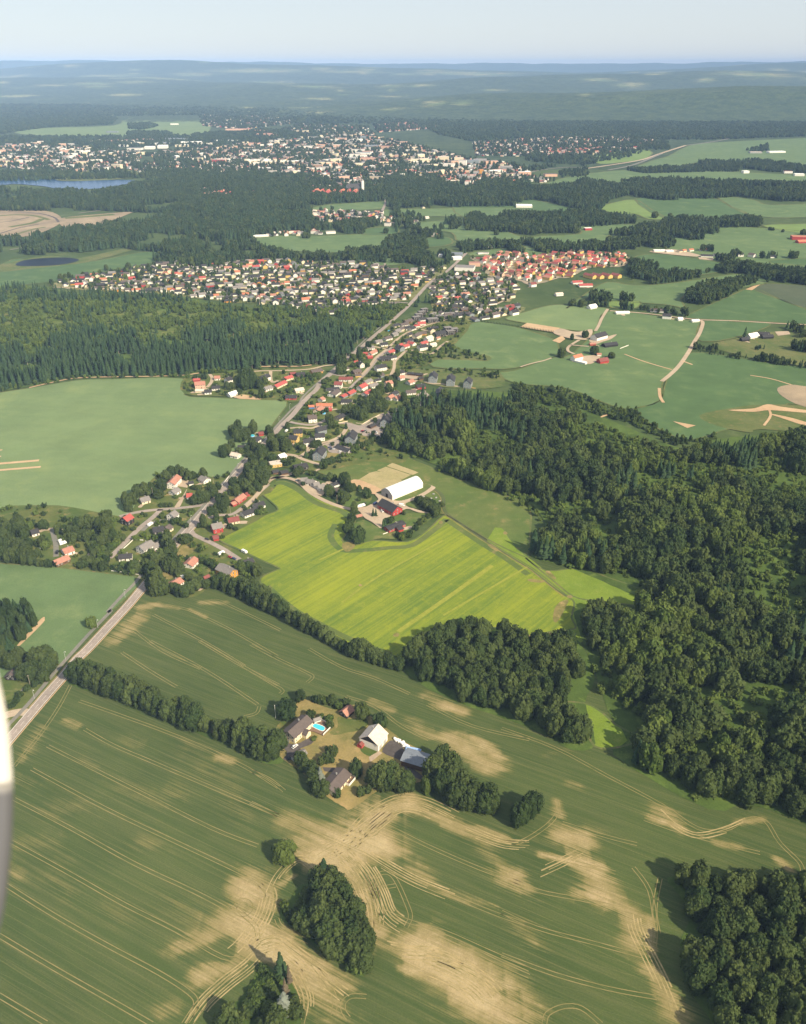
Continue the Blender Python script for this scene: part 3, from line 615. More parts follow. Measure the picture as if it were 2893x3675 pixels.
SIDE = [
 ('V1',[(-20,1080),(130,930),(300,760),(470,620),(540,545)],5.5,'asphalt'),('V1',[(90,625),(220,590),(360,565),(520,548),(760,530),(960,505),(1060,480)],5,'asphalt'),
 ('V1',[(700,880),(800,790),(890,690),(970,600),(1040,520),(1120,440),(1190,370)],5,'asphalt'),('V1',[(860,760),(900,820),(1000,870),(1100,915),(1230,985),(1400,1095)],5,'asphalt'),
 ('V1',[(1060,640),(1180,610),(1320,600),(1430,530),(1560,420),(1640,340),(1720,270)],4.5,'asphalt'),('M2',[(-60,400),(0,345),(70,265),(130,205),(200,195),(290,220),(370,290),(470,345),(590,385),(700,395)],5,'gravel'),
 ('T3',[(240,1080),(350,1070),(480,1035),(560,1000),(700,960)],5,'gravel'),('T3',[(430,790),(540,805),(640,850),(760,890),(860,920)],5,'gravel'),('T3',[(600,820),(720,740),(860,680),(960,650)],4.5,'gravel'),
 ('T3',[(860,660),(960,630),(1060,590),(1130,540),(1180,460)],5,'gravel'),('T3',[(480,390),(560,410),(720,430),(800,420),(900,380),(960,330)],5,'asphalt'),('T3',[(480,470),(600,460),(740,470),(830,440)],4,'gravel'),
 ('T3',[(820,440),(950,440),(1100,410),(1190,405)],5,'asphalt'),('T4',[(0,780),(120,700),(250,640),(400,590),(540,530)],5,'asphalt'),('T4',[(540,530),(640,450),(740,370),(770,350)],5,'asphalt'),('T4',[(770,240),(860,265),(950,265),(1100,290),(1200,300)],4,'gravel'),
 ('T1',[(0,800),(150,790),(240,790),(450,785),(720,770),(900,730),(1040,715)],4,'gravel'),('T1',[(245,795),(245,880),(270,930),(340,910)],4.5,'gravel'),('T5',[(350,320),(380,360),(370,420),(320,480)],4.5,'gravel'),
 ('T1',[(1210,1010),(1290,930),(1400,830),(1470,750),(1560,640),(1660,560),(1740,500)],4.5,'asphalt'),('T1',[(960,820),(1100,850),(1180,840)],4,'asphalt'),
 ('T2',[(0,1180),(90,1080),(170,970),(270,890),(340,830),(450,730),(560,660),(680,620),(800,640),(900,640)],4.5,'gravel'),('T2',[(120,830),(300,860),(340,830)],4,'gravel'),
 ('T2',[(350,1190),(390,1100),(400,1020),(470,950),(540,890),(640,880)],4.5,'gravel'),('T2',[(640,890),(790,920),(860,920),(960,830),(1050,770)],4.5,'gravel'),('T2',[(0,290),(150,295),(400,290),(560,300)],4.5,'asphalt'),
 ('T2',[(680,620),(800,570),(950,530),(1080,490)],4,'gravel'),('W3',[(480,740),(640,740),(830,740),(960,690),(1080,640)],5,'gravel'),('W3',[(120,800),(480,900)] and [(0,990),(200,920),(400,830)],4,'gravel'),
 ('O2',[(790,100),(720,210),(680,300),(640,370)],5,'gravel'),('O2',[(440,480),(340,540),(300,580),(310,620),(380,650)],4.5,'gravel'),('O2',[(330,540),(440,550),(560,560)],4,'gravel'),
 ('O2',[(-280,810),(-150,770),(0,735),(100,700)],3,'gravel'),('U3',[(1060,488),(1100,500),(1085,560),(1050,620),(1010,690),(960,760),(910,810),(860,850)],6,'gravel'),('U3',[(555,435),(760,450),(1000,480),(1090,488),(1300,495),(1520,508),(1750,520)],4.5,'gravel'),
 ('U3',[(640,690),(760,735),(920,782)],2.5,'sand'),('U3',[(845,890),(850,940),(870,975)],4,'sand'),('U3',[(1380,815),(1500,835),(1620,870),(1700,890)],2.5,'sand'),('U3',[(980,730),(1040,752)],3,'sand'),
 ('U3',[(1460,1110),(1500,1050),(1480,1000)],3,'sand'),('D1',[(820,180),(828,215),(812,255),(800,290),(815,325),(890,345)],8,'asphalt'),('F3',[(420,695),(560,675),(740,645),(860,605),(1000,560)],16,'gravel'),('F3',[(545,705),(700,672),(860,608)],14,'path'),
 ('F3',[(0,745),(120,710),(280,690),(420,690)],12,'path'),('F3',[(1000,560),(1150,540),(1280,515)],14,'path'),('D1',[(1420,108),(1560,75),(1708,50)],12,'path'),('F1',[(60,1225),(250,1190),(330,1180)],5,'path'),
 ('F1',[(0,1115),(150,1060),(260,1030),(350,1020)],7,'gravel'),('F1',[(50,990),(230,1000),(330,1025),(360,1055)],7,'drive'),('F1',[(480,1000),(600,985),(725,972)],9,'path'),('D1',[(190,115),(240,90),(295,60)],12,'sand'),
 ('W2',[(650,180),(680,230),(705,275)],5,'asphalt'),('W2',[(1240,140),(1270,190),(1330,250)],5,'asphalt'),('W2',[(0,410),(120,405),(300,420),(700,440),(1000,445),(1330,445)],5,'asphalt'),('W2',[(0,170),(40,200)],5,'asphalt'),('W2',[(220,350),(300,310)],5,'asphalt'),
 ('W1',[(90,368),(300,372),(500,380),(760,405),(1000,405)],5,'gravel'),('V2',[(640,340),(660,420),(685,520),(690,680)],4.5,'path'),('V2',[(480,350),(560,345),(650,340)],5,'gravel'),('L1',[(0,1760),(100,1720),(250,1690),(340,1700)],7,'gravel'),
 ('L1',[(60,1560)] and [(210,1490),(280,1420),(340,1370)],2,'path'),('T3',[(780,1000),(860,960)],3,'gravel'),('V1',[(340,780),(450,690),(600,660)],4,'path'),
]
byroad = {}
for c, pts, w, mk in SIDE: byroad.setdefault(mk, []).append((gl(c, pts), w))
for i, (mk, L) in enumerate(byroad.items()):
    ribbon('side_road' if mk in ('asphalt', 'gravel') else 'track', mk, L, .36 + .012 * i)
# painted edge lines of the main road
def offset(P, d):
    out = []
    P = smooth_poly(P, 4, False)
    for i, p in enumerate(P):
        q = P[min(i + 1, len(P) - 1)] - P[max(i - 1, 0)]
        out.append(p + Vector((-q.y, q.x, 0)).normalized() * d)
    return out
MAT['line'] = paint('road_paint', (.7, .66, .58), .7, .2)
ribbon('road_markings', 'line', [(offset(mainroad[:24], 3.2), .25), (offset(mainroad[:24], -3.2), .25)], .44, sm=0)
ML = offset(mainroad[:24], 0)
ribbon('centre_line', 'line', [(ML[i:i + 2], .14) for i in range(0, len(ML) - 1, 2)], .445, sm=0)
ribbon('road_verge', 'sand', [(offset(mainroad[:24], -4.3), .8), (offset(mainroad[4:24], 4.2), .5)], .33, sm=0)

# double track round the meadow
TR = gl('M2', [(1080,260),(1140,275),(1180,320),(1190,400),(1260,460),(1400,555),(1560,655),(1708,745)]) + gl('M3', [(120,740),(230,830),(300,885)])
ribbon('track', 'drive', [(offset(TR, 1.0), .5), (offset(TR, -1.0), .5)], .31, sm=0)
ribbon('track_verge', 'drylawn', [(offset(TR, -2.6), .9)], .3, sm=0)

# wheel tracks in the grain
TRK = dict(
 N1=[[(180,725),(600,950),(1000,1140),(1400,1330),(1490,1400),(1515,1450),(1480,1520)],[(270,595),(560,740),(800,860),(1200,1060),(1460,1160)],[(480,500),(640,590),(850,680),(1200,830),(1578,990)],
  [(450,340),(650,410),(900,500),(1150,600),(1400,720),(1578,830)],[(80,895),(400,1060),(760,1260),(1100,1420),(1290,1520)],[(60,1135),(400,1320),(700,1490),(1000,1640),(1260,1790),(1380,1780),(1470,1700)],
  [(30,1380),(300,1550),(600,1720),(900,1880),(1070,1990),(1110,2050),(1080,2130)],[(-10,1665),(300,1850),(600,2020),(860,2170)],[(-10,2005),(260,2165)],[(400,250),(330,380),(220,540),(80,710)],
  [(1040,2170),(1130,2040),(1240,1930),(1350,1840)],[(1080,2170),(1170,2050),(1290,1930),(1380,1840)],[(1320,1500),(1390,1560),(1450,1620),(1460,1690)],[(690,65),(850,170),(1000,260)],[(850,0),(1100,130),(1250,220),(1400,320),(1460,360)],
  [(1130,0),(1350,130),(1578,250)],[(1380,430),(1450,410),(1470,370)]],
 M1=[[(940,1035),(1250,1200),(1500,1350)],[(820,1130),(1000,1260),(1230,1366)],[(1160,1005),(1400,1120),(1700,1290)],[(1230,960),(1320,945),(1400,975),(1720,1130)],[(860,1000),(920,970),(1040,980),(1160,1005)],[(0,865),(250,890),(520,915)]],
 N2=[[(0,20),(150,100),(320,180),(350,205),(320,235)],[(0,170),(120,240),(180,280),(165,300)],[(330,45),(520,150),(700,210),(900,300)],[(540,315),(700,370),(850,480),(1010,560)],[(1000,360),(1250,480),(1578,560)],
  [(770,1045),(1000,1160),(1300,1290),(1578,1390)],[(680,1230),(900,1350),(1150,1450),(1400,1550),(1578,1610)],[(750,1530),(900,1590),(1100,1650),(1350,1760),(1578,1860)],[(0,915),(200,1010),(440,1120)],
  [(560,1290),(660,1400),(700,1480),(710,1640)],[(600,1260),(700,1350),(740,1450),(770,1540)],[(520,1320),(600,1400),(660,1500),(690,1620)],[(700,1400),(700,1350),(740,1315),(790,1320),(830,1370),(880,1480),(905,1560),(880,1620)],[(840,895),(1000,935),(1200,1040),(1400,1130),(1578,1150)],
  [(580,1420),(700,1405),(820,1385)],[(980,1790),(1200,1850),(1400,1960),(1578,2060)],[(1200,1720),(1400,1820),(1578,1900)],[(620,1060),(640,1090),(700,1095),(740,1040)],[(0,735),(100,780),(190,850)]],
 N3=[[(0,490),(300,600),(600,760),(900,920),(1100,1050),(1250,1060),(1380,1000),(1480,1010),(1560,1130),(1670,1240),(1690,1300)],[(340,1020),(600,1100),(760,1140)],[(800,1000),(1000,1070),(1250,1140),(1450,1190)],
  [(0,1310),(200,1400),(450,1450),(700,1510),(800,1550)],[(0,1520),(200,1610),(500,1690),(800,1770)],[(0,1760),(300,1870),(600,1950),(870,2000)],[(0,2000),(150,2080),(240,2140)],[(740,1270),(830,1400),(862,1600),(850,1760)],
  [(870,1860),(930,1980),(970,2110)],[(0,1120),(100,1130),(250,1040),(315,960),(310,890)],[(230,1200),(400,1240),(640,1300)],[(890,1330),(860,1500),(880,1640)],[(240,2149),(260,2090),(350,2050),(450,2060),(560,2149)]],
 B1=[[(820,1560),(900,1700),(930,1850),(880,2090)],[(1000,1420),(1200,1700),(1250,1850),(1230,2000)],[(1600,1790),(1440,1785),(1350,1850),(1345,1950),(1400,2030)],[(130,800),(200,720),(290,740),(310,820),(230,880),(150,850),(130,800)],[(300,480),(450,570),(500,640),(470,720)],
  [(420,1200),(520,1160),(640,1180)],[(700,1180),(1000,1400),(1300,1600),(1440,1700)],[(600,920),(640,1000),(780,1090),(960,1180)],[(1320,480),(1430,600),(1500,740)]],
)
lines = []
for c, L in TRK.items():
    for pts in L:
        P = gl(c, pts)
        for s in (-1.05, 1.05): lines.append((offset(P, s), .42))
vs = []
t = NT('wheel_tracks'); pos = t.n('NewGeometry').outputs['Position']
nn = t.noise(pos, .11, 3, .7); 
MAT['tracks'] = t.done(t.mix(t.rng(nn, .3, .65), (.15, .14, .05), (.25, .2, .085)), .95)
ribbon('wheel_tracks', 'tracks', lines, .015, sm=0)
# worn turning sweeps: bundles of side-by-side wheel marks
rw = random.Random(5); lines = []
SWEEP = [('N2',[(560,1150),(650,1040),(740,965),(850,915),(960,925),(1080,975),(1200,1040)],(-7,7)),('N2',[(330,1250),(450,1175),(600,1100),(720,1010),(800,945)],(-6,6)),('N2',[(500,1170),(610,1290),(680,1420),(712,1560),(705,1640)],(-7,5)),
 ('N2',[(560,1160),(680,1290),(750,1420),(800,1540),(900,1610)],(-6,4)),('N2',[(640,1190),(800,1290),(950,1370),(1150,1450)],(-3,4)),('N2',[(1200,1050),(1320,1100),(1440,1140),(1578,1150)],(-4,4)),('N2',[(980,1790),(1150,1860),(1300,1960),(1400,2080)],(-8,7)),('N2',[(760,1740),(900,1770),(1050,1780),(1200,1840)],(-3,4)),
 ('B1',[(300,1250),(420,1210),(560,1170),(660,1180),(820,1300),(1000,1440),(1200,1600),(1420,1770)],(-5,4)),('B1',[(720,1400),(830,1560),(920,1750),(935,1900),(890,2090)],(-3,5)),('B1',[(470,560),(520,680),(480,860),(380,1040),(220,1240),(120,1330)],(-5,5)),('B1',[(1180,480),(1000,340),(860,250),(720,330),(600,470),(520,640)],(-2,3)),
 ('N1',[(1060,2170),(1150,2040),(1270,1930),(1400,1830),(1480,1740)],(-5,4)),('N3',[(200,1300),(330,1240),(450,1180)],(-3,3)),('N3',[(740,1500),(760,1620),(830,1760),(900,1900),(980,2090)],(-4,4)),('N3',[(880,950),(980,1040),(1100,1090),(1250,1060),(1380,1005)],(-2,3))]
for c, pts, (o0_, o1_) in SWEEP:
    P = gl(c, pts); d_ = o0_
    while d_ < o1_:
        Q = offset(P, d_); a_ = rw.randrange(0, max(1, len(Q) // 3)); b_ = len(Q) - rw.randrange(0, max(1, len(Q) // 3))
        if b_ - a_ > 4: lines.append((Q[a_:b_], rw.uniform(.35, .8)))
        d_ += rw.uniform(1.1, 2.1)
t = NT('worn_soil'); pos = t.n('NewGeometry').outputs['Position']
MAT['worn'] = t.done(t.mix(t.rng(t.noise(pos, .13, 4, .75), .34, .6), (.2, .172, .068), (.37, .285, .14)), .95)
ribbon('worn_sweeps', 'worn', lines, .018, sm=0)
# fainter single drill seams between them
lines = []
seams = dict(N1=[((120,850),(1300,1440)),((110,1000),(1250,1580)),((90,1040),(1200,1620)),((80,1220),(1100,1760)),((60,1270),(1050,1800)),((40,1480),(950,1980)),((20,1540),(900,2030)),((0,1780),(700,2170)),((0,1880),(560,2170)),((250,660),(1400,1200)),((420,560),(1560,1080)),((560,480),(1570,920))],
 N2=[((800,1130),(1578,1450)),((780,1230),(1578,1540)),((900,1480),(1578,1740)),((850,1560),(1578,1800)),((700,280),(1578,640)),((900,420),(1578,720)),((0,60),(700,400))],
 N3=[((0,1400),(780,1640)),((0,1600),(800,1840)),((0,1680),(820,1900)),((0,1850),(860,2080)),((0,1920),(800,2140)),((100,650),(900,1010)),((400,1080),(1400,1300)),((0,1240),(700,1430))],
 M2=[((760,1000),(1480,560)),((300,960),(1180,440)),((500,1050),(1300,560)),((900,1200),(1560,760))])
for c, L in seams.items():
    if c == 'M2': continue
    for a_, b_ in L: lines.append((gl(c, [a_, ((a_[0] + b_[0]) / 2 + 2, (a_[1] + b_[1]) / 2 - 3), b_]), .16))
MAT['seam'] = ground_mat('drill_seam', (.085, .105, .04), (.125, .13, .05), None, .05, .2)
ribbon('drill_seams', 'seam', lines, .012, sm=6)
ribbon('forest_margin', 'sand', [(gl('U1', [(180,925),(330,890),(470,866),(700,858),(900,856),(1120,848),(1220,835)]), 3.5), (gl('T5', [(560,262),(800,235),(1100,222),(1400,222),(1600,205)]), 4)], .215)
ribbon('rapeseed_margin', 'pasture', [(gl('M2', [(120,250),(190,228),(290,270),(400,350),(560,405),(600,440)]), 7), (gl('M2', [(520,480),(490,560),(560,640),(700,640),(860,625),(990,610),(1120,520),(1200,450)]), 6), (gl('M2', [(1200,455),(1400,590),(1560,690),(1700,790)]), 6), (gl('M2', [(100,860),(260,1000),(420,1090),(620,1190),(860,1280)]), 5)], .228)
# broad bands in the rapeseed
MAT['band'] = ground_mat('thin_rapeseed', (.2, .225, .03), (.26, .265, .04), None, .05, .2, ROW_Y, .5, .4)
ribbon('rapeseed_bands', 'band', [(gl('M2', [(905,1140),(1180,950),(1480,735)]), 4.), (gl('M2', [(560,960),(800,790),(1180,580)]), 2.), (gl('M2', [(420,700),(600,620)]), 2.), (gl('M2', [(1180,1040),(1700,740)]), 2.)], .235, sm=4)
# striped bales of straw in the pale field
ribbon('sand_strip', 'sand', [(gl('M1', [(-200,125),(0,110),(240,90)]), 5), (gl('M1', [(-200,170),(0,150),(250,130)]), 4.5), (gl('M1', [(-100,35),(15,26)]), 3), (gl('M1', [(-100,72),(8,65)]), 3)], .26, sm=3)

ribbon('pit_terrace', 'scrub', [(gl('F1', [(-60,1020),(100,1010),(220,1018),(300,1040)]), 14), (gl('F1', [(60,1085),(200,1060),(260,1035)]), 18), (gl('F1', [(400,1030),(520,1022),(700,1008)]), 30), (gl('F1', [(100,1130),(200,1100),(280,1085)]), 12)], .5)
ribbon('pit_terrace', 'drive', [(gl('F1', [(-60,1060),(60,1050),(180,1025)]), 6), (gl('F1', [(0,1125),(120,1090),(240,1068)]), 6)], .52)
# water
t = NT('water'); pos = t.n('NewGeometry').outputs['Position']
t.done((.03, .08, .17), .2, .4, t.noise(pos, .08, 3), .12, .4); t.p.inputs['IOR'].default_value = 1.18; MAT['water'] = t.mat
sheet('lake', 'water', gl('F1', [(-300,790),(0,783),(200,776),(330,782),(345,800),(440,806),(600,800),(800,797),(830,806),(740,830),(600,850),(440,856),(360,856),(280,838),(100,822),(0,830),(-300,840)]), 1.2, 3)
sheet('lake_shore', 'scrub', gl('F1', [(225,770),(400,755),(540,725),(640,735),(930,735),(900,770),(640,800),(430,803),(340,795),(420,770)]), 1.0, 3)
t = NT('dark_pond'); t.done((.012, .018, .028), .3, .2); t.p.inputs['IOR'].default_value = 1.1; MAT['pond'] = t.mat
sheet('pond', 'pond', gl('U1', [(100,165),(150,145),(260,132),(400,128),(485,140),(440,160),(330,175),(200,180),(110,178)]), .5, 3)
t = NT('pool_water'); t.done((.06, .5, .62), .1, .5, t.noise(t.n('NewGeometry').outputs['Position'], .8, 2), .2, .1); MAT['pool'] = t.mat
# ------------------------------------------------------------------ trees
def ico(sub):
    bm = bmesh.new(); bmesh.ops.create_icosphere(bm, subdivisions=sub, radius=1)
    v = np.array([q.co[:] for q in bm.verts]); f = np.array([[q.index for q in p.verts] for p in bm.faces]); bm.free(); return v, f
ICO1, ICO2 = ico(1), ico(2)
def np_mesh(name, V, Fc, mats, mi=None):
    me = bpy.data.meshes.new(name)
    me.from_pydata([tuple(v) for v in V], [], [tuple(f) for f in Fc])
    for m in mats: me.materials.append(m)
    if mi is not None: me.polygons.foreach_set('material_index', np.array(mi, dtype=np.int32))
    me.update(); return me
def crown_geo(seed, lumps, leaves, shape, leaf=.13, asp=2.4, base=.16, icos=ICO2):
    """unit crown (radius 1, total tree height 1): solid leafy lumps plus leaf sprays standing off them"""
    r = np.random.default_rng(seed); V = []; Fc = []; n = 0
    cs = []
    for i in range(lumps):
        u = (i + .5) / lumps; z = base + (1 - base) * (u * .92 + .02)
        prof = shape(z)
        ang = i * 2.4 + r.random() * .9; rad = prof * (.3 + .5 * r.random()) * (1 if i < lumps - 1 else .2)
        R_ = prof * (.30 + .22 * r.random()) + .05
        zc = min(z, 1 - R_ / asp * 1.2)
        cs.append((rad * math.cos(ang), rad * math.sin(ang), zc, R_))
    v0, f0 = icos
    for x, y, z, q in cs:
        jit = 1 + (r.random((len(v0), 1)) - .5) * .5
        vv = v0 * jit * np.array([q, q, q / asp * 1.45]) * .9 + np.array([x, y, z])
        V.append(vv); Fc.append(f0 + n); n += len(vv)
    V = np.concatenate(V); tri = np.concatenate(Fc).tolist()
    # leaf sprays
    pick = r.choice(lumps, leaves, p=np.array([c[3] ** 2 for c in cs]) / sum(c[3] ** 2 for c in cs))
    d = r.normal(size=(leaves, 3)); d[:, 2] = d[:, 2] * .8 + .12; d /= np.linalg.norm(d, axis=1, keepdims=True)
    C_ = np.array(cs)[pick]; S = np.array([1, 1, 1 / asp])
    P = C_[:, :3] + d * C_[:, 3:4] * (.86 + .36 * r.random((leaves, 1))) * S * np.array([1, 1, 1.45])
    nn = d + r.normal(size=(leaves, 3)) * .55; nn /= np.linalg.norm(nn, axis=1, keepdims=True)
    up = r.normal(size=(leaves, 3)); a = np.cross(nn, up); a /= np.linalg.norm(a, axis=1, keepdims=True); b = np.cross(nn, a)
    sz = leaf * (.6 + .8 * r.random((leaves, 1)))
    q = np.stack([P + a * sz * S, P + b * sz * .8 * S, P - a * sz * S, P - b * sz * .8 * S], 1).reshape(-1, 3)
    quads = (np.arange(leaves * 4).reshape(-1, 4) + n).tolist()
    return np.concatenate([V, q]), tri + quads
def trunk_geo(seed, th=.035, forks=3, top=.62, asp=2.4):
    r = random.Random(seed); m = MB()
    bend = (r.uniform(-.08, .08), r.uniform(-.08, .08))
    m.tube([(0, 0, -.02), (bend[0] * .4, bend[1] * .4, top * .45), (bend[0], bend[1], top)], [th * asp * .45, th * asp * .34, th * asp * .12], 6)
    for k in range(forks):
        a = r.uniform(0, 6.28); z = r.uniform(.24, .46)
        m.tube([(bend[0] * .5, bend[1] * .5, z), (math.cos(a) * .3, math.sin(a) * .3, z + .12), (math.cos(a) * .55, math.sin(a) * .55, z + .26)], [th * asp * .2, th * asp * .13, th * asp * .05], 4)
    return m
oval = lambda z: max(.12, math.sin(math.pi * min(1, max(0, (z - .06) / .98)) ** .8) ** .75)
tall = lambda z: max(.12, math.sin(math.pi * min(1, max(0, (z - .02) / 1.02)) ** .62) ** .8)
flat = lambda z: max(.25, math.sin(math.pi * min(1, max(0, (z - .12) / 1.0)) ** 1.1) ** .6)
def spruce_geo(seed, tiers=9, seg=9, base=.08, slim=1.):
    r = np.random.default_rng(seed); V = []; Fc = []
    for i in range(tiers):
        z0 = base + (1 - base) * i / tiers; rad = (1 - i / tiers) ** .8 * (.85 + .3 * r.random()) * slim + .04
        z1 = min(1.0, z0 + (1 - base) / tiers * 2.1); b = len(V)
        for k in range(seg):
            a = 2 * math.pi * (k + .5 * (i % 2)) / seg + r.normal() * .12; q = rad * (.62 + .6 * r.random())
            V.append((q * math.cos(a), q * math.sin(a), z0 + r.normal() * .012))
        V.append((r.normal() * .03, r.normal() * .03, z1)); V.append((0, 0, z0 + .03))
        for k in range(seg):
            Fc.append((b + k, b + (k + 1) % seg, b + seg)); Fc.append((b + (k + 1) % seg, b + k, b + seg + 1))
    return V, Fc
BROAD = []; TRUNK = []
for i in range(4): BROAD.append(('tall', np_mesh('crown', *crown_geo(20 + i, 24, 1500, tall, .085), [MAT['leaf']])))
for i in range(4): BROAD.append(('oval', np_mesh('crown', *crown_geo(40 + i, 26, 1500, oval, .085, 1.8, .2), [MAT['leaf']])))
BRIGHT = [np_mesh('crown', *crown_geo(60 + i, 22, 1200, oval, .09, 1.5, .16), [MAT['leaf2']]) for i in range(3)]
DARKC = [np_mesh('crown', *crown_geo(70 + i, 24, 1300, oval, .085, 1.6, .14), [MAT['leaf3']]) for i in range(3)]
BUSH = [np_mesh('leaves', *crown_geo(80 + i, 9, 420, flat, .17, 1.2, .05), [MAT[k]]) for i, k in enumerate(('leaf', 'leaf2', 'leaf3'))]
SPR = [np_mesh('crown', *spruce_geo(90 + i, 13, 11), [MAT['needle']]) for i in range(4)]
PALEC = np_mesh('crown', *spruce_geo(99, 13, 11), [foliage('bluish_needles', (.13, .15, .12), (.16, .18, .14), (.22, .22, .18))])
DEADC = np_mesh('crown', *spruce_geo(98, 11, 8, .12, .7), [foliage('dying_needles', (.085, .07, .045), (.12, .095, .06), (.15, .12, .08))])
for i in range(3): TRUNK.append(trunk_geo(i, .035).mesh('trunk', MAT['bark']))
PTRUNK = [trunk_geo(10 + i, .022, 3, .7).mesh('trunk', MAT['palebark']) for i in range(2)]
def _st():
    m = MB(); m.tube([(0, 0, -.02), (0, 0, .5), (0, 0, .97)], [.085, .06, .012], 6); return m.mesh('trunk', MAT['bark'])
STRUNK = _st()
def _stem():
    m = MB()
    for a in (0., 2.1, 4.2): m.tube([(0, 0, -.03), (.25 * math.cos(a), .25 * math.sin(a), .5)], [.06, .02], 4)
    return m.mesh('stem', MAT['bark'])
STEM = _stem()
ntree = 0
def tree(kind, p, h, r, label, group=None, z=0.0, kname=None):
    """broad / bright / dark / spruce / pale_spruce / dying_spruce / bush"""
    global ntree; ntree += 1
    cat = 'tree'
    nm = kname or dict(broad='broadleaf_tree', bright='broadleaf_tree', dark='broadleaf_tree', spruce='spruce_tree', pale='spruce_tree', dying='spruce_tree', bush='bush')[kind]
    if kind == 'bush': cat = 'bush'
    t_ = thing(nm, label, cat, (p.x, p.y, z), rng.uniform(0, 6.28), group, (r, r, h))
    if kind == 'broad':
        me = BROAD[rng.randrange(8) if h < 2.6 * r else rng.randrange(4)][1]; tk = PTRUNK[ntree % 2] if rng.random() < .4 else TRUNK[ntree % 3]
    elif kind == 'bright': me = BRIGHT[ntree % 3]; tk = TRUNK[ntree % 3]
    elif kind == 'dark': me = DARKC[ntree % 3]; tk = TRUNK[ntree % 3]
    elif kind == 'bush': me = BUSH[rng.randrange(3)]; tk = STEM
    else: me = PALEC if kind == 'pale' else DEADC if kind == 'dying' else SPR[ntree % 4]; tk = STRUNK
    new_obj('foliage' if kind == 'bush' else 'trunk' if False else 'crown', me, t_) if kind != 'bush' else new_obj('foliage', me, t_)
    new_obj('stem' if kind == 'bush' else 'trunk', tk, t_)
    return t_
def trees(kind, c, L, label, group):
    base_, gbase = label, group; xs_ = sorted(q[0] for q in L); many = len(L) >= 9 and len(label.split()) <= 14
    for q in L:
        if many:
            k = 0 if q[0] < xs_[len(L) // 3] else 1 if q[0] < xs_[2 * len(L) // 3] else 2
            w = (', left part', ', middle part', ', right part')[k]; label = base_ + w; group = gbase + w
        x, y, h, r = q[:4]
        if 'hedge' in label and kind == 'broad' and c in ('N1', 'M1', 'M2'): h *= 1.28; r *= 1.15
        kn = 'garden_tree' if c in ('V1', 'V2', 'T1', 'T2', 'T3', 'T4', 'T5', 'RB', 'O2', 'W1', 'W2', 'L1') and kind in ('broad', 'bright', 'dark') else 'hedge_tree' if 'hedge' in label and kind == 'broad' else None
        tree(kind, g(c, x, y), h * rng.uniform(.94, 1.06), r * rng.uniform(.94, 1.08), label, group, 0.0, kn)
def inside(P, x, y):
    px = np.array([p.x for p in P]); py = np.array([p.y for p in P]); c = np.zeros(np.shape(x), bool); j = len(P) - 1
    for i in range(len(P)):
        with np.errstate(divide='ignore', invalid='ignore'):
            k = ((py[i] > y) != (py[j] > y)) & (x < (px[j] - px[i]) * (y - py[i]) / (py[j] - py[i] + 1e-12) + px[i])
        c ^= k; j = i
    return c
def fill(P, spacing, seed, holes=()):
    r = np.random.default_rng(seed)
    x0, x1 = min(p.x for p in P), max(p.x for p in P); y0, y1 = min(p.y for p in P), max(p.y for p in P)
    xs = np.arange(x0, x1, spacing); ys = np.arange(y0, y1, spacing)
    if len(xs) == 0 or len(ys) == 0: return np.zeros((0, 2))
    X, Y = np.meshgrid(xs, ys); X = X + r.uniform(-.45, .45, X.shape) * spacing; Y = Y + r.uniform(-.45, .45, Y.shape) * spacing
    X = X.ravel(); Y = Y.ravel(); k = inside(P, X, Y)
    for h in holes: k &= ~inside(h, X, Y)
    return np.stack([X[k], Y[k]], 1)
def pxy(x, y): return Vector((x, y, 0))
def in_view(P, m=40):
    """keep points that the photo's frame shows, with a margin in metres"""
    d = np.hypot(P[:, 1], HCAM) ; lim = P[:, 1] * cP + HCAM * sP
    return P[(np.abs(P[:, 0]) < lim * 1446 / FPX + m) & (P[:, 1] > 195)]

# --- single trees and small groups, near
tree('bright', g('B1', 690, 262), 9.5, 6.6, 'lone broad yellow-green tree standing in the grain field left of the sand patch')
trees('broad', 'N1', [(425,225,13,5),(462,190,12,4.6),(480,245,13,5),(525,265,14,5),(520,215,13,5),(570,290,13,4.6),(590,250,14,5.2),(625,310,13,5),(640,265,13,5),(680,325,12,4.5),(700,290,13,5),(735,345,11,4.4),(760,310,12,5),(790,365,11,4.5),(815,330,12,5),(850,390,13,5),(880,360,12,4.6),(905,410,12,4.6),(960,440,13,5),(1000,455,11,4.4),(1010,415,12,4.6),(1060,480,14,5.2),(1060,430,14,5),(1110,495,14,5),(1120,450,12,4.6),(1165,505,10,4.4),(1240,535,10,4),(1290,560,10,4.2),(1300,520,9,4),(1360,590,14,5.5),(1390,560,14,5.5),(1440,620,15,6),(1490,600,14,5.6),(1540,660,13,5),(1570,620,13,5.5),(1480,655,13,5),(1400,615,13,5)],
      'dark green tree in the long hedgerow from the road to the pool house', 'trees of the long hedgerow below the road')
tree('dying', g('N1', 1210, 520), 9, 2.6, 'pale brown withered tree among the green trees of the long hedgerow')
trees('dark', 'FM', [(135,322,11,7)], 'large round dark tree at the lawn corner behind the pool house', None)
trees('broad', 'FM', [(270,168,9,3.6)], 'small upright tree behind the large round dark tree of the pool farm', None)
trees('bush', 'FM', [(420,190,4.6,3),(470,190,5,3.2),(505,205,5,3.2),(650,245,4,3),(720,215,4,3)], 'dense bush on the back lawn edge between the pool house and the red-roofed shed', 'bushes on the back lawn edge')
trees('broad', 'FM', [(585,215,8.5,3.2)], 'slim tree in the bush row behind the pool', None)
trees('broad', 'FM', [(885,348,13,4.6)], 'tall drooping birch right of the small red-roofed shed', None)
trees('dark', 'FM', [(1065,432,9,5)], 'round dark tree behind the pale-roofed barn', None)
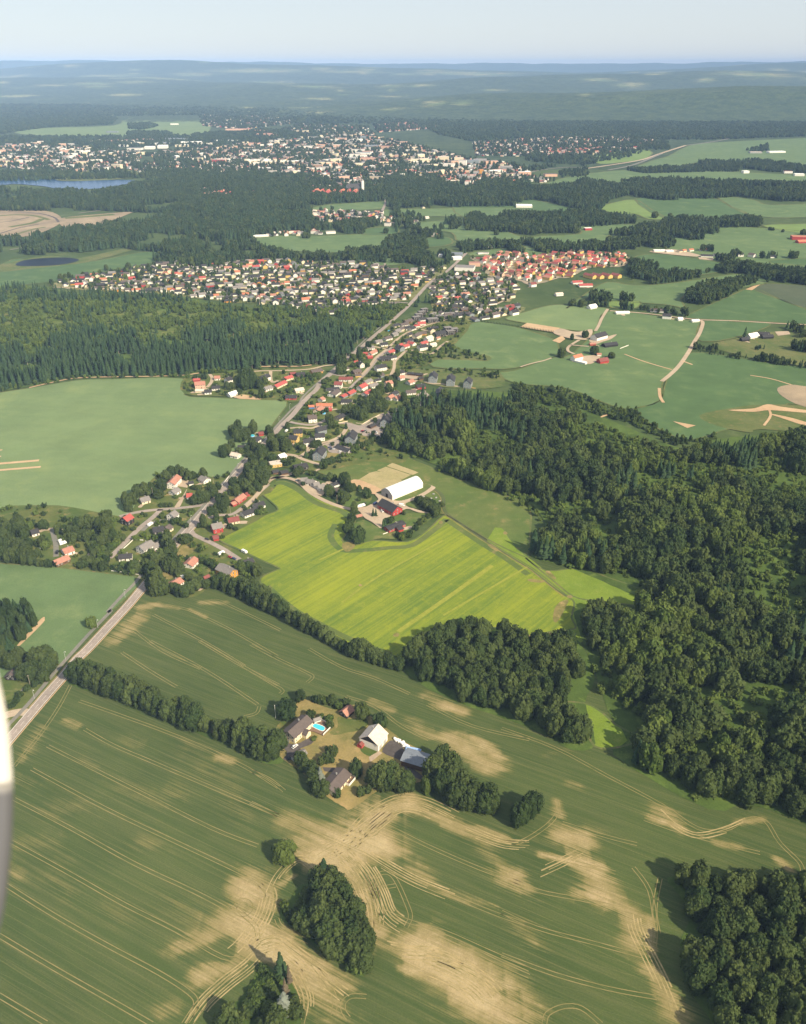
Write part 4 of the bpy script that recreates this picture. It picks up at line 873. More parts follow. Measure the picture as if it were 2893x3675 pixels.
trees('bush', 'FM', [(480,795,4,3),(530,770,5,3.4),(570,780,4,3),(590,710,5.5,3.4),(560,700,4.5,3),(610,690,4,2.6)], 'round shrub in the clump on the dry lawn in front of the pool house', 'shrubs of the dry lawn clump')
trees('dark', 'FM', [(825,912,11,4.6)], 'dark upright tree beside the brown-roofed bungalow', None)
trees('broad', 'FM', [(1000,1005,14,5.4),(1070,1020,16,6),(1080,960,15,5.5),(1150,1025,16,6.2),(1180,960,14,5.4),(1230,1030,15,5.8),(1300,1045,13,5.6),(1340,1040,11,4.6)], 'tall leafy tree in the dense row right of the bungalow', 'trees of the row right of the bungalow')
trees('bright', 'FM', [(1525,1070,10,4.2)], 'lighter green tree beside the grey-roofed yard shed', None)
trees('broad', 'FM', [(280,800,9,4),(320,850,8,4),(360,890,8,4),(400,950,9,4.2),(395,880,8,3.6),(500,1090,10,5),(440,1090,9,4.4),(410,1010,9,4)], 'bushy tree in the hedge left of the brown-roofed bungalow', 'trees of the hedge left of the bungalow')
tree('pale', g('FM', 468, 975), 12, 3.2, 'pale silvery spruce in the hedge left of the bungalow')
trees('bush', 'FM', [(635,1115,4,3),(870,1100,4,3.2),(930,1080,3.6,3),(405,565,2.5,2),(560,440,4,2.6),(560,390,5,2.8),(370,345,5,3.6),(480,360,3.4,2.2)], 'garden bush beside a house of the pool farm', 'garden bushes of the pool farm')
trees('broad', 'N2', [(1040,790,18,7),(1090,860,17,7),(1130,820,18,7),(1170,925,15,6),(1190,850,16,6.5),(1240,945,14,5.6),(1260,880,14,5.6),(1320,965,14,5.6),(1370,955,14,5.4),(1140,740,15,6),(1080,710,14,6),(1340,900,13,5.4)], 'tall broad tree in the big clump right of the grey-roofed yard shed', 'trees of the clump right of the yard shed')
trees('dark', 'N3', [(95,1022,15,5.6),(140,985,15,5.4),(175,945,13,5)], 'dark tree in the small standalone clump at the field corner', 'trees of the standalone clump')
trees('spruce', 'B1', [(1140,520,20,4.2)], 'tall pointed conifer at the upper tip of the field copse', None)
trees('broad', 'B1', [(1085,560,13,5),(1220,560,14,5.5),(1060,660,13,5),(1180,680,15,6),(1280,640,13,5.5),(1340,740,14,5.5),(1120,820,14,5.5),(1240,840,16,6.4),(1390,840,14,5.6),(1460,930,14,5.6),(1330,950,15,6),(1110,1010,17,6.5),(1200,1060,15,6),(1400,1030,14,5.6),(1520,1060,13,5.4),(1560,1180,13,5.4),(1440,1170,14,5.6),(1300,1180,14,6),(1150,1190,15,6),(1180,1290,10,4.6),(1320,1310,11,5),(1440,1310,12,5),(1560,1320,12,5.2),(1600,1230,12,5),(1500,1440,11,5),(1580,1470,11,5),(1240,1340,8,4.4),(930,960,10,4.6),(860,1000,9,4.4),(960,1060,10,5)],
      'leafy tree in the triangular copse out in the grain field', 'trees of the triangular copse')
trees('bush', 'B1', [(720,870,3.6,3),(690,800,3.4,2.6),(800,960,4,3.2),(760,910,4,3),(1130,1280,4,3),(1490,1500,4,3.4),(1420,1480,3.6,3),(900,700,3,3),(860,780,3,3),(940,650,3,3)], 'low bush along the left edge of the triangular copse', 'bushes of the triangular copse')
trees('spruce', 'B1', [(655,1560,19,3.6)], 'tall dark conifer at the top of the bottom-left thicket', None)
trees('dying', 'B1', [(745,1650,14,2.4),(700,1760,12,2.4)], 'brown withering conifer in the bottom-left thicket', 'withered conifers of the bottom-left thicket')
tree('pale', g('B1', 690, 1960), 15, 4.4, 'grey-green pale conifer in the bottom-left thicket')
trees('broad', 'B1', [(620,2090,10,4.6),(560,2150,9,4.6),(760,1960,6,3.4),(800,1870,6,3),(830,2000,6,3.2),(450,2130,6,3.6),(60,2060,10,4.4),(10,2140,10,4.6),(130,2200,9,4.4),(560,1760,4,3)], 'leafy tree in the thicket at the bottom edge of the photo', 'trees of the bottom-edge thicket')
trees('bush', 'B1', [(440,1500,2.6,3),(480,1620,2.8,3.4),(540,1640,3,3.4),(400,1700,2.8,3.4),(340,1800,2.8,3.6),(460,1760,2.8,3.6),(290,1900,3,3.6),(400,1880,3,3.8),(530,1700,3,3.4),(580,1620,3,3),(350,1980,3.2,3.8),(500,1930,3.2,3.6),(250,2000,3.2,3.6),(1480,1420,3,3)], 'bright green undergrowth bush in the bottom-edge thicket', 'undergrowth of the bottom-edge thicket')
# hedge below the rapeseed
trees('broad', 'M1', [(1400,890,11,4.8),(1440,905,12,5),(1480,890,12,5),(1510,930,14,5.6),(1550,915,14,5.6),(1580,960,13,5.4),(1620,955,13,5),(1650,995,12,5),(1690,1010,12,5),(1480,780,10,4.5),(1530,770,8,4),(1580,790,8,4),(1330,870,8,4)], 'dark tree in the hedge between the rapeseed and the grain field', 'trees of the hedge below the rapeseed field')
trees('broad', 'M2', [(15,960,13,5.4),(60,985,12,5),(105,1005,11,4.8),(150,1025,11,4.6),(195,1045,13,4.8),(250,1085,9,4),(290,1100,10,4.4),(330,1125,10,4.4),(370,1140,10,4.2),(410,1160,9,4),(450,1180,8,4),(490,1205,7,3.8),(530,1230,7,3.6),(570,1255,7,3.6),(610,1275,8,4),(650,1290,12,5.2),(690,1295,13,5.4),(730,1310,9,4.2),(770,1325,9,4.2),(805,1335,8,4),(845,1345,8,4),(880,1352,7,4),(910,1360,8,4)], 'dark tree in the hedge between the rapeseed and the grain field', 'trees of the hedge below the rapeseed field')
# farm with the red barn
trees('dark', 'RB', [(220,1190,13,7)], 'very large round tree below the red barn yard', None)
trees('broad', 'RB', [(110,1010,10,4.4),(60,1060,9,4),(170,760,11,4),(130,900,9,4)], 'leafy tree along the drive left of the red barn yard', 'trees along the drive of the red barn')
trees('dark', 'RB', [(350,545,9,4.6)], 'round dark tree by the sandy riding ring', None)
trees('spruce', 'RB', [(240,455,7,2.4)], 'small cone-shaped tree by the sandy riding ring', None)
trees('spruce', 'RB', [(445,825,9.5,1.7),(485,822,8.5,1.5)], 'slim cypress-like tree in the gravel yard before the red barn', 'slim trees before the red barn')
trees('spruce', 'RB', [(590,985,8.5,1.6),(618,980,8.5,1.6)], 'slim cypress-like tree beside the low red house', 'slim trees beside the low red house')
trees('broad', 'RB', [(1130,650,8,4.4),(1190,690,8,4.6),(1250,730,9,4.8),(1330,780,9,4.6),(1290,690,8,4.6),(1380,760,8,4.2),(1350,830,9,4),(1220,640,7,4.2),(1100,610,6,3.8),(1440,680,5,3.6)], 'small tree in the thicket between the white hall and the track bend', 'trees of the thicket by the white hall')
trees('bush', 'RB', [(720,890,4,2.6),(690,920,4,2.4),(880,1140,5,3),(860,1165,5,3),(800,1120,4,3),(980,1090,4,3),(1060,1020,4,3),(1120,950,4,3),(1180,900,4,3),(1240,850,4,3),(960,1130,4,3),(890,800,3,2)], 'bush beside the low red house and along the rapeseed edge', 'bushes around the low red house')
trees('broad', 'RB', [(20,340,11,4.6),(70,400,10,4),(100,465,9,3.8),(40,600,9,4),(-30,560,9,4),(90,560,6,3)], 'garden tree between the row of houses and the riding ring', 'garden trees left of the riding ring')
trees('bush', 'RB', [(240,600,4,2.2),(0,650,5,3)], 'garden shrub on the lawn above the red barn drive', 'shrubs above the red barn drive')
# village
trees('broad', 'V1', [(195,560,16,4.6),(160,480,13,4.4),(240,480,12,4.4),(290,400,13,5),(370,390,15,6),(440,380,14,5),(520,420,10,4.6),(560,330,12,5),(600,230,13,5.4),(660,190,13,5),(740,180,13,4.8),(790,200,12,4.4),(850,220,11,4),(900,210,9,3.4),(1010,205,12,4.6)], 'tall tree at the edge of the pale field behind the village houses', 'trees behind the village by the pale field')
trees('broad', 'V1', [(920,480,9,5),(980,470,11,5),(1040,450,10,5),(1100,410,9,4.4),(960,420,9,4.4),(1130,370,9,4),(1170,320,8,4),(1090,330,6,4),(960,330,5,3.6),(900,320,5,3.4)], 'garden tree in the thicket where the village lanes meet', 'trees where the village lanes meet')
trees('broad', 'V1', [(1370,390,13,5.6),(1430,340,12,5),(1340,310,12,5),(1220,570,13,5.2),(1150,570,10,4.4),(1250,500,12,5),(1190,480,11,4.8),(1010,740,14,3.6),(1090,600,8,3.4),(1150,660,9,2.8)], 'tall tree beside the main road through the village', 'trees beside the road through the village')
trees('broad', 'V1', [(1540,250,16,6),(1580,180,16,6.4),(1620,230,17,6.6),(1660,170,15,6),(1530,380,11,4.4),(1600,330,9,4),(1500,160,14,5.4),(1680,250,12,5)], 'big dark tree in the clump between the two roads', 'trees of the clump between the two roads')
trees('broad', 'V1', [(500,1480,22,5),(440,1420,18,5),(560,1470,20,5.4),(520,1360,18,5.4),(460,1300,17,5),(400,1230,13,4.6),(620,900,13,4.6),(600,960,13,4.6),(660,1020,15,5.4),(620,1120,15,5),(690,1160,14,5),(560,1140,14,5),(640,1220,13,5),(690,1240,12,4.6),(760,1230,11,4.4),(740,1280,8,4),(500,1180,13,5),(440,1130,10,4)], 'very tall tree in the stand where the road enters the village', 'trees where the road enters the village')
trees('broad', 'V1', [(250,1220,10,5.4),(310,1230,9,5),(200,1190,7,4),(810,910,9,5),(770,900,8,4.4),(850,890,7,4)], 'spreading tree by the grey-roofed white house', 'trees around the grey-roofed white house')
trees('broad', 'V1', [(690,1440,8,4.6),(740,1480,8,4.8),(800,1490,9,5),(860,1450,10,5),(920,1420,10,5),(960,1390,9,4.6),(850,1310,7,4.4),(1050,1400,8,4.4),(1120,1370,8,4.4),(1180,1390,7,4),(1240,1390,8,4.4),(1300,1400,8,4.6),(990,1330,6,3.6),(1200,1310,7,4),(1000,1130,5,3.4),(1080,1150,6,3.6),(1130,1190,6,3.6),(640,1440,6,4)], 'leafy tree in the thicket below the orange house', 'trees of the thicket below the orange house')
trees('bush', 'V1', [(340,610,3,2),(380,620,3,2),(290,720,3,2.2),(160,770,4,2.6),(240,770,3,2.4),(550,640,4,2.6),(570,690,3,2.4),(680,700,5,3.4),(730,690,5,3.4),(770,720,4,3),(820,740,4,3),(790,580,3,2.4),(880,580,4,2.6),(550,510,3,3),(600,510,3,3),(650,510,3,3),(700,420,3,2.4),(540,870,4,3),(460,860,3,3),(350,840,3,3),(1300,750,4,3),(1360,770,3,2.4),(1640,580,6,3.4),(1590,600,5,3),(1450,530,3,2),(1470,560,3,2),(960,740,4,2.4),(1210,860,3,2.4),(1500,1180,5,3),(1560,1200,5,3.2),(1610,1220,5,3),(1520,1240,5,3.4),(440,1040,5,3),(400,1060,4,3)], 'small garden bush between the village houses', 'garden bushes of the village')
trees('broad', 'V2', [(60,700,13,5),(140,740,14,5),(210,740,14,5.4),(270,750,14,5.4),(330,760,14,5.4),(390,760,13,5),(30,620,14,5.4),(110,620,14,5.4),(180,600,14,5.4),(260,640,15,5.6),(340,680,16,6),(60,480,14,5),(150,440,14,5.4),(230,440,15,5.4),(300,470,14,5),(100,380,14,5),(180,370,14,5),(260,380,14,5),(40,350,13,5),(360,560,10,4),(330,410,9,4),(250,320,13,5),(440,680,7,4),(470,640,6,3)], 'leafy tree in the wood at the left edge by the white house', 'trees of the wood at the left edge')
trees('broad', 'V2', [(450,780,6,2.6),(490,785,6,2.6),(530,790,6,2.6),(570,795,6.5,2.6),(610,800,6.5,2.6)], 'clipped tree in the dark hedge along the left green field', 'hedge trees along the left green field')
trees('dark', 'V2', [(545,330,9,5)], 'round dark tree behind the white house at the left', None)
trees('bright', 'V2', [(375,340,8,3.4)], 'small tree behind the white house at the left', None)
trees('broad', 'V2', [(720,390,9,4.6),(810,400,10,4.6),(870,420,10,5),(900,500,9,4.6),(840,480,8,4),(960,340,13,5),(1020,330,13,5),(1090,320,14,5),(1010,470,10,5),(1080,480,10,5),(940,420,10,5),(1170,330,12,4.6),(1230,350,13,5),(1300,330,15,5.4),(1280,430,15,5.4),(1350,430,15,5.4),(1300,480,14,5),(1400,470,12,4.6),(1180,500,8,4.4),(1240,520,8,4.4),(1440,480,7,4),(1500,470,6,4),(1330,220,10,4)], 'leafy tree in the wood between the pink-roofed house and the red-roofed shed', 'trees of the wood behind the pink-roofed house')
trees('bush', 'V2', [(1130,620,5,4),(1180,600,6,4.4),(1220,640,6,4.4),(1120,560,5,4),(1180,680,6,4.4),(1250,700,6,4.4),(1060,740,5,4),(1120,770,6,4.4),(1180,820,6,4.6),(1220,780,6,4.4),(1290,740,6,4.4),(1040,800,5,4),(960,790,4,3.4),(1000,810,5,3.8),(1330,680,5,4),(1270,830,7,4.4),(1340,600,4,4),(1400,560,4,4),(1440,520,4,4),(960,560,3,2.6),(1000,640,2.4,2),(930,680,2.6,2),(560,580,7,4),(520,520,7,4),(590,560,6,3.6),(1550,350,4,2.6),(1640,350,3,2.4),(700,790,4,2.6)], 'overgrown shrub below the left wood', 'shrubs below the left wood')
trees('broad', 'L1', [(60,1130,13,5),(20,1040,12,5),(130,1160,13,4.6),(200,1120,12,4.4),(250,1080,13,5),(300,1290,13,5.4),(370,1300,13,5.4),(430,1250,13,5.4),(440,1130,14,5.4),(520,1120,15,6),(590,1100,15,6),(560,1240,12,5),(600,1180,11,4.6),(640,1120,10,4.6),(530,1310,8,4)], 'leafy tree of the group between the footpath and the left field', 'trees by the footpath at the left field')
trees('bright', 'L1', [(1112,665,8.5,4)], 'lone small tree beside the footpath in the left field', None)
trees('bush', 'L1', [(420,1370,3,3),(470,1340,3,3),(150,1620,3,3),(120,1600,3,2.6),(200,1570,3,3),(330,1420,3,3),(240,1500,3,3)], 'shrub on the verge left of the main road', 'verge shrubs left of the main road')
P = gl('M1', [(-60,1000),(60,995),(150,1010),(230,1060),(235,1100),(160,1185),(80,1245),(0,1285),(-60,1290)])
for x, y in fill(P, 5.2, 3): tree('dark' if rng.random() < .5 else 'spruce', pxy(x, y), rng.uniform(10, 14), rng.uniform(2.6, 3.6), 'dark pine in the dense block of woodland in the left green field', 'pines of the woodland block at the left')
trees('broad', 'T3', [(-60,1240,14,5),(-20,1100,15,5),(40,1110,15,6),(110,1130,16,6),(170,1110,15,5.6),(60,1010,14,5.6),(150,1010,14,5.4),(190,1060,12,5),(30,920,13,5),(130,840,12,5),(70,760,12,5),(20,700,11,4.6),(240,720,13,5.4),(300,740,14,5.4),(250,650,12,5),(420,750,16,5),(460,730,14,4.4),(390,680,12,4.4),(330,640,11,4.6),(40,500,14,4.6),(225,540,12,4),(450,470,9,3),(990,470,17,4.6),(950,400,13,4.4),(1060,545,6,3.6),(1160,290,12,5),(1220,280,11,5),(1300,350,15,6),(1360,360,14,5.6),(1390,300,13,5),(1430,270,15,5.4),(1500,250,17,6),(1560,270,17,6),(1600,230,15,5.6),(1470,180,15,5.4),(1540,120,16,5.6),(1600,60,16,5.6),(100,1230,7,4.4),(160,1160,6,4)], 'leafy tree between the houses of the upper village', 'trees between the houses of the upper village')
trees('dark', 'T3', [(270,870,8,5.2)], 'round dark tree by the white house left of the yellow house', None)
trees('spruce', 'T3', [(1170,475,9,2.6),(680,830,9,3),(1120,600,8,2.4)], 'small pointed spruce between the apartment houses', 'small spruces by the apartment houses')
trees('broad', 'T3', [(900,960,10,4),(960,910,7,3.6),(1000,890,7,3.6),(560,1050,9,4.4),(600,1030,10,4.4),(860,1085,5,3),(970,1110,10,4),(1030,1110,8,3),(1150,1160,13,5.6),(1200,1240,10,5),(1260,1230,8,3.6),(960,1290,10,5),(1000,1290,8,4),(1100,1340,8,4.4),(780,700,8,4.6),(820,690,8,4.6),(640,740,7,4),(1330,1230,6,2.6)], 'garden tree beside the gravel lane near the white row of houses', 'garden trees near the white row of houses')
trees('bush', 'T3', [(1250,745,5,3),(1300,735,6,3.4),(1360,710,6,3.6),(1420,680,6,3.6),(1470,660,6,3.6),(1520,630,6,3.6),(1130,800,3,2.4),(1080,840,3,2.4),(1040,860,3,2.4)], 'round bush in the hedge below the parking lot', 'bushes of the hedge below the parking lot')
trees('bush', 'T3', [(400,920,5,3.4),(440,930,5,3.4),(480,910,5,3.4),(520,880,5,3.2),(400,880,4,3),(770,1040,4,3),(740,1040,4,3),(640,1170,4,2.4),(620,340,5,3.6),(660,290,5,3.6),(680,240,4,3.4),(580,360,5,3.4),(640,370,5,3.2),(700,380,4,3),(930,270,5,3.4),(880,290,4,3),(1180,360,4,3.2),(600,720,4,3),(960,590,3,2.4),(1030,200,4,2.6),(480,860,4,3)], 'garden bush between the houses of the upper village', 'garden bushes of the upper village')
trees('dark', 'T5', [(740,490,18,6.4),(790,500,20,7),(840,490,20,7),(890,480,18,6.6),(780,420,19,6.6),(850,410,19,6.6)], 'very large dark tree in the tall clump left of the road', 'trees of the tall clump left of the road')
trees('broad', 'T5', [(570,500,10,4.6),(620,500,10,4.6),(710,560,8,5),(990,610,16,4.6),(970,500,15,4.4),(1030,440,11,4.4),(660,1090,14,5.4),(700,1140,14,5.4),(760,1140,14,5.6),(810,1100,12,5),(880,1040,14,5.4),(700,1010,14,5.4),(640,1060,12,5),(1080,1060,12,5),(520,1330,13,5.4),(570,1290,11,5),(620,1220,10,4.6),(1000,1330,14,5.4),(940,1340,9,5),(850,1330,7,5),(720,1300,8,5),(810,1270,7,5)], 'leafy tree along the edge of the pale field left of the road', 'trees along the pale field left of the road')
trees('spruce', 'T5', [(1345,535,8,2.6),(1480,370,7,3),(1610,430,9,3)], 'single dark conifer on the lawn left of the road', 'conifers on the lawn left of the road')
trees('bush', 'T5', [(180,380,5,4),(290,375,5,4.4),(1230,645,4,3),(1560,350,5,4),(1640,360,6,4.4),(1690,340,5,4),(50,440,3,2),(45,500,3,2),(860,560,4,3.4),(460,540,3,3)], 'bush beside the houses at the top of the pale field', 'bushes at the top of the pale field')
trees('broad', 'T1', [(1080,830,17,5),(1130,820,17,5.4),(1090,720,16,5),(1140,700,15,5),(1060,700,16,5),(900,950,8,4),(940,920,7,4),(1250,660,9,5),(1260,740,6,5),(1320,730,6,5),(1400,700,7,5),(1430,740,6,4.6),(1360,690,7,5)], 'broad tree at the bend of the road below the spruce wood', 'trees at the road bend below the spruce wood')
trees('dark', 'T1', [(1330,640,17,4.2),(1440,530,13,4.4)], 'dark conifer-shaped tree beside the red-roofed sheds by the road', 'dark trees by the red-roofed sheds')
trees('broad', 'T4', [(130,470,15,5),(200,430,17,5.6),(60,560,13,5),(170,610,15,5),(230,600,14,5),(280,580,13,4.6),(510,480,12,4.4),(320,370,14,4.4),(340,260,10,4),(400,290,8,4),(430,190,10,4.4),(210,180,7,4.4),(160,170,6,4),(100,170,6,3.6),(360,620,6,3)], 'leafy tree beside the lane between the dark-roofed houses', 'trees beside the lane of the dark-roofed houses')
# right-hand farms
trees('broad', 'O2', [(220,690,14,7)], 'big lone tree left of the farm on the right-hand field', None)
trees('dark', 'O2', [(625,655,13,7)], 'big dark tree behind the red farm barn on the right', None)
trees('broad', 'O2', [(830,700,9,5.4)], 'round tree right of the red farm barn on the right', None)
trees('dark', 'O2', [(510,450,11,5.4)], 'dark tree beside the paddock road at the right-hand farm', None)
trees('dark', 'O2', [(350,475,9,3)], 'slim dark tree beside the paddock at the right-hand farm', None)
trees('broad', 'O2', [(345,60,11,6),(470,70,13,8),(600,60,8,5)] , 'broad tree at the top edge of the right-hand field', 'trees at the top of the right-hand field')

def split_labels(pts, hr, rr, text, ang, thirds, sides):
    u = pts[:, 0] * math.cos(ang) + pts[:, 1] * math.sin(ang); v = pts[:, 1] * math.cos(ang) - pts[:, 0] * math.sin(ang)
    if math.cos(ang) < 0: u, v = -u, -v
    q1, q2 = np.quantile(u, .33), np.quantile(u, .67); qm = np.median(v)
    for (x, y), a, b in zip(pts, u, v):
        w = thirds[0 if a < q1 else 1 if a < q2 else 2] + ', ' + sides[0 if b < qm else 1] + ','
        lab = text.format(w); tree('broad', pxy(x, y), rng.uniform(*hr), rng.uniform(*rr), lab, lab.replace('leafy tree', 'leafy trees'))
# --- named woods
WOODS = dict(
 grove=('A', [(858,1398),(905,1360),(960,1345),(1020,1342),(1080,1352),(1130,1378),(1200,1362),(1222,1388),(1230,1440),(1208,1478),(1172,1490),(1220,1535),(1238,1566),(1212,1576),(1150,1545),(1060,1510),(960,1475),(885,1435)]),
 corner=('N3', [(945,1345),(1010,1345),(1100,1365),(1180,1350),(1330,1350),(1420,1380),(1540,1400),(1720,1360),(1900,1360),(1900,2300),(1260,2300),(1190,2150),(1110,2000),(1050,1850),(1060,1700),(1090,1560),(1040,1440)]),
 big=('A', [(812,938),(960,1010),(1090,1062),(1148,1108),(1122,1180),(1195,1200),(1300,1225),(1400,1285),(1240,1300),(1235,1330),(1292,1450),(1322,1500),(1390,1565),(1338,1612),(1405,1650),(1500,1705),(1590,1700),(1720,1745),(1900,1830),(1900,960),(1708,930),(1520,955),(1440,970),(1280,905),(1110,850),(900,850),(850,880)]))
HOLES = [gl('M3', [(930,615),(1100,585),(1185,620),(1060,695),(990,690)]), gl('M3', [(750,640),(860,660),(900,710),(800,720)]), gl('M3', [(1020,920),(1130,1000),(1190,1040),(1110,1095),(1040,1020)]),
         gl('N3', [(1000,470),(1120,480),(1190,600),(1130,600)]), gl('N3', [(470,0),(500,100),(560,230),(600,260),(560,300),(490,200)])]
P = gl(*WOODS['grove'])
split_labels(fill(P, 8.6, 21), (13, 20), (5.2, 7.6), 'rounded leafy tree, {} of the grove below the rapeseed field', ROW_L, ('left third', 'middle', 'right third'), ('grain side', 'rapeseed side'))
P = gl(*WOODS['corner']); pts = in_view(fill(P, 8.6, 22), 12)
split_labels(pts, (11, 18), (4.8, 7.2), 'leafy tree, {} of the dark bottom right corner wood', 0., ('left edge', 'middle', 'right side'), ('near side', 'far side'))
pts = in_view(fill(P, 11, 23), 12)[:70]
for x, y in pts: tree('bush', pxy(x, y), rng.uniform(3, 5), rng.uniform(3, 4.4), 'green bush under the trees of the bottom right wood', 'bushes of the bottom right wood')
P = gl(*WOODS['big']); bigpts = fill(P, 8.3, 24, HOLES); bigpts = in_view(bigpts, 60)
bigpts = bigpts[np.argsort(bigpts[:, 1])]
near, rest_big = bigpts[:70], bigpts[70:]
split_labels(near, (12, 20), (5, 7.4), 'leafy tree, {} of the near end of the big right wood', ROW_L, ('left part', 'middle', 'right part'), ('grain side', 'inner side'))
trees('broad', 'N3', [(1322,1352,9,3)], 'lone slim tree at the field edge above the bottom right wood', None)

# --- woods as masses: geometry-node scatters of whole trees
def far_mesh(name, geo, mats, trunk=True, th=.06):
    V, Fc = geo; V = [tuple(v) for v in V]; Fc = [tuple(f) for f in Fc]; mi = [0] * len(Fc)
    if trunk:
        b = len(V)
        for z, q in ((-.02, th), (.5, th * .7)):
            for k in range(4): V.append((q * math.cos(k * 1.57), q * math.sin(k * 1.57), z))
        for k in range(4): Fc.append((b + k, b + (k + 1) % 4, b + 4 + (k + 1) % 4, b + 4 + k)); mi.append(1)
    me = np_mesh(name, V, Fc, mats, mi)
    return bpy.data.objects.new(name, me)          # source of the instances, not placed itself
SRC_B = [far_mesh('leafy_source', crown_geo(120 + i, 17, 620, tall if i % 2 else oval, .125, 2.2), [MAT['leaf'], MAT['palebark']]) for i in range(4)]
SRC_S = [far_mesh('spruce_source', spruce_geo(130 + i, 9, 8, .12), [MAT['needle'], MAT['palebark']], True, .07) for i in range(4)]
SRC_E = [far_mesh('edge_spruce_source', spruce_geo(140 + i, 8, 8, .32), [MAT['needle'], MAT['palebark']], True, .09) for i in range(3)]
SRC_L = [far_mesh('light_source', crown_geo(150 + i, 8, 160, oval, .2, 1.9, .1, ICO1), [MAT['leaf4'], MAT['bark']]) for i in range(3)]
SRC_F = [far_mesh('far_leafy_source', crown_geo(160 + i, 8, 70, oval, .24, 1.8, .08, ICO1), [MAT['leaf3'], MAT['bark']], False) for i in range(3)] + [far_mesh('far_leafy_source', crown_geo(165 + i, 8, 70, oval, .24, 1.8, .08, ICO1), [MAT['leaf'], MAT['bark']], False) for i in range(2)] + \
        [far_mesh('far_spruce_source', spruce_geo(170 + i, 6, 7, .06), [MAT['needle'], MAT['bark']], False) for i in range(2)]
def scatter(name, label, pts, hs, rs, srcs, z=0.):
    n = len(pts)
    me = bpy.data.meshes.new(name); me.vertices.add(n)
    co = np.zeros((n, 3), np.float32); co[:, :2] = pts; co[:, 2] = z
    me.vertices.foreach_set('co', co.ravel())
    a = me.attributes.new('sc', 'FLOAT_VECTOR', 'POINT'); a.data.foreach_set('vector', np.stack([rs, rs, hs], 1).astype(np.float32).ravel())
    a = me.attributes.new('rz', 'FLOAT_VECTOR', 'POINT'); rz = np.zeros((n, 3), np.float32); rz[:, 2] = nrg.random(n) * 6.28; a.data.foreach_set('vector', rz.ravel())
    a = me.attributes.new('pick', 'INT', 'POINT'); a.data.foreach_set('value', nrg.integers(0, len(srcs), n).astype(np.int32))
    o = new_obj(name, me)
    ng = bpy.data.node_groups.new(name, 'GeometryNodeTree')
    ng.interface.new_socket('Geometry', in_out='INPUT', socket_type='NodeSocketGeometry'); ng.interface.new_socket('Geometry', in_out='OUTPUT', socket_type='NodeSocketGeometry')
    N = ng.nodes.new; L = ng.links.new
    gi, go = N('NodeGroupInput'), N('NodeGroupOutput'); ip = N('GeometryNodeInstanceOnPoints'); jn = N('GeometryNodeJoinGeometry')
    for s in srcs:
        oi = N('GeometryNodeObjectInfo'); oi.inputs['Object'].default_value = s; oi.inputs['As Instance'].default_value = True
        L(oi.outputs['Geometry'], jn.inputs[0])
    L(gi.outputs[0], ip.inputs['Points']); L(jn.outputs[0], ip.inputs['Instance']); ip.inputs['Pick Instance'].default_value = True
    for an, dt, so in (('sc', 'FLOAT_VECTOR', 'Scale'), ('rz', 'FLOAT_VECTOR', 'Rotation'), ('pick', 'INT', 'Instance Index')):
        na = N('GeometryNodeInputNamedAttribute'); na.data_type = dt; na.inputs['Name'].default_value = an
        if so == 'Rotation':
            er = N('FunctionNodeEulerToRotation'); L(na.outputs['Attribute'], er.inputs[0]); L(er.outputs[0], ip.inputs[so])
        else: L(na.outputs['Attribute'], ip.inputs[so])
    L(ip.outputs[0], go.inputs[0])
    md = o.modifiers.new('trees', 'NODES'); md.node_group = ng
    return tag(o, label, 'woodland', None, 'stuff')
def U(n, a, b): return nrg.uniform(a, b, n)
# the rest of the big wood, with conifers mixed in towards the back, gaps and taller groups
def nz(P_, f, s_): return np.array([mnoise.fractal(Vector((x * f, y * f, s_)), 1., 2., 3) for x, y in P_]) if len(P_) else np.zeros(0)
SRC_B2 = [far_mesh('bright_source', crown_geo(180 + i, 17, 560, oval, .125, 2.), [MAT['leaf2'], MAT['palebark']]) for i in range(2)]
SRC_B3 = [far_mesh('dark_source', crown_geo(190 + i, 17, 560, tall if i else oval, .125, 2.), [MAT['leaf3'], MAT['palebark']]) for i in range(2)]
gapn = nz(rest_big, .011, 4.) + .35 * nz(rest_big, .04, 9.)
isgap = gapn < -.14
gappts = rest_big[isgap]
rest_big = rest_big[~isgap]
n = len(rest_big); mixs = nz(rest_big, .007, 2.)
con = mixs + np.clip((rest_big[:, 1] - 900) / 500, -.3, .35) + nrg.normal(size=n) * .15 > .22
b = rest_big[~con]; tone = nz(b, .009, 31.) + nrg.normal(size=len(b)) * .18; hn = nz(b, .02, 17.)
hB = np.clip(15.5 + 9 * hn + U(len(b), -4, 4), 7, 25); rB = np.clip(hB * U(len(b), .3, .46), 2.6, 8)
for nm_, k_, sr in (('broad', np.abs(tone) <= .3, SRC_B), ('bright', tone > .3, SRC_B2), ('dark', tone < -.3, SRC_B3)):
    scatter('leafy_wood', dict(broad='dense mixed leafy wood filling the right side of the photo', bright='lighter green groups of trees inside the big right-hand wood', dark='darkest leafy groups inside the big right-hand wood')[nm_], b[k_], hB[k_], rB[k_], sr)
s = rest_big[con]; s = np.concatenate([s, (s + nrg.normal(size=s.shape) * 3)[::2]]); hS = np.clip(17 + 7 * nz(s, .02, 23.) + U(len(s), -4, 4), 9, 26)
scatter('spruce_wood', 'dark spruces mixed into the big wood on the right', s, hS, hS * U(len(s), .15, .21), SRC_S)
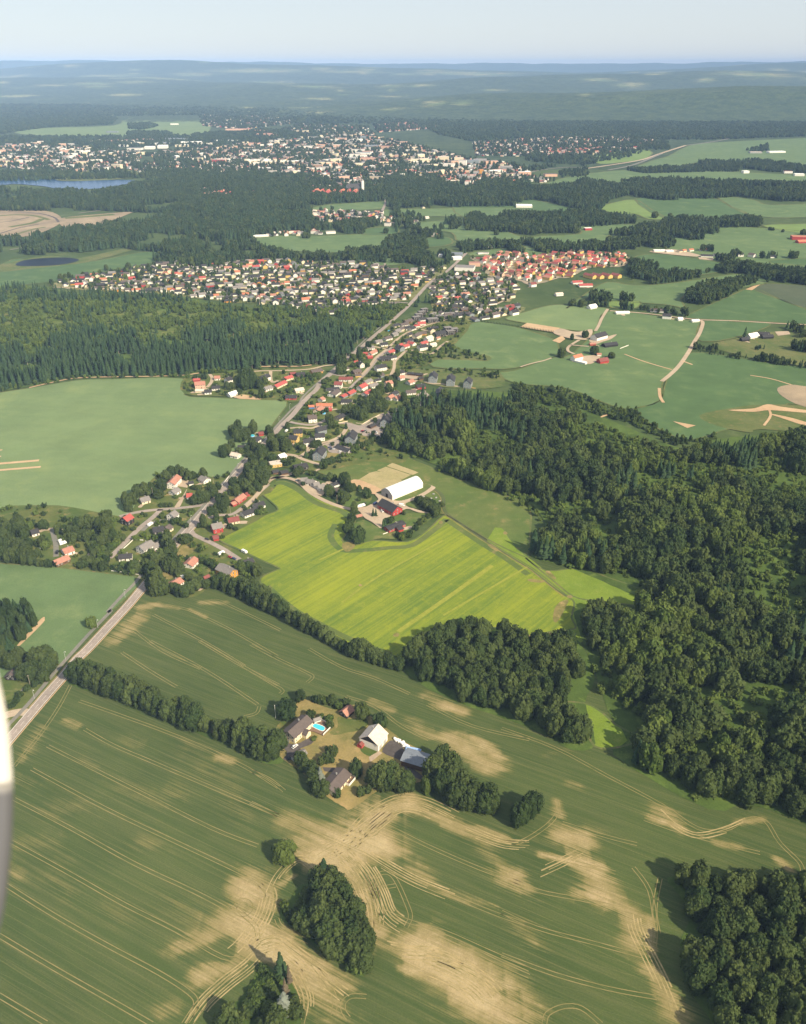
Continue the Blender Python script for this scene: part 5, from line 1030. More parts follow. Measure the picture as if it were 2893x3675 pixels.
# young growth under and between
yg = np.concatenate([fill(h, 4.5, 60 + i) for i, h in enumerate(HOLES)] + [in_view(fill(P, 13, 70), 30)] + [gappts + nrg.normal(size=gappts.shape) * 2.5 for _ in range(2)])
yg = yg[nrg.random(len(yg)) < .6]
sc_ = np.concatenate([fill(gl('U3', [(-40,862),(0,868),(300,900),(560,1003),(700,1020),(900,1170),(1050,1198),(1180,1165),(1170,1215),(900,1225),(700,1110),(400,1020),(0,970)]), 4.6, 81), fill(gl('T2', [(440,1060),(540,960),(640,910),(840,940),(1060,810),(1250,890),(1550,955),(1530,1000),(1300,990),(900,980),(620,980),(540,1040)]), 6, 82), fill(gl('T2', [(560,1110),(1000,1120),(1560,1140),(1680,1170),(1680,1240),(1000,1150)]), 6, 83)])
sc_ = sc_[nrg.random(len(sc_)) < .6]
scatter('edge_scrub', 'low scrub and young trees along the upper edge of the big wood', sc_, U(len(sc_), 1.5, 7), U(len(sc_), 1.4, 3), SRC_L[:2] + SRC_B3)
scatter('undergrowth', 'light green young growth in the gaps of the right-hand wood', yg, U(len(yg), 2, 7), U(len(yg), 1.8, 3.6), SRC_L)

# left spruce wood above the pale field
LW = gl('U1', [(-260,960),(0,940),(200,905),(470,862),(700,855),(1120,850),(1230,825),(1460,822)]) + gl('T1', [(1040,700),(1160,640),(1300,520),(1400,420),(1560,300),(1700,190)]) + gl('T2', [(560,330),(440,350),(350,350),(170,340)]) + gl('U1', [(1700,440),(1500,445),(1260,420),(1000,365),(700,350),(400,340),(150,320),(0,320),(-260,340)])
sp = in_view(fill(LW, 6.0, 30), 50)
yy = sp[:, 1]; front = g('U1', 700, 855).y; back = g('U1', 900, 370).y
mixs = nz(sp, .008, 7.)
split = front + (back - front) * .36
isS = (yy < split + mixs * 120)
S_ = sp[isS]; S_ = S_[np.argsort(S_[:, 1] - .0 * S_[:, 0])]
# nearest 240 spruces one by one
edge = np.array([np.min(np.hypot(LW[i].x - S_[:, 0], LW[i].y - S_[:, 1])) for i in range(0)]) if False else None
ed = np.full(len(S_), 1e9)
fr = densify(LW[:8], 6, 0)[:-40]
for q in fr: ed = np.minimum(ed, np.hypot(S_[:, 0] - q.x, S_[:, 1] - q.y))
od = np.argsort(ed + .02 * np.maximum(S_[:, 1] - front, 0)); S_ = S_[od]
q_ = np.quantile(S_[:240, 0], [.2, .4, .6, .8])
for x, y in S_[:240]:
    w = ('far left', 'left', 'middle', 'right', 'far right')[int(np.searchsorted(q_, x))] + ' stretch'
    tree('spruce', pxy(x, y), rng.uniform(17, 26), rng.uniform(2.8, 4.0), f'tall bare-trunked spruce on the {w} of the left spruce wood front', f'front spruces on the {w} of the left wood')
S2 = S_[240:]; gS = nz(S2, .014, 51.); S2 = S2[gS > -.3]; hS2 = np.clip(20 + 7 * nz(S2, .02, 53.) + U(len(S2), -4, 4), 10, 28)
scatter('spruce_wood', 'dense dark spruce wood above the pale field on the left', S2, hS2, hS2 * U(len(S2), .14, .2), SRC_S + SRC_E)
ef = np.array([(q.x, q.y) for q in fr]); ef = np.concatenate([ef + nrg.normal(size=ef.shape) * 4 - np.array([0, 3]) for _ in range(2)]); ef = ef[nrg.random(len(ef)) < .6]
scatter('forest_edge_bushes', 'bushes and saplings along the front of the left spruce wood', ef, U(len(ef), 1.5, 7), U(len(ef), 1.2, 2.6), SRC_L + SRC_B3[:1])
D_ = sp[~isS]; k = nrg.random(len(D_)) < np.clip(.62 - 1.3 * nz(D_, .02, 12.), .06, .95); D_ = D_[k]
kk = nrg.random(len(D_)) < .12 + .5 * (D_[:, 1] > back - 45)
scatter('leafy_wood', 'lighter leafy young wood behind the left spruces', D_[~kk], U((~kk).sum(), 4, 10), U((~kk).sum(), 2.2, 4.2), SRC_L)
scatter('spruce_wood', 'scattered spruces in the young wood below the dense town', D_[kk], U(kk.sum(), 12, 20), U(kk.sum(), 2.2, 3.4), SRC_S)

# middle and far woods: polygons (crop, points, spacing, height range, share of spruce)
MID = [
 ('A',[(0,404),(100,410),(250,406),(300,388),(420,368),(560,372),(640,402),(700,422),(660,440),(530,452),(330,452),(200,446),(0,448),(-120,440),(-120,395)],9,(13,20),.5),
 ('A',[(275,472),(420,452),(560,440),(660,442),(655,490),(540,500),(535,545),(430,562),(330,535),(250,525),(100,545),(0,545),(-100,545),(-100,515),(0,512),(60,505),(150,492)],8,(14,21),.65),
 ('A',[(535,505),(560,530),(640,545),(700,545),(760,535),(840,535),(900,520),(960,520),(970,545),(900,560),(700,552),(540,552)],9,(10,17),.3),
 ('A',[(860,545),(940,530),(960,555),(930,580),(900,572)],8,(13,19),.6),
 ('D1',[(340,310),(700,330),(820,350),(700,380),(690,410),(560,405),(520,380),(400,395),(330,370),(300,330)],9,(12,18),.4),
 ('D1',[(0,250),(200,240),(330,290),(400,340),(350,400),(200,380),(190,350),(100,345),(0,400),(-60,400)],8,(14,20),.6),
 ('D1',[(-100,120),(250,130),(330,190),(400,180),(640,180),(820,180),(820,205),(480,225),(330,255),(0,240),(-100,230)],10,(12,19),.5),
 ('D1',[(780,120),(900,50),(1000,60),(1200,110),(1300,130),(1500,85),(1708,130),(1720,150),(1640,240),(1080,245),(930,250),(830,245),(850,200)],10,(13,20),.45),
 ('D1',[(870,250),(910,250),(905,400),(890,400)],9,(14,20),.6),('D1',[(950,290),(990,300),(985,420),(955,420)],9,(14,20),.5),
 ('D1',[(1140,370),(1180,340),(1260,325),(1290,350),(1280,380),(1160,385)],9,(13,19),.4),
 ('D1',[(990,370),(1050,360),(1140,385),(1120,420),(1000,420)],10,(10,16),.2),
 ('D1',[(1320,310),(1370,300),(1440,330),(1640,290),(1760,310),(1760,420),(1640,410),(1540,370),(1440,340)],10,(12,18),.2),
 ('D1',[(920,430),(1060,420),(1080,500),(1240,490),(1500,450),(1708,440),(1720,480),(1500,500),(1340,520),(1200,560),(980,560),(880,540),(640,540),(560,525),(800,515),(830,450)],9,(12,18),.35),
 ('F3',[(-60,800),(130,815),(300,805),(420,775),(560,785),(660,770),(680,850),(560,880),(500,940),(330,930),(160,885),(-60,880),(-200,850)],11,(13,20),.4),
 ('F3',[(650,800),(680,770),(930,770),(1300,785),(1708,800),(1900,810),(1900,890),(1560,890),(1300,860),(1170,872),(870,885),(690,860)],11,(14,21),.4),
 ('F3',[(650,705),(760,700),(950,690),(1130,690),(1330,690),(1300,715),(1150,715),(760,725)],11,(10,16),.2),
 ('F3',[(1070,660),(1300,655),(1440,655),(1708,695),(1900,710),(1900,730),(1500,715),(1330,695),(1100,680)],11,(12,18),.5),
 ('F3',[(-300,990),(60,970),(300,970),(430,950),(560,985),(710,995),(700,1020),(430,1040),(370,1030),(380,1075),(130,1080),(-300,1060)],10,(13,19),.4),
 ('F3',[(540,1090),(700,1060),(850,1040),(880,1000),(1150,1005),(1350,995),(1450,1010),(1440,1040),(1190,1045),(1190,1100),(1050,1120),(900,1095),(700,1095)],10,(12,18),.2),
 ('U3',[(-40,50),(100,40),(330,60),(500,55),(520,75),(400,95),(100,95),(-40,90)],9,(13,19),.4),
 ('U3',[(520,40),(700,30),(880,20),(930,55),(900,70),(760,75),(620,75),(540,90)],9,(13,20),.2),
 ('U3',[(670,145),(720,165),(830,195),(900,225),(1060,228),(1090,215),(1260,180),(1330,195),(1330,210),(1100,235),(900,272),(760,282),(690,270),(660,200)],7,(11,17),.35),
 ('U3',[(1260,175),(1400,200),(1480,190),(1708,220),(1900,220),(1900,290),(1708,285),(1620,270),(1460,270),(1450,245),(1340,215)],8,(13,19),.15),
 ('U3',[(1010,385),(1100,400),(1200,380),(1330,300),(1410,270),(1390,250),(1280,285),(1080,320),(1010,345)],6.5,(13,19),.05),
 ('U3',[(1000,420),(1050,430),(1000,470),(960,450)],8,(9,13),.2),('U3',[(560,410),(700,425),(900,430),(1000,480),(960,470),(880,450),(640,430)],9,(7,12),.2),
 ('U3',[(300,400),(340,395),(340,405)],6,(12,15),.4),('U3',[(360,405),(540,405),(560,415),(420,412)],9,(9,15),.1),('U3',[(430,355),(500,360),(560,375),(540,395),(430,375)],8,(11,15),.1),('U3',[(630,370),(690,375),(680,382),(620,378)],8,(12,15),.1),
 ('U3',[(1090,660),(1200,640),(1220,690),(1480,730),(1708,765),(1708,780),(1400,735),(1200,705),(1050,675)],8,(6,11),.3),('U3',[(1400,660),(1480,655),(1470,665),(1400,668)],6,(5,7),.1),
 ('U3',[(1330,590),(1400,570),(1500,560),(1600,545),(1640,560),(1540,575),(1350,605)],9,(11,17),.3),('U3',[(1620,660),(1708,650),(1900,660),(1900,700),(1640,680)],9,(12,17),.3),('U3',[(1560,540),(1640,540),(1708,590),(1700,620),(1640,580)],9,(10,15),.3),
 ('U3',[(1040,660),(1095,665),(1060,650)],5,(11,14),.3),('W4',[(240,180),(300,180),(680,215),(600,215)],5,(4,6),.0),('W4',[(830,210),(1000,230),(1020,270),(900,245)],9,(9,14),.1),('W4',[(980,170),(1060,160),(1080,190),(1000,195)],8,(13,17),.1),
 ('W4',[(1250,200),(1420,190),(1430,205),(1260,215)],9,(12,16),.2),('W4',[(1540,190),(1708,180),(1708,205),(1550,215)],8,(13,18),.2),('W4',[(700,120),(830,130),(820,145),(710,140)],9,(13,18),.2),
 ('A',[(240,560),(330,535),(440,560),(430,572),(340,568),(245,575)] and [(325,548),(430,556),(540,540),(540,552),(440,568),(330,560)],8,(13,19),.6),
]
pb, ps = [], []; hb, hs = [], []
for i, (c, pts, spc, (h0, h1), sh) in enumerate(MID):
    P = gl(c, pts)
    q = in_view(fill(P, spc, 200 + i), 60)
    if len(q) == 0: continue
    gq = nz(q, .006, 61.) + .5 * nz(q, .02, 63.)
    q = q[gq > (-.22 if spc < 10 else -.4)]
    if len(q) == 0: continue
    k = nrg.random(len(q)) < sh + .25 * np.array([mnoise.noise(Vector((x * .01, y * .01, i))) for x, y in q])
    hh = np.clip(U(len(q), h0, h1) + 6 * nz(q, .012, 65.), 5, 25)
    pb.append(q[~k]); hb.append(hh[~k]); ps.append(q[k]); hs.append(hh[k] * 1.1)
pb = np.concatenate(pb); hb = np.concatenate(hb); ps = np.concatenate(ps); hs = np.concatenate(hs)
scatter('leafy_wood', 'leafy woods and tree belts between the far fields', pb, hb, hb * U(len(hb), .3, .42), SRC_F[:5])
scatter('spruce_wood', 'spruce stands of the middle distance woods', ps, hs, hs * U(len(hs), .16, .22), SRC_F[5:])
# ------------------------------------------------------------------ buildings
ZB = .2
def _win():
    m = MB(); m.box(0, 0, 0, 1.25, .06, 1.35, mi=0); m.box(0, -.035, .0, 1.02, .04, 1.12, mi=1); m.box(0, -.06, 0, .06, .03, 1.1, mi=0); return m.mesh('window', [MAT['white'], MAT['glass']])
def _door():
    m = MB(); m.box(0, 0, 0, 1.0, .08, 2.1, mi=0); m.box(.0, -.05, .55, .5, .03, .6, mi=1); return m.mesh('door', [MAT['brown'], MAT['glass']])
def _chim():
    m = MB(); m.box(0, 0, 0, .7, .7, 1.5); m.box(0, 0, .78, .85, .85, .12); m.box(0, 0, .9, .4, .4, .2); return m.mesh('chimney', MAT['stone'])
WIN, DOOR, CHIM = _win(), _door(), _chim()
def gable_walls(L, W, wh, rh, mat):
    m = MB(); l, w = L / 2, W / 2
    v = [(-l, -w, -.3), (l, -w, -.3), (l, w, -.3), (-l, w, -.3), (-l, -w, wh), (l, -w, wh), (l, w, wh), (-l, w, wh), (-l, 0, rh - .12), (l, 0, rh - .12)]
    m.add(v, [(0, 1, 5, 4), (2, 3, 7, 6), (1, 2, 6, 9, 5), (3, 0, 4, 8, 7), (3, 2, 1, 0)]); return m.mesh('wall', mat)
def gable_roof(L, W, wh, rh, mat, ov=.55, th=.22):
    m = MB(); l, w = L / 2 + ov, W / 2; sl = (rh - wh) / w; we = w + ov; ze = wh - ov * sl
    v = []
    for dz in (0, th):
        for x in (-l, l): v += [(x, -we, ze + dz), (x, 0, rh + dz), (x, we, ze + dz)]
    m.add(v, [(6, 9, 10, 7), (7, 10, 11, 8), (0, 1, 4, 3), (1, 2, 5, 4), (0, 3, 9, 6), (2, 8, 11, 5), (0, 6, 7, 1), (1, 7, 8, 2), (3, 4, 10, 9), (4, 5, 11, 10)])
    m.box(0, 0, rh + th, L + 2 * ov, .3, .12)
    return m.mesh('roof', mat)
def flat_roof(L, W, h, mat):
    m = MB(); m.box(0, 0, h + .12, L + .5, W + .5, .26); m.box(0, 0, h + .3, L - .8, W - .8, .1); return m.mesh('roof', mat)
PROF = {'1': (2.9, 5.2), '2': (5.1, 8.0), 's': (2.3, 3.7), 'a': (7.0, 11.2), 'f': (3.2, 3.2), 'F': (6.0, 6.0), 'c': (3.2, 6.6), 'b': (5.2, 9.6)}
allhouses = []
def house_at(name, label, cat, cx, cy, ang, L, W, prof, wall, roof, detail=2, group=None, z=ZB, chim=True):
    """ridge along ang; returns the parent"""
    wh, rh = PROF[prof] if isinstance(prof, str) else prof
    t_ = thing(name, label, cat, (cx, cy, z), ang, group)
    if wh == rh:
        m = MB(); m.box(0, 0, wh / 2 - .15, L, W, wh + .3); new_obj('wall', m.mesh('wall', MAT[wall]), t_)
        ro = new_obj('roof', flat_roof(L, W, wh, RF[roof]), t_)
    else:
        new_obj('wall', gable_walls(L, W, wh, rh, MAT[wall]), t_); ro = new_obj('roof', gable_roof(L, W, wh, rh, RF[roof]), t_)
    if detail >= 1 and chim and L > 8:
        c = new_obj('chimney', CHIM, ro); c.location = (L * .15, W * .12, rh + .15)
    if detail >= 2:
        storeys = [1.55] if wh < 4.5 else [1.55, 4.2] if wh < 6.5 else [1.5, 4.3, 6.2]
        for zz in storeys:
            if zz + .8 > wh: continue
            for sgn in (-1, 1):
                n = max(1, min(6, int(L / 3.0)))
                for i in range(n):
                    x = -L / 2 + L * (i + .5) / n
                    if zz == storeys[0] and i == n // 2 and sgn == -1 and L > 6:
                        d = new_obj('door', DOOR, t_); d.location = (x, -W / 2 - .03, 1.05); continue
                    o = new_obj('window', WIN, t_); o.location = (x, sgn * (W / 2 + .02), zz); o.rotation_euler.z = 0 if sgn < 0 else math.pi
            for sgn in (-1, 1):
                n = max(1, min(3, int(W / 3.2)))
                for i in range(n):
                    o = new_obj('window', WIN, t_); o.location = (sgn * (L / 2 + .02), -W / 2 + W * (i + .5) / n, zz); o.rotation_euler.z = sgn * math.pi / 2
        if rh - wh > 2.3:
            for sgn in (-1, 1):
                o = new_obj('window', WIN, t_); o.location = (sgn * (L / 2 + .02), 0, wh + .35); o.rotation_euler.z = sgn * math.pi / 2
    allhouses.append((cx, cy))
    return t_
def house(c, x0, y0, x1, y1, W, prof, wall, roof, where, name='house', cat='house', detail=2, lab=None, maxL=26):
    rh = PROF[prof][1] if isinstance(prof, str) else prof[1]
    a, b = g(c, x0, y0, rh + ZB), g(c, x1, y1, rh + ZB); d = b - a
    L = min(maxL, max(4.5, d.length)); m = (a + b) / 2; ang = math.atan2(d.y, d.x)
    # wind the door side towards the viewer
    if math.sin(ang + math.pi / 2) < 0: ang += math.pi
    label = lab or f"{WNAME[wall]} {cat} with {RNAME[roof]} roof {where}"
    return house_at(name, label, cat, m.x, m.y, ang, L, W, prof, wall, roof, detail)
H = house
# ---- the pool farm
h1 = H('FM', 150, 483, 330, 324, 10, (5.0, 7.6), 'cream', 'n', '', name='house', lab='large cream house with brown roof beside the swimming pool')
for k, (dx, dy) in enumerate(((2.0, 0),)):
    q = new_obj('porch', gable_walls(4.5, 4.6, 3.2, 5.2, MAT['cream']), h1); q.location = (-2.5 if False else 0.5, -6.2, 0); q.rotation_euler.z = math.pi / 2
    q2 = new_obj('porch_roof', gable_roof(4.6, 4.8, 3.2, 5.2, RF['n'], .35), h1); q2.location = q.location; q2.rotation_euler.z = math.pi / 2
# pool deck
dk = thing('pool_deck', 'raised brown boarded deck with white railing around the pool', 'deck', g('FM', 460, 450))
o0 = dk.location.copy()
DP = gl('FM', [(340, 470), (405, 380), (470, 365), (590, 425), (495, 520), (400, 478)], .9)
me = bpy.data.meshes.new('boards'); n_ = len(DP)
me.from_pydata([tuple(p - o0) for p in DP] + [tuple(Vector((p.x, p.y, 0)) - o0) for p in DP], [], [tuple(range(n_))] + [(i, i + n_, (i + 1) % n_ + n_, (i + 1) % n_) for i in range(n_)])
me.materials.append(MAT['deck']); new_obj('boards', me, dk)
for i in (1, 2, 3):
    m = MB(); a, b = DP[i] - o0, DP[i + 1] - o0; mid = (a + b) / 2; d = b - a
    m.box(mid.x, mid.y, 1.45, d.length, .1, 1.15, math.atan2(d.y, d.x)); m.build('railing', MAT['white'], dk)
PP = smooth_poly(gl('FM', [(392, 420), (425, 405), (512, 440), (488, 478), (395, 437)], .98), 3)
pl = thing('swimming_pool', 'turquoise swimming pool set in the brown deck', 'pool', g('FM', 450, 440))
me = bpy.data.meshes.new('water'); me.from_pydata([tuple(p - pl.location) for p in PP], [], [tuple(range(len(PP)))]); me.materials.append(MAT['pool']); new_obj('water', me, pl)
m = MB(); m.tube([tuple(p - pl.location + Vector((0, 0, .03))) for p in PP + [PP[0]]], .18, 5); m.build('rim', MAT['white'], pl)
H('FM', 420, 352, 450, 342, 2.6, (2.4, 3.4), 'white', 'g', '', name='pool_house', cat='shed', detail=0, lab='tiny pale hut standing on the pool deck')
H('FM', 690, 278, 762, 222, 6.4, (2.8, 5.2), 'black', 't', '', name='shed', cat='shed', lab='small black shed with terracotta roof behind the pool')
bn = H('FM', 945, 525, 1040, 412, 13.5, (5.6, 10.2), 'white', 'p', '', name='barn', cat='barn', lab='big white barn with pale sheet roof on the pool farm', detail=1)
w_ = new_obj('dark_gable_top', (lambda m: (m.add([(0, -6.5, 5.2), (0, 6.5, 5.2), (0, 0, 9.8)], [(0, 1, 2)]), m.mesh('dark_gable_top', MAT['black']))[1])(MB()), bn)
bL = (g('FM', 945, 525, 10.4) - g('FM', 1040, 412, 10.4)).length
# gable nearer the viewer carries a black triangle in its upper part
ex = bn.matrix_basis @ Vector((bL / 2, 0, 0)); ey = bn.matrix_basis @ Vector((-bL / 2, 0, 0))
w_.location = (bL / 2 + .05, 0, 0) if ex.y < ey.y else (-bL / 2 - .05, 0, 0)
sgn = 1 if ex.y < ey.y else -1
q = new_obj('lean_to', gable_walls(3, 3.4, 2.2, 3.2, MAT['red']), bn); q.location = (sgn * (bL / 2 + 1.4), 5.2 * (1 if (bn.matrix_basis @ Vector((0, 5, 0))).x < bn.location.x else -1), 0)
q2 = new_obj('lean_to_roof', gable_roof(3, 3.4, 2.2, 3.2, RF['d'], .3), bn); q2.location = q.location
for i, xx in enumerate((-.25, .2)):
    sd_ = -1 if (bn.matrix_basis @ Vector((0, -5, 0))).x > bn.location.x else 1
    m = MB(); m.box(0, 0, 1.6, 3.0, .12, 3.2); d_ = m.build('barn_door', MAT['grey'], bn); d_.location = (bL * xx, sd_ * 6.8, 0)
H('FM', 1300, 690, 1515, 755, 11, (4.2, 5.6), 'brown', 'b', '', name='shed', cat='shed', lab='low yard shed with blue-grey sheet roof beside the dark yard', detail=0)
h6 = H('FM', 542, 1030, 698, 850, 10.4, (3.2, 5.4), 'cream', 'n', '', name='bungalow', lab='cream bungalow with brown roof and walled terrace below the farm garden')
te = thing('terrace', 'white-walled terrace with dark floor beside the brown-roofed bungalow', 'terrace', g('FM', 757, 975), h6.rotation_euler.z)
m = MB(); m.box(0, 0, .5, 7, 4.2, 1.0); m.build('floor', MAT['deck'], te)
for (x, y, sx, sy) in ((0, -2.15, 7.2, .15), (3.55, 0, .15, 4.3), (-3.55, 0, .15, 4.3)):
    m = MB(); m.box(x, y, 1.0, sx, sy, 2.0); m.build('parapet', MAT['white'], te)
H('FM', 205, 738, 268, 700, 6, (2.4, 3.8), 'grey', 'n', '', name='garage', cat='garage', detail=1, lab='low brown-roofed garage beside the dark driveway of the pool house')
H('FM', 265, 690, 300, 672, 4.5, (2.2, 3.2), 'white', 'g', '', name='garage', cat='shed', detail=0, lab='small pale lean-to behind the low garage on the dark driveway')
fp = thing('flagpole', 'tall white flagpole on the lawn left of the pool house', 'flagpole', g('FM', 27, 352)); m = MB(); m.tube([(0, 0, 0), (0, 0, 11)], [.16, .09], 6); m.build('pole', MAT['white'], fp)
m = MB(); m.tube([(0, 0, 11), (0, 0, 11.3)], [.22, .1], 6); m.build('knob', MAT['white'], fp)
# wrapped bales and yard things
rb = random.Random(3)
for i in range(16):
    u = i / 15; x, y = 1205 + u * 95, 560 + u * 55
    p = g('FM', x + rb.uniform(-8, 8), y + rb.uniform(-12, 12)); b_ = thing('wrapped_bale', 'white plastic-wrapped bale in the row behind the dark yard', 'bale', (p.x, p.y, .3), rb.uniform(0, 3), 'white wrapped bales behind the yard')
    m = MB(); m.tube([(-.75, 0, .68), (-.6, 0, .68), (.6, 0, .68), (.75, 0, .68)], [.45, .68, .68, .45], 9); m.build('wrap', MAT['tarp'], b_); m = MB(); m.box(0, 0, .02, 1.1, .7, .1); m.build('pallet', MAT['brown'], b_)
for i, (x, y, lab, mk) in enumerate(((1315, 632, 'white covered heap at the end of the bale row', 'tarp'), (1385, 668, 'pale blue tarpaulin stretched behind the grey-roofed yard shed', 'bluetarp'))):
    p = g('FM', x, y); b_ = thing('covered_heap', lab, 'tarpaulin', (p.x, p.y, .3), -.55 + i * .3)
    m = MB(); L_, W_ = (4, 3) if i == 0 else (10, 3.4)
    m.add([(-L_ / 2, -W_ / 2, 0), (L_ / 2, -W_ / 2, 0), (L_ / 2, W_ / 2, 0), (-L_ / 2, W_ / 2, 0), (-L_ / 2 + .8, -.4, 1.7), (L_ / 2 - .8, -.2, 1.5), (L_ / 2 - .9, .5, 1.6), (-L_ / 2 + .9, .5, 1.8)], [(4, 5, 6, 7), (0, 1, 5, 4), (1, 2, 6, 5), (2, 3, 7, 6), (3, 0, 4, 7)])
    m.build('cover', MAT[mk], b_); m = MB(); m.tube([(-L_ / 2, -W_ / 2, .1), (L_ / 2, -W_ / 2, .1)], .1, 4); m.build('weight', MAT['tyre'], b_)
# ---- vehicles
CARP = {}
def car(c, x, y, x2, y2, colr, label, kind='car', group=None):
    p, q = g(c, x, y), g(c, x2, y2); d = q - p; a = math.atan2(d.y, d.x)
    if colr not in CARP:
        cc = dict(white=(.8, .79, .76), black=(.02, .02, .022), red=(.45, .03, .03), blue=(.03, .05, .14), grey=(.25, .25, .26), silver=(.5, .5, .5))[colr]
        t = NT('car_paint'); CARP[colr] = t.done(cc, .3, .5)
    mt = CARP[colr]
    t_ = thing(dict(car='parked_car', van='parked_van', caravan='caravan', trailer='trailer')[kind], label, kind, ((p.x + q.x) / 2, (p.y + q.y) / 2, .45), a, group)
    m = MB(); g2 = MB()
    if kind == 'car':
        L_, W_ = 2.2, .9
        m.add([(-L_, -W_, .3), (L_, -W_, .3), (L_, W_, .3), (-L_, W_, .3), (-L_, -W_, .85), (L_ - .1, -W_, .78), (L_ - .1, W_, .78), (-L_, W_, .85)], [(3, 2, 1, 0), (4, 5, 6, 7), (0, 1, 5, 4), (1, 2, 6, 5), (2, 3, 7, 6), (3, 0, 4, 7)])
        m.add([(-1.5, -.62, 1.42), (.25, -.62, 1.42), (.25, .62, 1.42), (-1.5, .62, 1.42), (-1.5, -.62, 1.36), (.25, -.62, 1.36), (.25, .62, 1.36), (-1.5, .62, 1.36)], [(0, 1, 2, 3), (4, 7, 6, 5), (0, 4, 5, 1), (1, 5, 6, 2), (2, 6, 7, 3), (3, 7, 4, 0)])
        g2.add([(-2.0, -.82, .84), (1.05, -.82, .8), (1.05, .82, .8), (-2.0, .82, .84), (-1.5, -.62, 1.37), (.25, -.62, 1.37), (.25, .62, 1.37), (-1.5, .62, 1.37)], [(0, 1, 5, 4), (1, 2, 6, 5), (2, 3, 7, 6), (3, 0, 4, 7)])
        wx = (-1.35, 1.4)
    elif kind == 'van':
        m.box(-.4, 0, 1.2, 4.4, 1.9, 1.8); m.add([(1.8, -.95, .3), (2.7, -.9, .3), (2.7, .9, .3), (1.8, .95, .3), (1.8, -.95, 2.05), (2.3, -.85, 1.2), (2.3, .85, 1.2), (1.8, .95, 2.05)], [(0, 1, 5, 4), (1, 2, 6, 5), (2, 3, 7, 6), (4, 5, 6, 7)])
        g2.add([(1.85, -.8, 1.98), (2.3, -.75, 1.25), (2.3, .75, 1.25), (1.85, .8, 1.98)], [(0, 1, 2, 3)]); wx = (-1.6, 1.7)
    elif kind == 'caravan':
        m.add([(-3, -1.1, .5), (3, -1.1, .5), (3, 1.1, .5), (-3, 1.1, .5), (-3.1, -1.1, 1.6), (3.2, -1.1, 1.4), (3.2, 1.1, 1.4), (-3.1, 1.1, 1.6), (-2.7, -1.05, 2.6), (2.6, -1.05, 2.6), (2.6, 1.05, 2.6), (-2.7, 1.05, 2.6)],
              [(3, 2, 1, 0), (0, 1, 5, 4), (1, 2, 6, 5), (2, 3, 7, 6), (3, 0, 4, 7), (4, 5, 9, 8), (5, 6, 10, 9), (6, 7, 11, 10), (7, 4, 8, 11), (8, 9, 10, 11)])
        g2.box(0, -1.1, 1.8, 1.4, .06, .6); g2.box(0, 1.1, 1.8, 1.4, .06, .6); wx = (0.,)
    else:
        m.box(0, 0, .8, 3.6, 1.8, .12)
        for sy in (-.9, .9): m.box(0, sy, 1.1, 3.6, .06, .55)
        g2.box(2.4, 0, .7, 1.3, .12, .1); wx = (0.,)
    m.build('body', mt, t_); g2.build('windows' if kind != 'trailer' else 'drawbar', MAT['glass'] if kind != 'trailer' else MAT['metal'], t_)
    for x_ in wx:
        for sy in (-.82, .82):
            w = MB(); w.tube([(x_, sy - .1, .33), (x_, sy + .1, .33)], .33, 9); w.build('wheel', MAT['tyre'], t_)
    return t_
car('FM', 190, 658, 242, 622, 'white', 'white car parked on the dark driveway by the pool house')
car('FM', 108, 608, 148, 592, 'grey', 'grey car parked near the corner of the pool house driveway')
car('FM', 150, 762, 192, 742, 'black', 'black car parked at the foot of the pool house driveway')
car('FM', 1278, 782, 1332, 800, 'grey', 'grey flatbed trailer in front of the grey-roofed yard shed', 'trailer')
car('V1', 1178, 1050, 1232, 1025, 'white', 'white caravan parked alone on the lawn near the orange house', 'caravan')
car('V1', 1282, 1068, 1318, 1080, 'red', 'red car parked on the orange house drive')
car('V1', 1322, 1085, 1360, 1095, 'blue', 'dark blue car parked next to the red car')
car('V1', 1438, 1012, 1475, 1030, 'white', 'white caravan at the rapeseed edge by the small orange house', 'caravan')
car('V1', 740, 1285, 800, 1305, 'white', 'white caravan beside the tan-roofed house', 'caravan')
car('V1', 1040, 240, 1072, 235, 'white', 'white van beside the brown gabled house at the field edge', 'van')
car('V1', 400, 740, 455, 705, 'white', 'white caravan beside the black house', 'caravan')
car('V2', 720, 510, 800, 480, 'white', 'large white caravan at the end of the narrow lane', 'caravan')
car('V2', 740, 540, 810, 515, 'white', 'second white caravan parked side by side at the narrow lane', 'caravan')
car('V2', 495, 590, 535, 575, 'white', 'small white trailer on the lawn by the left wood', 'trailer')
car('V2', 700, 655, 712, 615, 'black', 'black van beside the pink-roofed house', 'van')
for i, (x, y, x2, y2, cl) in enumerate(((1350, 515, 1385, 500, 'red'), (1365, 525, 1400, 508, 'black'), (1395, 510, 1430, 495, 'grey'))): car('T3', x, y, x2, y2, cl, f'{cl} car in the row of three at the upper parking lot')
car('T3', 1540, 525, 1550, 535, 'white', 'white car alone at the right end of the upper parking lot'); car('T3', 1480, 545, 1510, 538, 'white', 'white car alone at the lower edge of the upper parking lot'); car('T3', 1500, 510, 1540, 515, 'black', 'black car in the shade of the upper parking lot')
for i, (x, y, x2, y2, cl) in enumerate(((955, 715, 985, 705, 'blue'), (970, 735, 1000, 722, 'black'), (1000, 738, 1030, 728, 'silver'))): car('T3', x, y, x2, y2, cl, f'{cl} car in the row at the lower parking lot')
car('T3', 1080, 770, 1110, 755, 'white', 'white car alone in the lower parking lot'); car('T3', 455, 835, 500, 828, 'black', 'black car beside the white-roofed house'); car('T3', 555, 1125, 585, 1105, 'grey', 'grey car at the end of the white row of houses'); car('T3', 428, 520, 452, 500, 'white', 'white van behind the yellow houses', 'van')
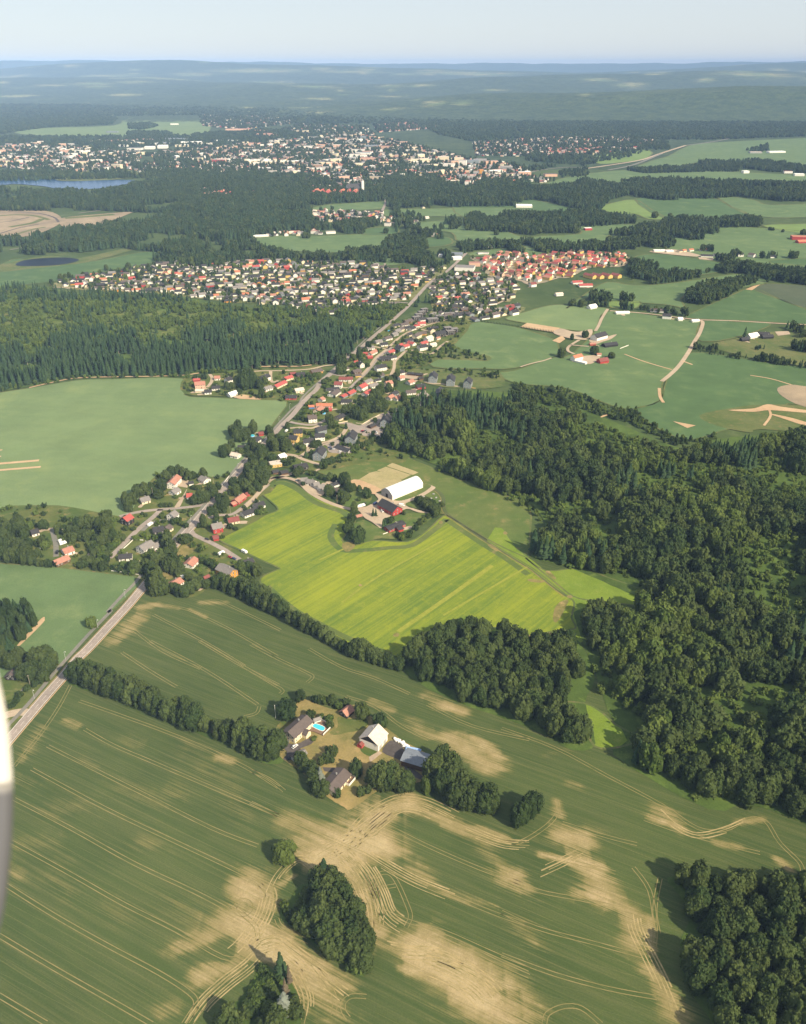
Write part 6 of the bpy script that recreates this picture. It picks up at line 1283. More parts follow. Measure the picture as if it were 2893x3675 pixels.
car('T4', 405, 655, 445, 642, 'red', 'dark red car on the small parking lot by the wood'); car('T4', 755, 450, 780, 440, 'red', 'red car in front of the grey apartment houses at the wood'); car('T4', 480, 600, 520, 585, 'white', 'white car beside the carport at the wood')
car('RB', 255, 695, 312, 680, 'white', 'white caravan at the entrance of the red barn yard', 'caravan'); car('RB', 205, 702, 250, 695, 'white', 'white horse trailer at the entrance of the red barn yard', 'van'); car('RB', 300, 655, 328, 645, 'black', 'dark car at the edge of the red barn yard'); car('RB', 455, 665, 500, 640, 'blue', 'blue truck standing behind the red barn', 'van'); car('RB', 560, 750, 590, 775, 'white', 'white car parked against the red barn'); car('RB', 840, 672, 885, 680, 'white', 'white van behind the gable of the red barn', 'van')
car('V1', 1020, 870, 1075, 885, 'black', 'black car in the shade on the side road')
# ---- riding hall
bl_, br_, rr_ = g('RB', 566, 512), g('RB', 752, 582), g('RB', 1196, 398)
ux = (br_ - bl_); W_ = ux.length; ly = (rr_ - br_); L_ = ly.length; ly.normalize()
ux = Vector((ly.y, -ly.x, 0)); ux = ux if ux.dot(br_ - bl_) > 0 else -ux; W_ = abs((br_ - bl_).dot(ux))
hall = thing('riding_hall', 'long white arched riding hall beside the sandy riding ring', 'hall', bl_ + Vector((0, 0, .2)), math.atan2(ux.y, ux.x))
side = 1 if Vector((-ux.y, ux.x, 0)).dot(ly) > 0 else -1
NA = 13; arc = []
for i in range(NA):
    a = i / (NA - 1); arc.append((a * W_, 5.2 + 4.6 * math.sin(math.pi * a) ** .85))
m = MB(); m.add([(x, 0, z) for x, z in arc] + [(x, side * L_, z) for x, z in arc], [(i, i + 1, NA + i + 1, NA + i) for i in range(NA - 1)]); m.build('roof', RF['w'], hall)
for nm, yy in (('gable_wall', 0.), ('gable_wall', side * L_)):
    m = MB(); m.add([(0, yy, -.2)] + [(x, yy, z - .05) for x, z in arc] + [(W_, yy, -.2)], [tuple(range(NA + 2))]); m.build(nm, MAT['grey'], hall)
for xx in (0., W_):
    m = MB(); m.box(xx, side * L_ / 2, 2.55, .2, L_ - .1, 5.3); m.build('side_wall', MAT['white'], hall)
m = MB(); m.box(W_ * .5, -side * .08, 2.1, 3.2, .1, 4.2); m.build('door', MAT['black'], hall)
for i in range(9):
    m = MB(); yy = side * L_ * (i + .5) / 9
    m.tube([(x, yy, z + .03) for x, z in arc], .08, 4); m.build('rib', MAT['white'], hall)
# ---- red barn farm
rbn = H('RB', 578, 566, 800, 682, 12.5, (4.2, 8.4), 'red', 'k', '', name='barn', cat='barn', lab='red barn with dark roof on the gravel yard below the white hall', maxL=30)
H('RB', 640, 985, 880, 893, 8, (2.8, 4.2), 'red', 'k', '', lab='low red house with black roof below the red barn', maxL=24)
H('RB', 790, 985, 860, 965, 7, (2.6, 3.8), 'red', 'k', '', name='garage', cat='garage', lab='red garage wing with black roof in front of the low red house', detail=1)
gz = thing('open_shed', 'small open shed with pale brown roof on posts by the red barn drive', 'shed', g('RB', 235, 850), .5)
for x in (-2.4, 2.4):
    for y in (-1.8, 1.8): m = MB(); m.box(x, y, 1.2, .2, .2, 2.4); m.build('post', MAT['brown'], gz)
new_obj('roof', gable_roof(5.4, 4.4, 2.5, 3.6, RF['t'], .4), gz)
# ---- lower village
VH = [
 ('V1',640,240,715,160,9,'2','white','t','beside the tall trees at the pale field'),('V1',655,338,722,300,8.5,'1','white','g','just below the terracotta-roofed house'),('V1',985,172,1045,202,9,'1','white','g','with its gable to the lane near the tall trees'),
 ('V1',845,240,888,232,5,'s','white','k','beside the hedge of the gabled house'),('V1',312,420,405,396,10,'1','cream','g','by the tall tree at the pale field edge'),('V1',825,368,880,365,7.5,'1','white','r','where the village lanes meet'),
 ('V1',127,632,200,590,9,'2','black','r','beside the sandy plot at the left lane'),('V1',640,588,692,552,9,'2','white','g','on the lawn below the curved lane'),('V1',450,745,565,725,10,'1','black','k','below the white house on the lawn'),
 ('V1',590,735,635,705,8,'1','cream','n','joined to the black house'),('V1',305,945,430,878,10.5,'2','white','g','behind the white fence at the road entrance'),('V1',445,930,500,905,7,'1','white','g','at the right end of the fenced white house'),
 ('V1',80,1038,220,1025,7,'1','white','k','long and low beside the left lane'),('V1',830,1130,905,1060,9.5,'1','white','t','on the dry lawn right of the very tall trees'),('V1',655,1345,745,1288,9,'1','white','t','nearest to the grain field'),
 ('V1',1010,1280,1062,1255,6,'1','brown','d','small, below the dry lawn'),('V1',1185,1135,1330,1205,10,'2','orange','g','above the thicket at the hedge'),('V1',1425,1110,1540,1072,7,'1','orange','k','small, at the rapeseed corner'),
 ('V1',1095,705,1200,682,10,'2','red','g','with crossing gables beside the rapeseed'),('V1',1275,640,1385,618,9,'1','cream','d','beside the lane at the rapeseed edge'),('V1',1430,572,1580,518,9,'1','white','k','long, between lane and rapeseed'),
 ('V1',1560,482,1662,452,8,'1','white','k','near the round bush at the rapeseed lane'),('V1',1350,432,1440,368,8,'1','red','t','between the main road and the rapeseed lane'),('V1',1310,470,1352,452,6,'s','red','t','low wing of the terracotta-roofed red house'),
 ('V1',1465,365,1505,345,5,'s','red','d','small shed at the clump between the roads'),('V1',1110,835,1165,825,7,'s','red','d','in front of the crossing gables'),
 ('V2',375,352,462,330,8,'1','white','k','beside the left wood at the pale field'),('V2',765,585,880,545,10,'1','white','t','on the lawn at the narrow lane'),('V2',660,722,825,655,8,'1','brown','t','long wing joining the house at the narrow lane'),
 ('V2',1010,690,1080,680,4,'s','brown','t','alone on the lawn among shrubs'),('L1',110,1235,150,1180,7,'1','black','n','under the trees left of the main road'),
 # upper village
 ('T3',428,62,560,62,7.5,'1','red','k','beside the road at the lawn'),('T1',985,1062,1062,1010,11,'1','white','n','with the big hipped front beside the road'),('T3',850,95,885,78,8,'1','white','t','below the big brown-roofed house'),
 ('T3',805,160,1000,162,7.5,'1','white','o','long, behind the hedge at the road'),('T3',708,186,776,182,6,'s','blue','o','small, with blue wall at the road hedge'),('T3',805,235,862,188,9,'1','cream','t','in the middle of the hedged gardens'),
 ('T3',930,216,990,212,7,'s','red','r','beside the long orange-roofed house'),('T3',700,312,802,302,10,'2','white','n','at the road junction hedge'),('T3',1050,322,1130,286,9.5,'1','cream','k','behind the tall poplar'),
 ('T3',1112,112,1240,116,9,'1','white','k','next to the slate houses with red gables'),('T3',530,480,630,478,9,'2','yellow','k','rear one of the two by the road'),('T3',480,548,575,560,9,'2','yellow','k','front one of the two by the road'),
 ('T3',805,460,910,436,9,'2','slate','k','rear of the three at the lane'),('T3',785,535,900,526,8.5,'2','white','k','middle of the three at the lane'),('T3',645,600,762,586,8.5,'2','white','k','front of the three at the lane'),
 ('T3',1060,668,1215,728,6,'s','grey','k','long row of garages at the parking lot'),('T3',235,900,370,880,10,'f','yellow','p','beside the dark clump of trees'),('T3',265,985,335,972,6,'s','brown','k','left one below the yellow house'),
 ('T3',365,992,450,978,7,'s','brown','k','right one below the yellow house'),('T3',530,922,682,892,11,'1','black','k','large, above the gravel junction'),('T3',340,795,410,770,9,'1','white','w','among trees above the yellow house'),
 ('T3',615,1078,690,1072,7.5,'1','white','g','first in the white row at the gravel lane'),('T3',690,1088,790,1108,7.5,'1','white','g','second in the white row at the gravel lane'),('T3',770,1135,832,1122,7.5,'1','white','g','third in the white row at the gravel lane'),
 ('T3',822,1168,898,1148,7.5,'1','white','g','last in the white row at the gravel lane'),('T3',965,1182,1095,1215,9,'1','cream','n','with crossing roofs by the riding ring'),('T3',1000,1142,1082,1115,6.5,'s','white','k','behind the crossing-roofed house'),
 ('T3',35,600,92,562,9,'1','white','k','with a blue pool at the pale field'),('T3',95,515,150,508,7,'s','red','d','hidden by trees beside the road'),('T5',700,1190,830,1190,9,'1','white','k','hidden in the wood at the pale field'),('T5',620,1270,710,1290,7,'1','white','p','under trees at the pale field corner'),
 ('T5',165,412,290,402,11,'2','pink','t','at the far corner of the pale field'),('T5',150,372,230,368,6,'s','red','r','behind the pinkish house'),('T5',180,500,280,500,7,'s','cream','p','in front of the pinkish house'),('T5',285,512,368,506,7,'1','white','k','small, facing the pale field'),
 ('T5',375,462,472,456,8.5,'1','white','k','behind the small white one at the pale field'),('T5',410,338,475,336,8,'1','white','t','at the gravel lane below the spruces'),('T5',545,362,610,346,9,'2','white','k','left of the giant dark clump'),('T5',580,545,690,510,8,'1','white','w','low, in front of the giant dark clump'),
 ('T1',125,852,215,822,9,'2','white','k','right of the giant dark clump'),('T1',290,962,415,902,8.5,'1','cream','r','long, on the big lawn'),('T1',410,865,500,838,8,'1','cream','r','behind the long red-roofed house'),('T1',165,988,250,965,8,'1','white','g','beside the long red-roofed house'),
 ('T1',540,1008,640,990,8,'1','cream','p','alone on the big lawn'),('T1',560,812,660,802,9,'1','brown','k','at the hedge of the big lawn'),('T1',740,782,862,756,10,'1','orange','n','at the corner of lane and road'),('T1',480,808,545,800,7,'s','brown','d','behind the hedge of the big lawn'),
 ('T1',1250,782,1340,762,9,'1','brown','n','below the round green trees'),('T1',1280,830,1350,825,6,'s','yellow','n','small, below the round green trees'),('T1',1085,862,1180,864,8.5,'1','white','d','left of the pair at the road'),('T1',1190,862,1250,862,8,'1','white','d','right of the pair at the road'),
 ('T1',1030,918,1120,922,8.5,'2','white','d','below the pair at the road'),('T1',930,1002,1080,986,8,'1','white','k','long, behind the brown-roofed big house'),('T1',1188,1050,1262,1012,8,'1','slate','r','with white gable boards in the gardens'),('T1',1110,1092,1165,1065,7,'s','slate','r','smaller, beside the gable-boarded one'),
 ('T1',1330,968,1402,932,9,'2','white','r','upper one of the stripe-roofed pair'),('T1',1390,1052,1462,1012,8,'1','white','r','lower one of the stripe-roofed pair'),('T1',1392,912,1472,880,8,'1','cream','g','beside the lane with hedges'),('T1',1525,892,1590,880,6,'s','white','k','above the shaded hedge rows'),
 ('T1',1385,560,1438,562,6,'s','red','r','first of the sheds by the road bend'),('T1',1455,560,1535,520,8,'1','white','t','behind the red sheds by the road bend'),('T1',1432,605,1490,600,6,'s','red','r','second of the sheds by the road bend'),('T1',1590,618,1700,612,9,'1','black','k','below the pink-roofed house'),
 ('T1',1530,722,1652,702,10,'2','white','k','with four rooflights and white frames'),('T1',1528,415,1605,402,8,'1','white','g','left of two on the hedged lawn by the road'),('T1',1590,445,1672,436,8,'1','white','k','right of two on the hedged lawn by the road'),
 ('T2',270,718,352,698,9,'1','white','n','behind the two on the hedged lawn'),('T2',365,668,425,650,8,'1','grey','g','beside the blue pool near the road'),('T2',400,630,460,610,8,'1','grey','g','third from the road along the gardens'),('T2',460,600,525,580,8,'1','cream','n','in the gardens below the black row'),
 ('T2',520,590,590,572,8,'1','white','k','in the gardens, next to the lane'),('T2',585,600,640,580,8,'1','white','k','at the lane corner by the red roofs'),('T2',470,550,560,535,9,'1','white','n','below the black terrace row'),('T2',520,510,610,490,9,'1','brown','n','just below the black terrace row'),
 ('T2',380,560,450,545,8,'1','cream','k','at the road below the black terrace row'),('T2',680,530,772,524,9,'1','white','r','bright, beside the black blocks'),('T2',635,568,702,560,7,'s','white','r','small annexe of the bright red-roofed one'),
 ('T2',640,682,702,652,9,'2','cream','n','with tall gable beyond the lane'),('T2',715,650,785,645,8,'1','orange','n','next to the tall cream gable'),('T2',455,800,490,790,7,'1','white','r','left of the red pair at the lane'),('T2',500,815,562,795,8,'1','white','r','right of the red pair at the lane'),
 ('T2',530,740,610,725,9,'1','slate','k','behind the red pair at the lane'),('T2',780,715,850,690,9,'2','white','p','among clipped hedges near the pale field'),('T2',715,780,790,758,8,'1','white','r','beside the clipped hedges'),('T2',830,795,900,780,7,'1','white','p','at the gravel loop'),
 ('T2',690,815,785,800,10,'2','white','k','at the end of the gravel lane'),('T2',315,890,382,862,9,'1','white','r','pinkish, where the gravel lanes cross'),('T2',222,955,335,940,10,'1','white','k','long, below the lane crossing'),('T2',340,950,410,935,7,'1','white','k','right annexe below the lane crossing'),
 ('T4',560,225,620,205,9,'1','white','t','near the long dark carport'),('T4',665,275,765,262,9,'1','red','k','with red end wall by the lane'),('T4',540,345,650,335,9,'1','white','n','in the gardens left of the grey houses'),('T4',318,418,370,390,8,'1','white','t','left of the pink-gabled pair'),
 ('T4',400,425,455,400,8,'1','white','t','right of the pink-gabled pair'),('T4',360,370,425,345,8,'1','slate','k','behind the pink-gabled pair'),('T4',560,120,652,128,6,'s','brown','k','left carport by the gravel lot'),('T4',665,130,745,138,6,'s','brown','k','right carport by the gravel lot'),
 ('T4',690,185,740,175,5,'s','brown','k','short carport by the gravel lot'),('T4',455,600,530,570,6,'s','brown','k','carport in front of the grey houses'),('T4',85,775,150,745,6,'s','brown','k','carport beside the first grey house'),('T4',750,490,830,480,6,'s','brown','k','carport under the trees by the grey houses'),
]
for q in VH: H(*q[:10], where=q[-1] if False else q[9]) if False else H(q[0], q[1], q[2], q[3], q[4], q[5], q[6], q[7], q[8], q[9])
APT = [('T3',815,752,868,678,11,'first from the road'),('T3',1210,562,1250,484,11,'second, beside the parking lot'),('T4',275,695,308,626,11,'third, against the wood edge'),('T4',640,520,668,446,11,'fourth, half hidden by spruces'),
       ('T4',943,365,962,294,11,'fifth, with a red car in front'),('T4',862,158,880,106,11,'sixth, nearest the scrub field'),('T4',1082,196,1094,136,11,'seventh, by the clipped bushes'),('T4',1288,222,1312,176,10,'last one sinking into the trees')]
for c, x0, y0, x1, y1, W_, wh in APT: H(c, x0, y0, x1, y1, W_, 'a', 'slate', 'k', '', name='apartment_house', cat='apartment house', lab=f'slate grey apartment house with steep dark roof, {wh}', maxL=20)
FLATS = [('T2',725,372,798,362,8,'F','uppermost of the black terrace row'),('T2',690,405,768,395,8,'F','second of the black terrace row'),('T2',655,435,735,425,8,'F','third of the black terrace row'),('T2',620,470,705,458,8,'F','lowest of the black terrace row'),
         ('T2',795,492,925,480,11,'F','left of the three black blocks'),('T2',905,455,1030,445,11,'F','middle of the three black blocks'),('T2',1010,425,1130,418,11,'F','right of the three black blocks'),('T2',885,655,1010,632,11,'2','large dark block at the field corner'),
         ('T2',1005,598,1090,590,9,'F','rear left of the dark blocks at the field'),('T2',1090,612,1170,606,9,'F','rear right of the dark blocks at the field'),('T2',1035,640,1125,632,9,'F','front of the dark blocks at the field'),('T2',800,598,925,580,6,'s','long dark carport by the black blocks'),('T2',1110,415,1290,405,7,'1','long white-fronted terrace behind the black blocks')]
for c, x0, y0, x1, y1, W_, pf, wh in FLATS: H(c, x0, y0, x1, y1, W_, pf, 'black', 'g' if pf == 'F' else 'k', '', name='terrace_house', cat='house', lab=f'black flat-roofed house, {wh}' if pf == 'F' else f'black house, {wh}')
# right-hand farms and the road side
RH = [('O2',620,410,760,372,13,'b','white','k','on the gravel yard of the upper right farm'),('O2',740,520,895,500,11,'1','black','k','long and low below the upper right farm yard'),('O2',680,705,785,690,10,'c','red','d','barn with cream end on the lower right farm'),
      ('O2',365,670,465,645,9,'2','white','o','on the yard of the lower right farm'),('O2',400,712,530,745,5,'s','white','w','long low wall-like shed on the lower right farm'),('O2',660,640,710,640,5,'s','white','t','small, behind the red barn on the right'),('O2',570,515,640,510,5,'s','red','t','beside the upper right farm yard'),
      ('O2',560,50,640,35,10,'c','white','w','pale, at the top edge of the right field'),('O2',890,130,1050,125,9,'s','white','w','long white shed on the road across the fields'),('O2',1470,150,1575,160,11,'2','white','k','beside the road across the fields'),('O2',1320,90,1480,100,9,'1','white','n','among trees beside the road across the fields'),('O2',1655,200,1708,200,8,'1','white','w','small, right of the tall dark-roofed one'),
      ('W4',620,790,685,785,6,'s','white','w','bus-stop like, at the gravel crossroads'),('W4',1160,925,1240,910,11,'c','white','w','barn with big pale roof at the right edge farm'),('W4',1250,905,1360,910,10,'1','black','k','dark, behind the pale barn at the right edge farm'),('W4',1290,935,1390,930,9,'1','black','k','dark front house at the right edge farm'),('W4',1090,960,1160,955,8,'1','black','k','low shed left of the pale barn'),
      ('W4',250,125,370,125,12,'f','white','w','long flat workshop at the far side road'),('W4',370,130,440,128,12,'f','white','w','second flat workshop at the far side road'),('W4',700,165,830,170,10,'1','white','k','long, at the far side road'),('W4',830,160,930,160,12,'1','white','k','taller, at the end of the long one'),('W4',1060,150,1110,150,10,'2','white','k','by the trees at the far side road'),('W4',1170,150,1225,160,11,'2','white','n','farmhouse at the far side road'),
      ('W4',1110,245,1195,245,12,'c','white','o','orange-roofed barn in the tree belt'),('W4',1360,175,1420,175,9,'1','white','k','behind trees at the far side road'),('W4',1620,30,1720,25,14,'c','red','o','orange-roofed barn at the far right'),('W4',490,125,520,120,8,'1','cream','n','first of the small row at the far side road'),('W4',530,120,560,115,8,'1','cream','o','second of the small row at the far side road'),('W4',590,115,630,110,8,'1','white','o','third of the small row at the far side road'),('W4',700,110,760,108,8,'1','white','o','fourth of the small row at the far side road')]
for q in RH: H(q[0], q[1], q[2], q[3], q[4], q[5], q[6], q[7], q[8], q[9], detail=1, name='barn' if 'barn' in q[9] else 'house', cat='barn' if 'barn' in q[9] else 'house')
FR = [('O1',985,385,1070,380,12,'1','white','r','long pale one above the bright red roof'),('O1',1045,410,1160,408,13,'1','white','r','long bright one at the village edge'),('O1',840,490,900,485,9,'1','white','p','large white one at the lower village edge'),('O1',620,400,665,395,9,'2','white','d','tall white gable at the lower red-roofed quarter')]
for q in FR: H(*q[:9], where=q[9], detail=1)
for i, (x0, y0, x1, y1) in enumerate(((1100, 312, 1185, 332), (1170, 312, 1250, 332), (1255, 310, 1325, 328), (1340, 312, 1405, 326))):
    H('O1', x0, y0, x1, y1, 12, '2', 'yellow', 'd', '', name='row_house', detail=1, lab=f"yellow row house with dark red roof, {['leftmost','second','third','rightmost'][i]} of four at the village end", maxL=34)

# further houses of the village that stand between the surveyed ones
rv = random.Random(77); nin = 0
inf = np.concatenate([fill(gl(c, q_), 17, 950 + i) for i, (c, q_) in enumerate([('T1', [(1000,830),(1200,720),(1500,500),(1708,330),(1708,900),(1500,1000),(1300,1180),(800,1280),(760,1100)]), ('T2', [(60,880),(400,560),(620,480),(800,560),(1000,700),(700,900),(420,900),(300,1000),(100,1180)]), ('T4', [(0,150),(300,120),(780,200),(800,330),(500,480),(330,560),(0,600)])])])
rp_ = np.array([(p.x, p.y) for L_ in byroad.values() for P_, w_ in L_ for p in (smooth_poly(P_, 8, False) if len(P_) > 2 else P_)] + [(p.x, p.y) for p in smooth_poly(mainroad[:-2], 6, False)])
for x, y in inf:
    if min(math.hypot(x - a, y - b) for a, b in allhouses) < 15.5 or np.min(np.hypot(rp_[:, 0] - x, rp_[:, 1] - y)) < 9 or nin > 45: continue
    w, ro = rv.choice(['white'] * 6 + ['cream', 'yellow', 'slate', 'red', 'brown']), rv.choice('kkknnggtr'); nin += 1
    pf = rv.choice(('1', '1', '2', 's'))
    house_at('house', f"small {WNAME[w]} {'shed' if pf == 's' else 'house'} with {RNAME[ro]} roof tucked between gardens of the upper village", 'house', x, y, R(35) + rv.choice((0, math.pi / 2)) + rv.uniform(-.2, .2), rv.uniform(7, 13) if pf != 's' else 7, rv.uniform(6.5, 9) if pf != 's' else 5, pf, w, ro, 2, f"small {WNAME[w]} {RNAME[ro]}-roofed {'sheds' if pf == 's' else 'houses'} between gardens of the upper village")
# low garden growth between the village houses
vg = np.concatenate([fill(gl(c, q_), 5.5, 900 + i) for i, (c, q_) in enumerate([y_[2:] for y_ in YARDS[:3]])])
vg = vg[nz(vg, .03, 71.) > -.18]
rp_ = np.array([(p.x, p.y) for L_ in byroad.values() for P_, w_ in L_ for p in (smooth_poly(P_, 5, False) if len(P_) > 2 else P_)] + [(p.x, p.y) for p in smooth_poly(mainroad[:-2], 6, False)])
def away(q, pts, dmin):
    pts = np.array(pts); ok = np.ones(len(q), bool)
    for s in range(0, len(q), 2000):
        ok[s:s + 2000] = np.min(np.hypot(q[s:s + 2000, None, 0] - pts[None, :, 0], q[s:s + 2000, None, 1] - pts[None, :, 1]), 1) > dmin
    return q[ok]
vg = away(away(vg, allhouses, 9), rp_, 6); vg = vg[nrg.random(len(vg)) < .45]
hv_ = U(len(vg), 1.2, 6); scatter('garden_hedges', 'garden bushes and hedges between the houses along the road', vg, hv_, np.clip(hv_ * U(len(vg), .5, .8), 1, 2.8), SRC_L + SRC_F[:2])
# gravel drives and worn ground beside the village houses
dv_ = MB(); rd = random.Random(41)
for k_, (x, y) in enumerate(allhouses):
    if y > 1900 or y < 560: continue
    a = rd.uniform(0, 6.28); L_, W_ = rd.uniform(7, 14), rd.uniform(3.5, 7); d_ = rd.uniform(6, 10)
    cx_, cy_ = x + math.cos(a) * d_, y + math.sin(a) * d_; n_ = 10
    co, si = math.cos(a), math.sin(a); vs = []
    for k in range(n_):
        t_ = 2 * math.pi * k / n_; u, v = math.copysign(abs(math.cos(t_)) ** .6, math.cos(t_)) * L_ / 2 * rd.uniform(.8, 1.1), math.copysign(abs(math.sin(t_)) ** .6, math.sin(t_)) * W_ / 2 * rd.uniform(.8, 1.15)
        vs.append((cx_ + u * co - v * si, cy_ + u * si + v * co, .3 + .0008 * (k_ % 40)))
    dv_.add(vs, [tuple(range(n_))], rd.choice((0, 0, 1)))
tag(dv_.build('driveways', [MAT['gravel'], MAT['drylawn']]), kind='structure')
# ---- the dense town: the nearest houses one by one, the rest as one mass
UW = {}; UR = {}
def unit(kind, wall, roof):
    k = (kind, wall); r_ = (kind, roof)
    wh, rh = PROF[kind]
    if k not in UW: UW[k] = gable_walls(10, 8, wh, rh, MAT[wall])
    if r_ not in UR: UR[r_] = gable_roof(10, 8, wh, rh, RF[roof])
    return UW[k], UR[r_]
TX = []
roadpts = np.array([(p.x, p.y) for p in smooth_poly(mainroad[:-2], 6, False)])
def spread(P, sx, sy, ang, seed):
    r = np.random.default_rng(seed); c = sum(P, Vector()) / len(P); out = []
    ext = max((p - c).length for p in P); n = int(ext / min(sx, sy)) + 2; co, si = math.cos(ang), math.sin(ang)
    for i in range(-n, n + 1):
        for j in range(-n, n + 1):
            u = i * sx + r.uniform(-.18, .18) * sx + (sx / 2 if j % 2 else 0); v = j * sy + r.uniform(-.15, .15) * sy
            if j % 3 == 2: v -= sy * .22
            out.append((c.x + u * co - v * si, c.y + u * si + v * co))
    q = np.array(out); q = q[inside(P, q[:, 0], q[:, 1])]
    dist = np.min(np.hypot(q[:, None, 0] - roadpts[None, :, 0], q[:, None, 1] - roadpts[None, :, 1]), 1)
    q = q[dist > 13]
    if len(allhouses):
        ah = np.array(allhouses); dd_ = np.min(np.hypot(q[:, None, 0] - ah[None, :, 0], q[:, None, 1] - ah[None, :, 1]), 1); q = q[dd_ > 11]
    return q
for P, sx, sy, an, seed, kind in ((TOWN, 19, 25, R(12), 1, 'town'), (TOWN_R, 21, 27, R(24), 2, 'right'), (TOWN_R2, 21, 26, R(30), 4, 'right'), (RED, 21, 26, R(-38), 3, 'red')):
    for x, y in spread(P, sx, sy, an, seed): TX.append((x, y, an, kind))
TX.sort(key=lambda q: q[1])
wc = dict(town=['white'] * 13 + ['cream'] * 4 + ['yellow', 'grey', 'red', 'slate', 'black', 'orange'], right=['white'] * 9 + ['cream'] * 4 + ['yellow', 'pink', 'grey', 'slate', 'black', 'brown'], red=['white'] * 8 + ['cream'] * 7 + ['yellow'] * 5 + ['pink'] * 3)
rc = dict(town=['k'] * 13 + ['n'] * 4 + ['g'] * 6 + ['o', 'r', 't'], right=['k'] * 9 + ['n'] * 5 + ['g'] * 3 + ['t', 'd', 'r'], red=['r'] * 8 + ['d'] * 4 + ['t'] * 6 + ['o'] + ['n'] * 2)
wherelab = dict(town='in the dense quarter left of the main road', right='in the quarter right of the main road', red='in the red-roofed quarter beyond the main road')
rest = []
NIND = max(0, 300 - len(allhouses))
rt = random.Random(17)
for i, (x, y, an, kind) in enumerate(TX):
    w, ro = rt.choice(wc[kind]), rt.choice(rc[kind]); pk = rt.choice('112' if kind != 'red' else '122')
    a = an + rt.choice((0, math.pi / 2, 0)) + rt.uniform(-.12, .12); L = rt.uniform(11, 17); W_ = rt.uniform(8, 10.5)
    if i < NIND:
        lab = f"{'two-storey' if pk == '2' else 'single-storey'} {WNAME[w]} house with {RNAME[ro]} roof {wherelab[kind]}"
        t_ = thing('house', lab, 'house', (x, y, ZB), a, lab[:1].upper() and f"{WNAME[w]} {RNAME[ro]}-roofed {'two' if pk == '2' else 'one'}-storey houses {wherelab[kind]}")
        mw, mr = unit(pk, w, ro)
        o = new_obj('wall', mw, t_); o.scale = (L / 10, W_ / 8, 1); o = new_obj('roof', mr, t_); o.scale = (L / 10, W_ / 8, 1)
        c = new_obj('chimney', CHIM, o); c.location = (2, .6, PROF[pk][1] + .15)
    else: rest.append((x, y, a, L, W_, pk, w, ro))

# ---- distant town: one mass of small buildings
MATS, MIX = [], {}
def mi(m):
    if m.name not in MIX: MIX[m.name] = len(MATS); MATS.append(m)
    return MIX[m.name]
dm = MB(); dm.mm = []
def mass_house(x, y, a, L, W_, wh, rh, w, ro, z=0.):
    co, si = math.cos(a), math.sin(a); l, ww = L / 2, W_ / 2; b = len(dm.v)
    def T(px, py, pz): return (x + px * co - py * si, y + px * si + py * co, z + pz)
    dm.v += [T(-l, -ww, 0), T(l, -ww, 0), T(l, ww, 0), T(-l, ww, 0), T(-l, -ww, wh), T(l, -ww, wh), T(l, ww, wh), T(-l, ww, wh)]
    F = [(0, 1, 5, 4), (1, 2, 6, 5), (2, 3, 7, 6), (3, 0, 4, 7)]
    mw, mr = mi(MAT[w]), mi(RF[ro])
    if rh > wh:
        dm.v += [T(-l, 0, rh), T(l, 0, rh), T(-l - .4, -ww - .5, wh - .2), T(l + .4, -ww - .5, wh - .2), T(l + .4, ww + .5, wh - .2), T(-l - .4, ww + .5, wh - .2), T(-l - .4, 0, rh + .15), T(l + .4, 0, rh + .15)]
        F += [(5, 6, 9), (7, 4, 8)]; ms = [mw] * 6; F += [(10, 11, 15, 14), (12, 13, 14, 15)]; ms += [mr, mr]
    else: F += [(4, 5, 6, 7)]; ms = [mw] * 4 + [mr]
    dm.f += [tuple(i + b for i in f) for f in F]; dm.m += ms
for x, y, a, L, W_, pk, w, ro in rest: mass_house(x, y, a, L, W_, *PROF[pk], w, ro)
ra = random.Random(23); rn = np.random.default_rng(29)
mixA = ['white'] * 9 + ['cream'] * 3 + ['grey'] * 4 + ['yellow', 'red', 'pink', 'slate', 'black', 'black']
mixR = ['k'] * 4 + ['n'] * 4 + ['g'] * 6 + ['p'] * 3 + ['t'] * 3 + ['r', 'o', 'd']
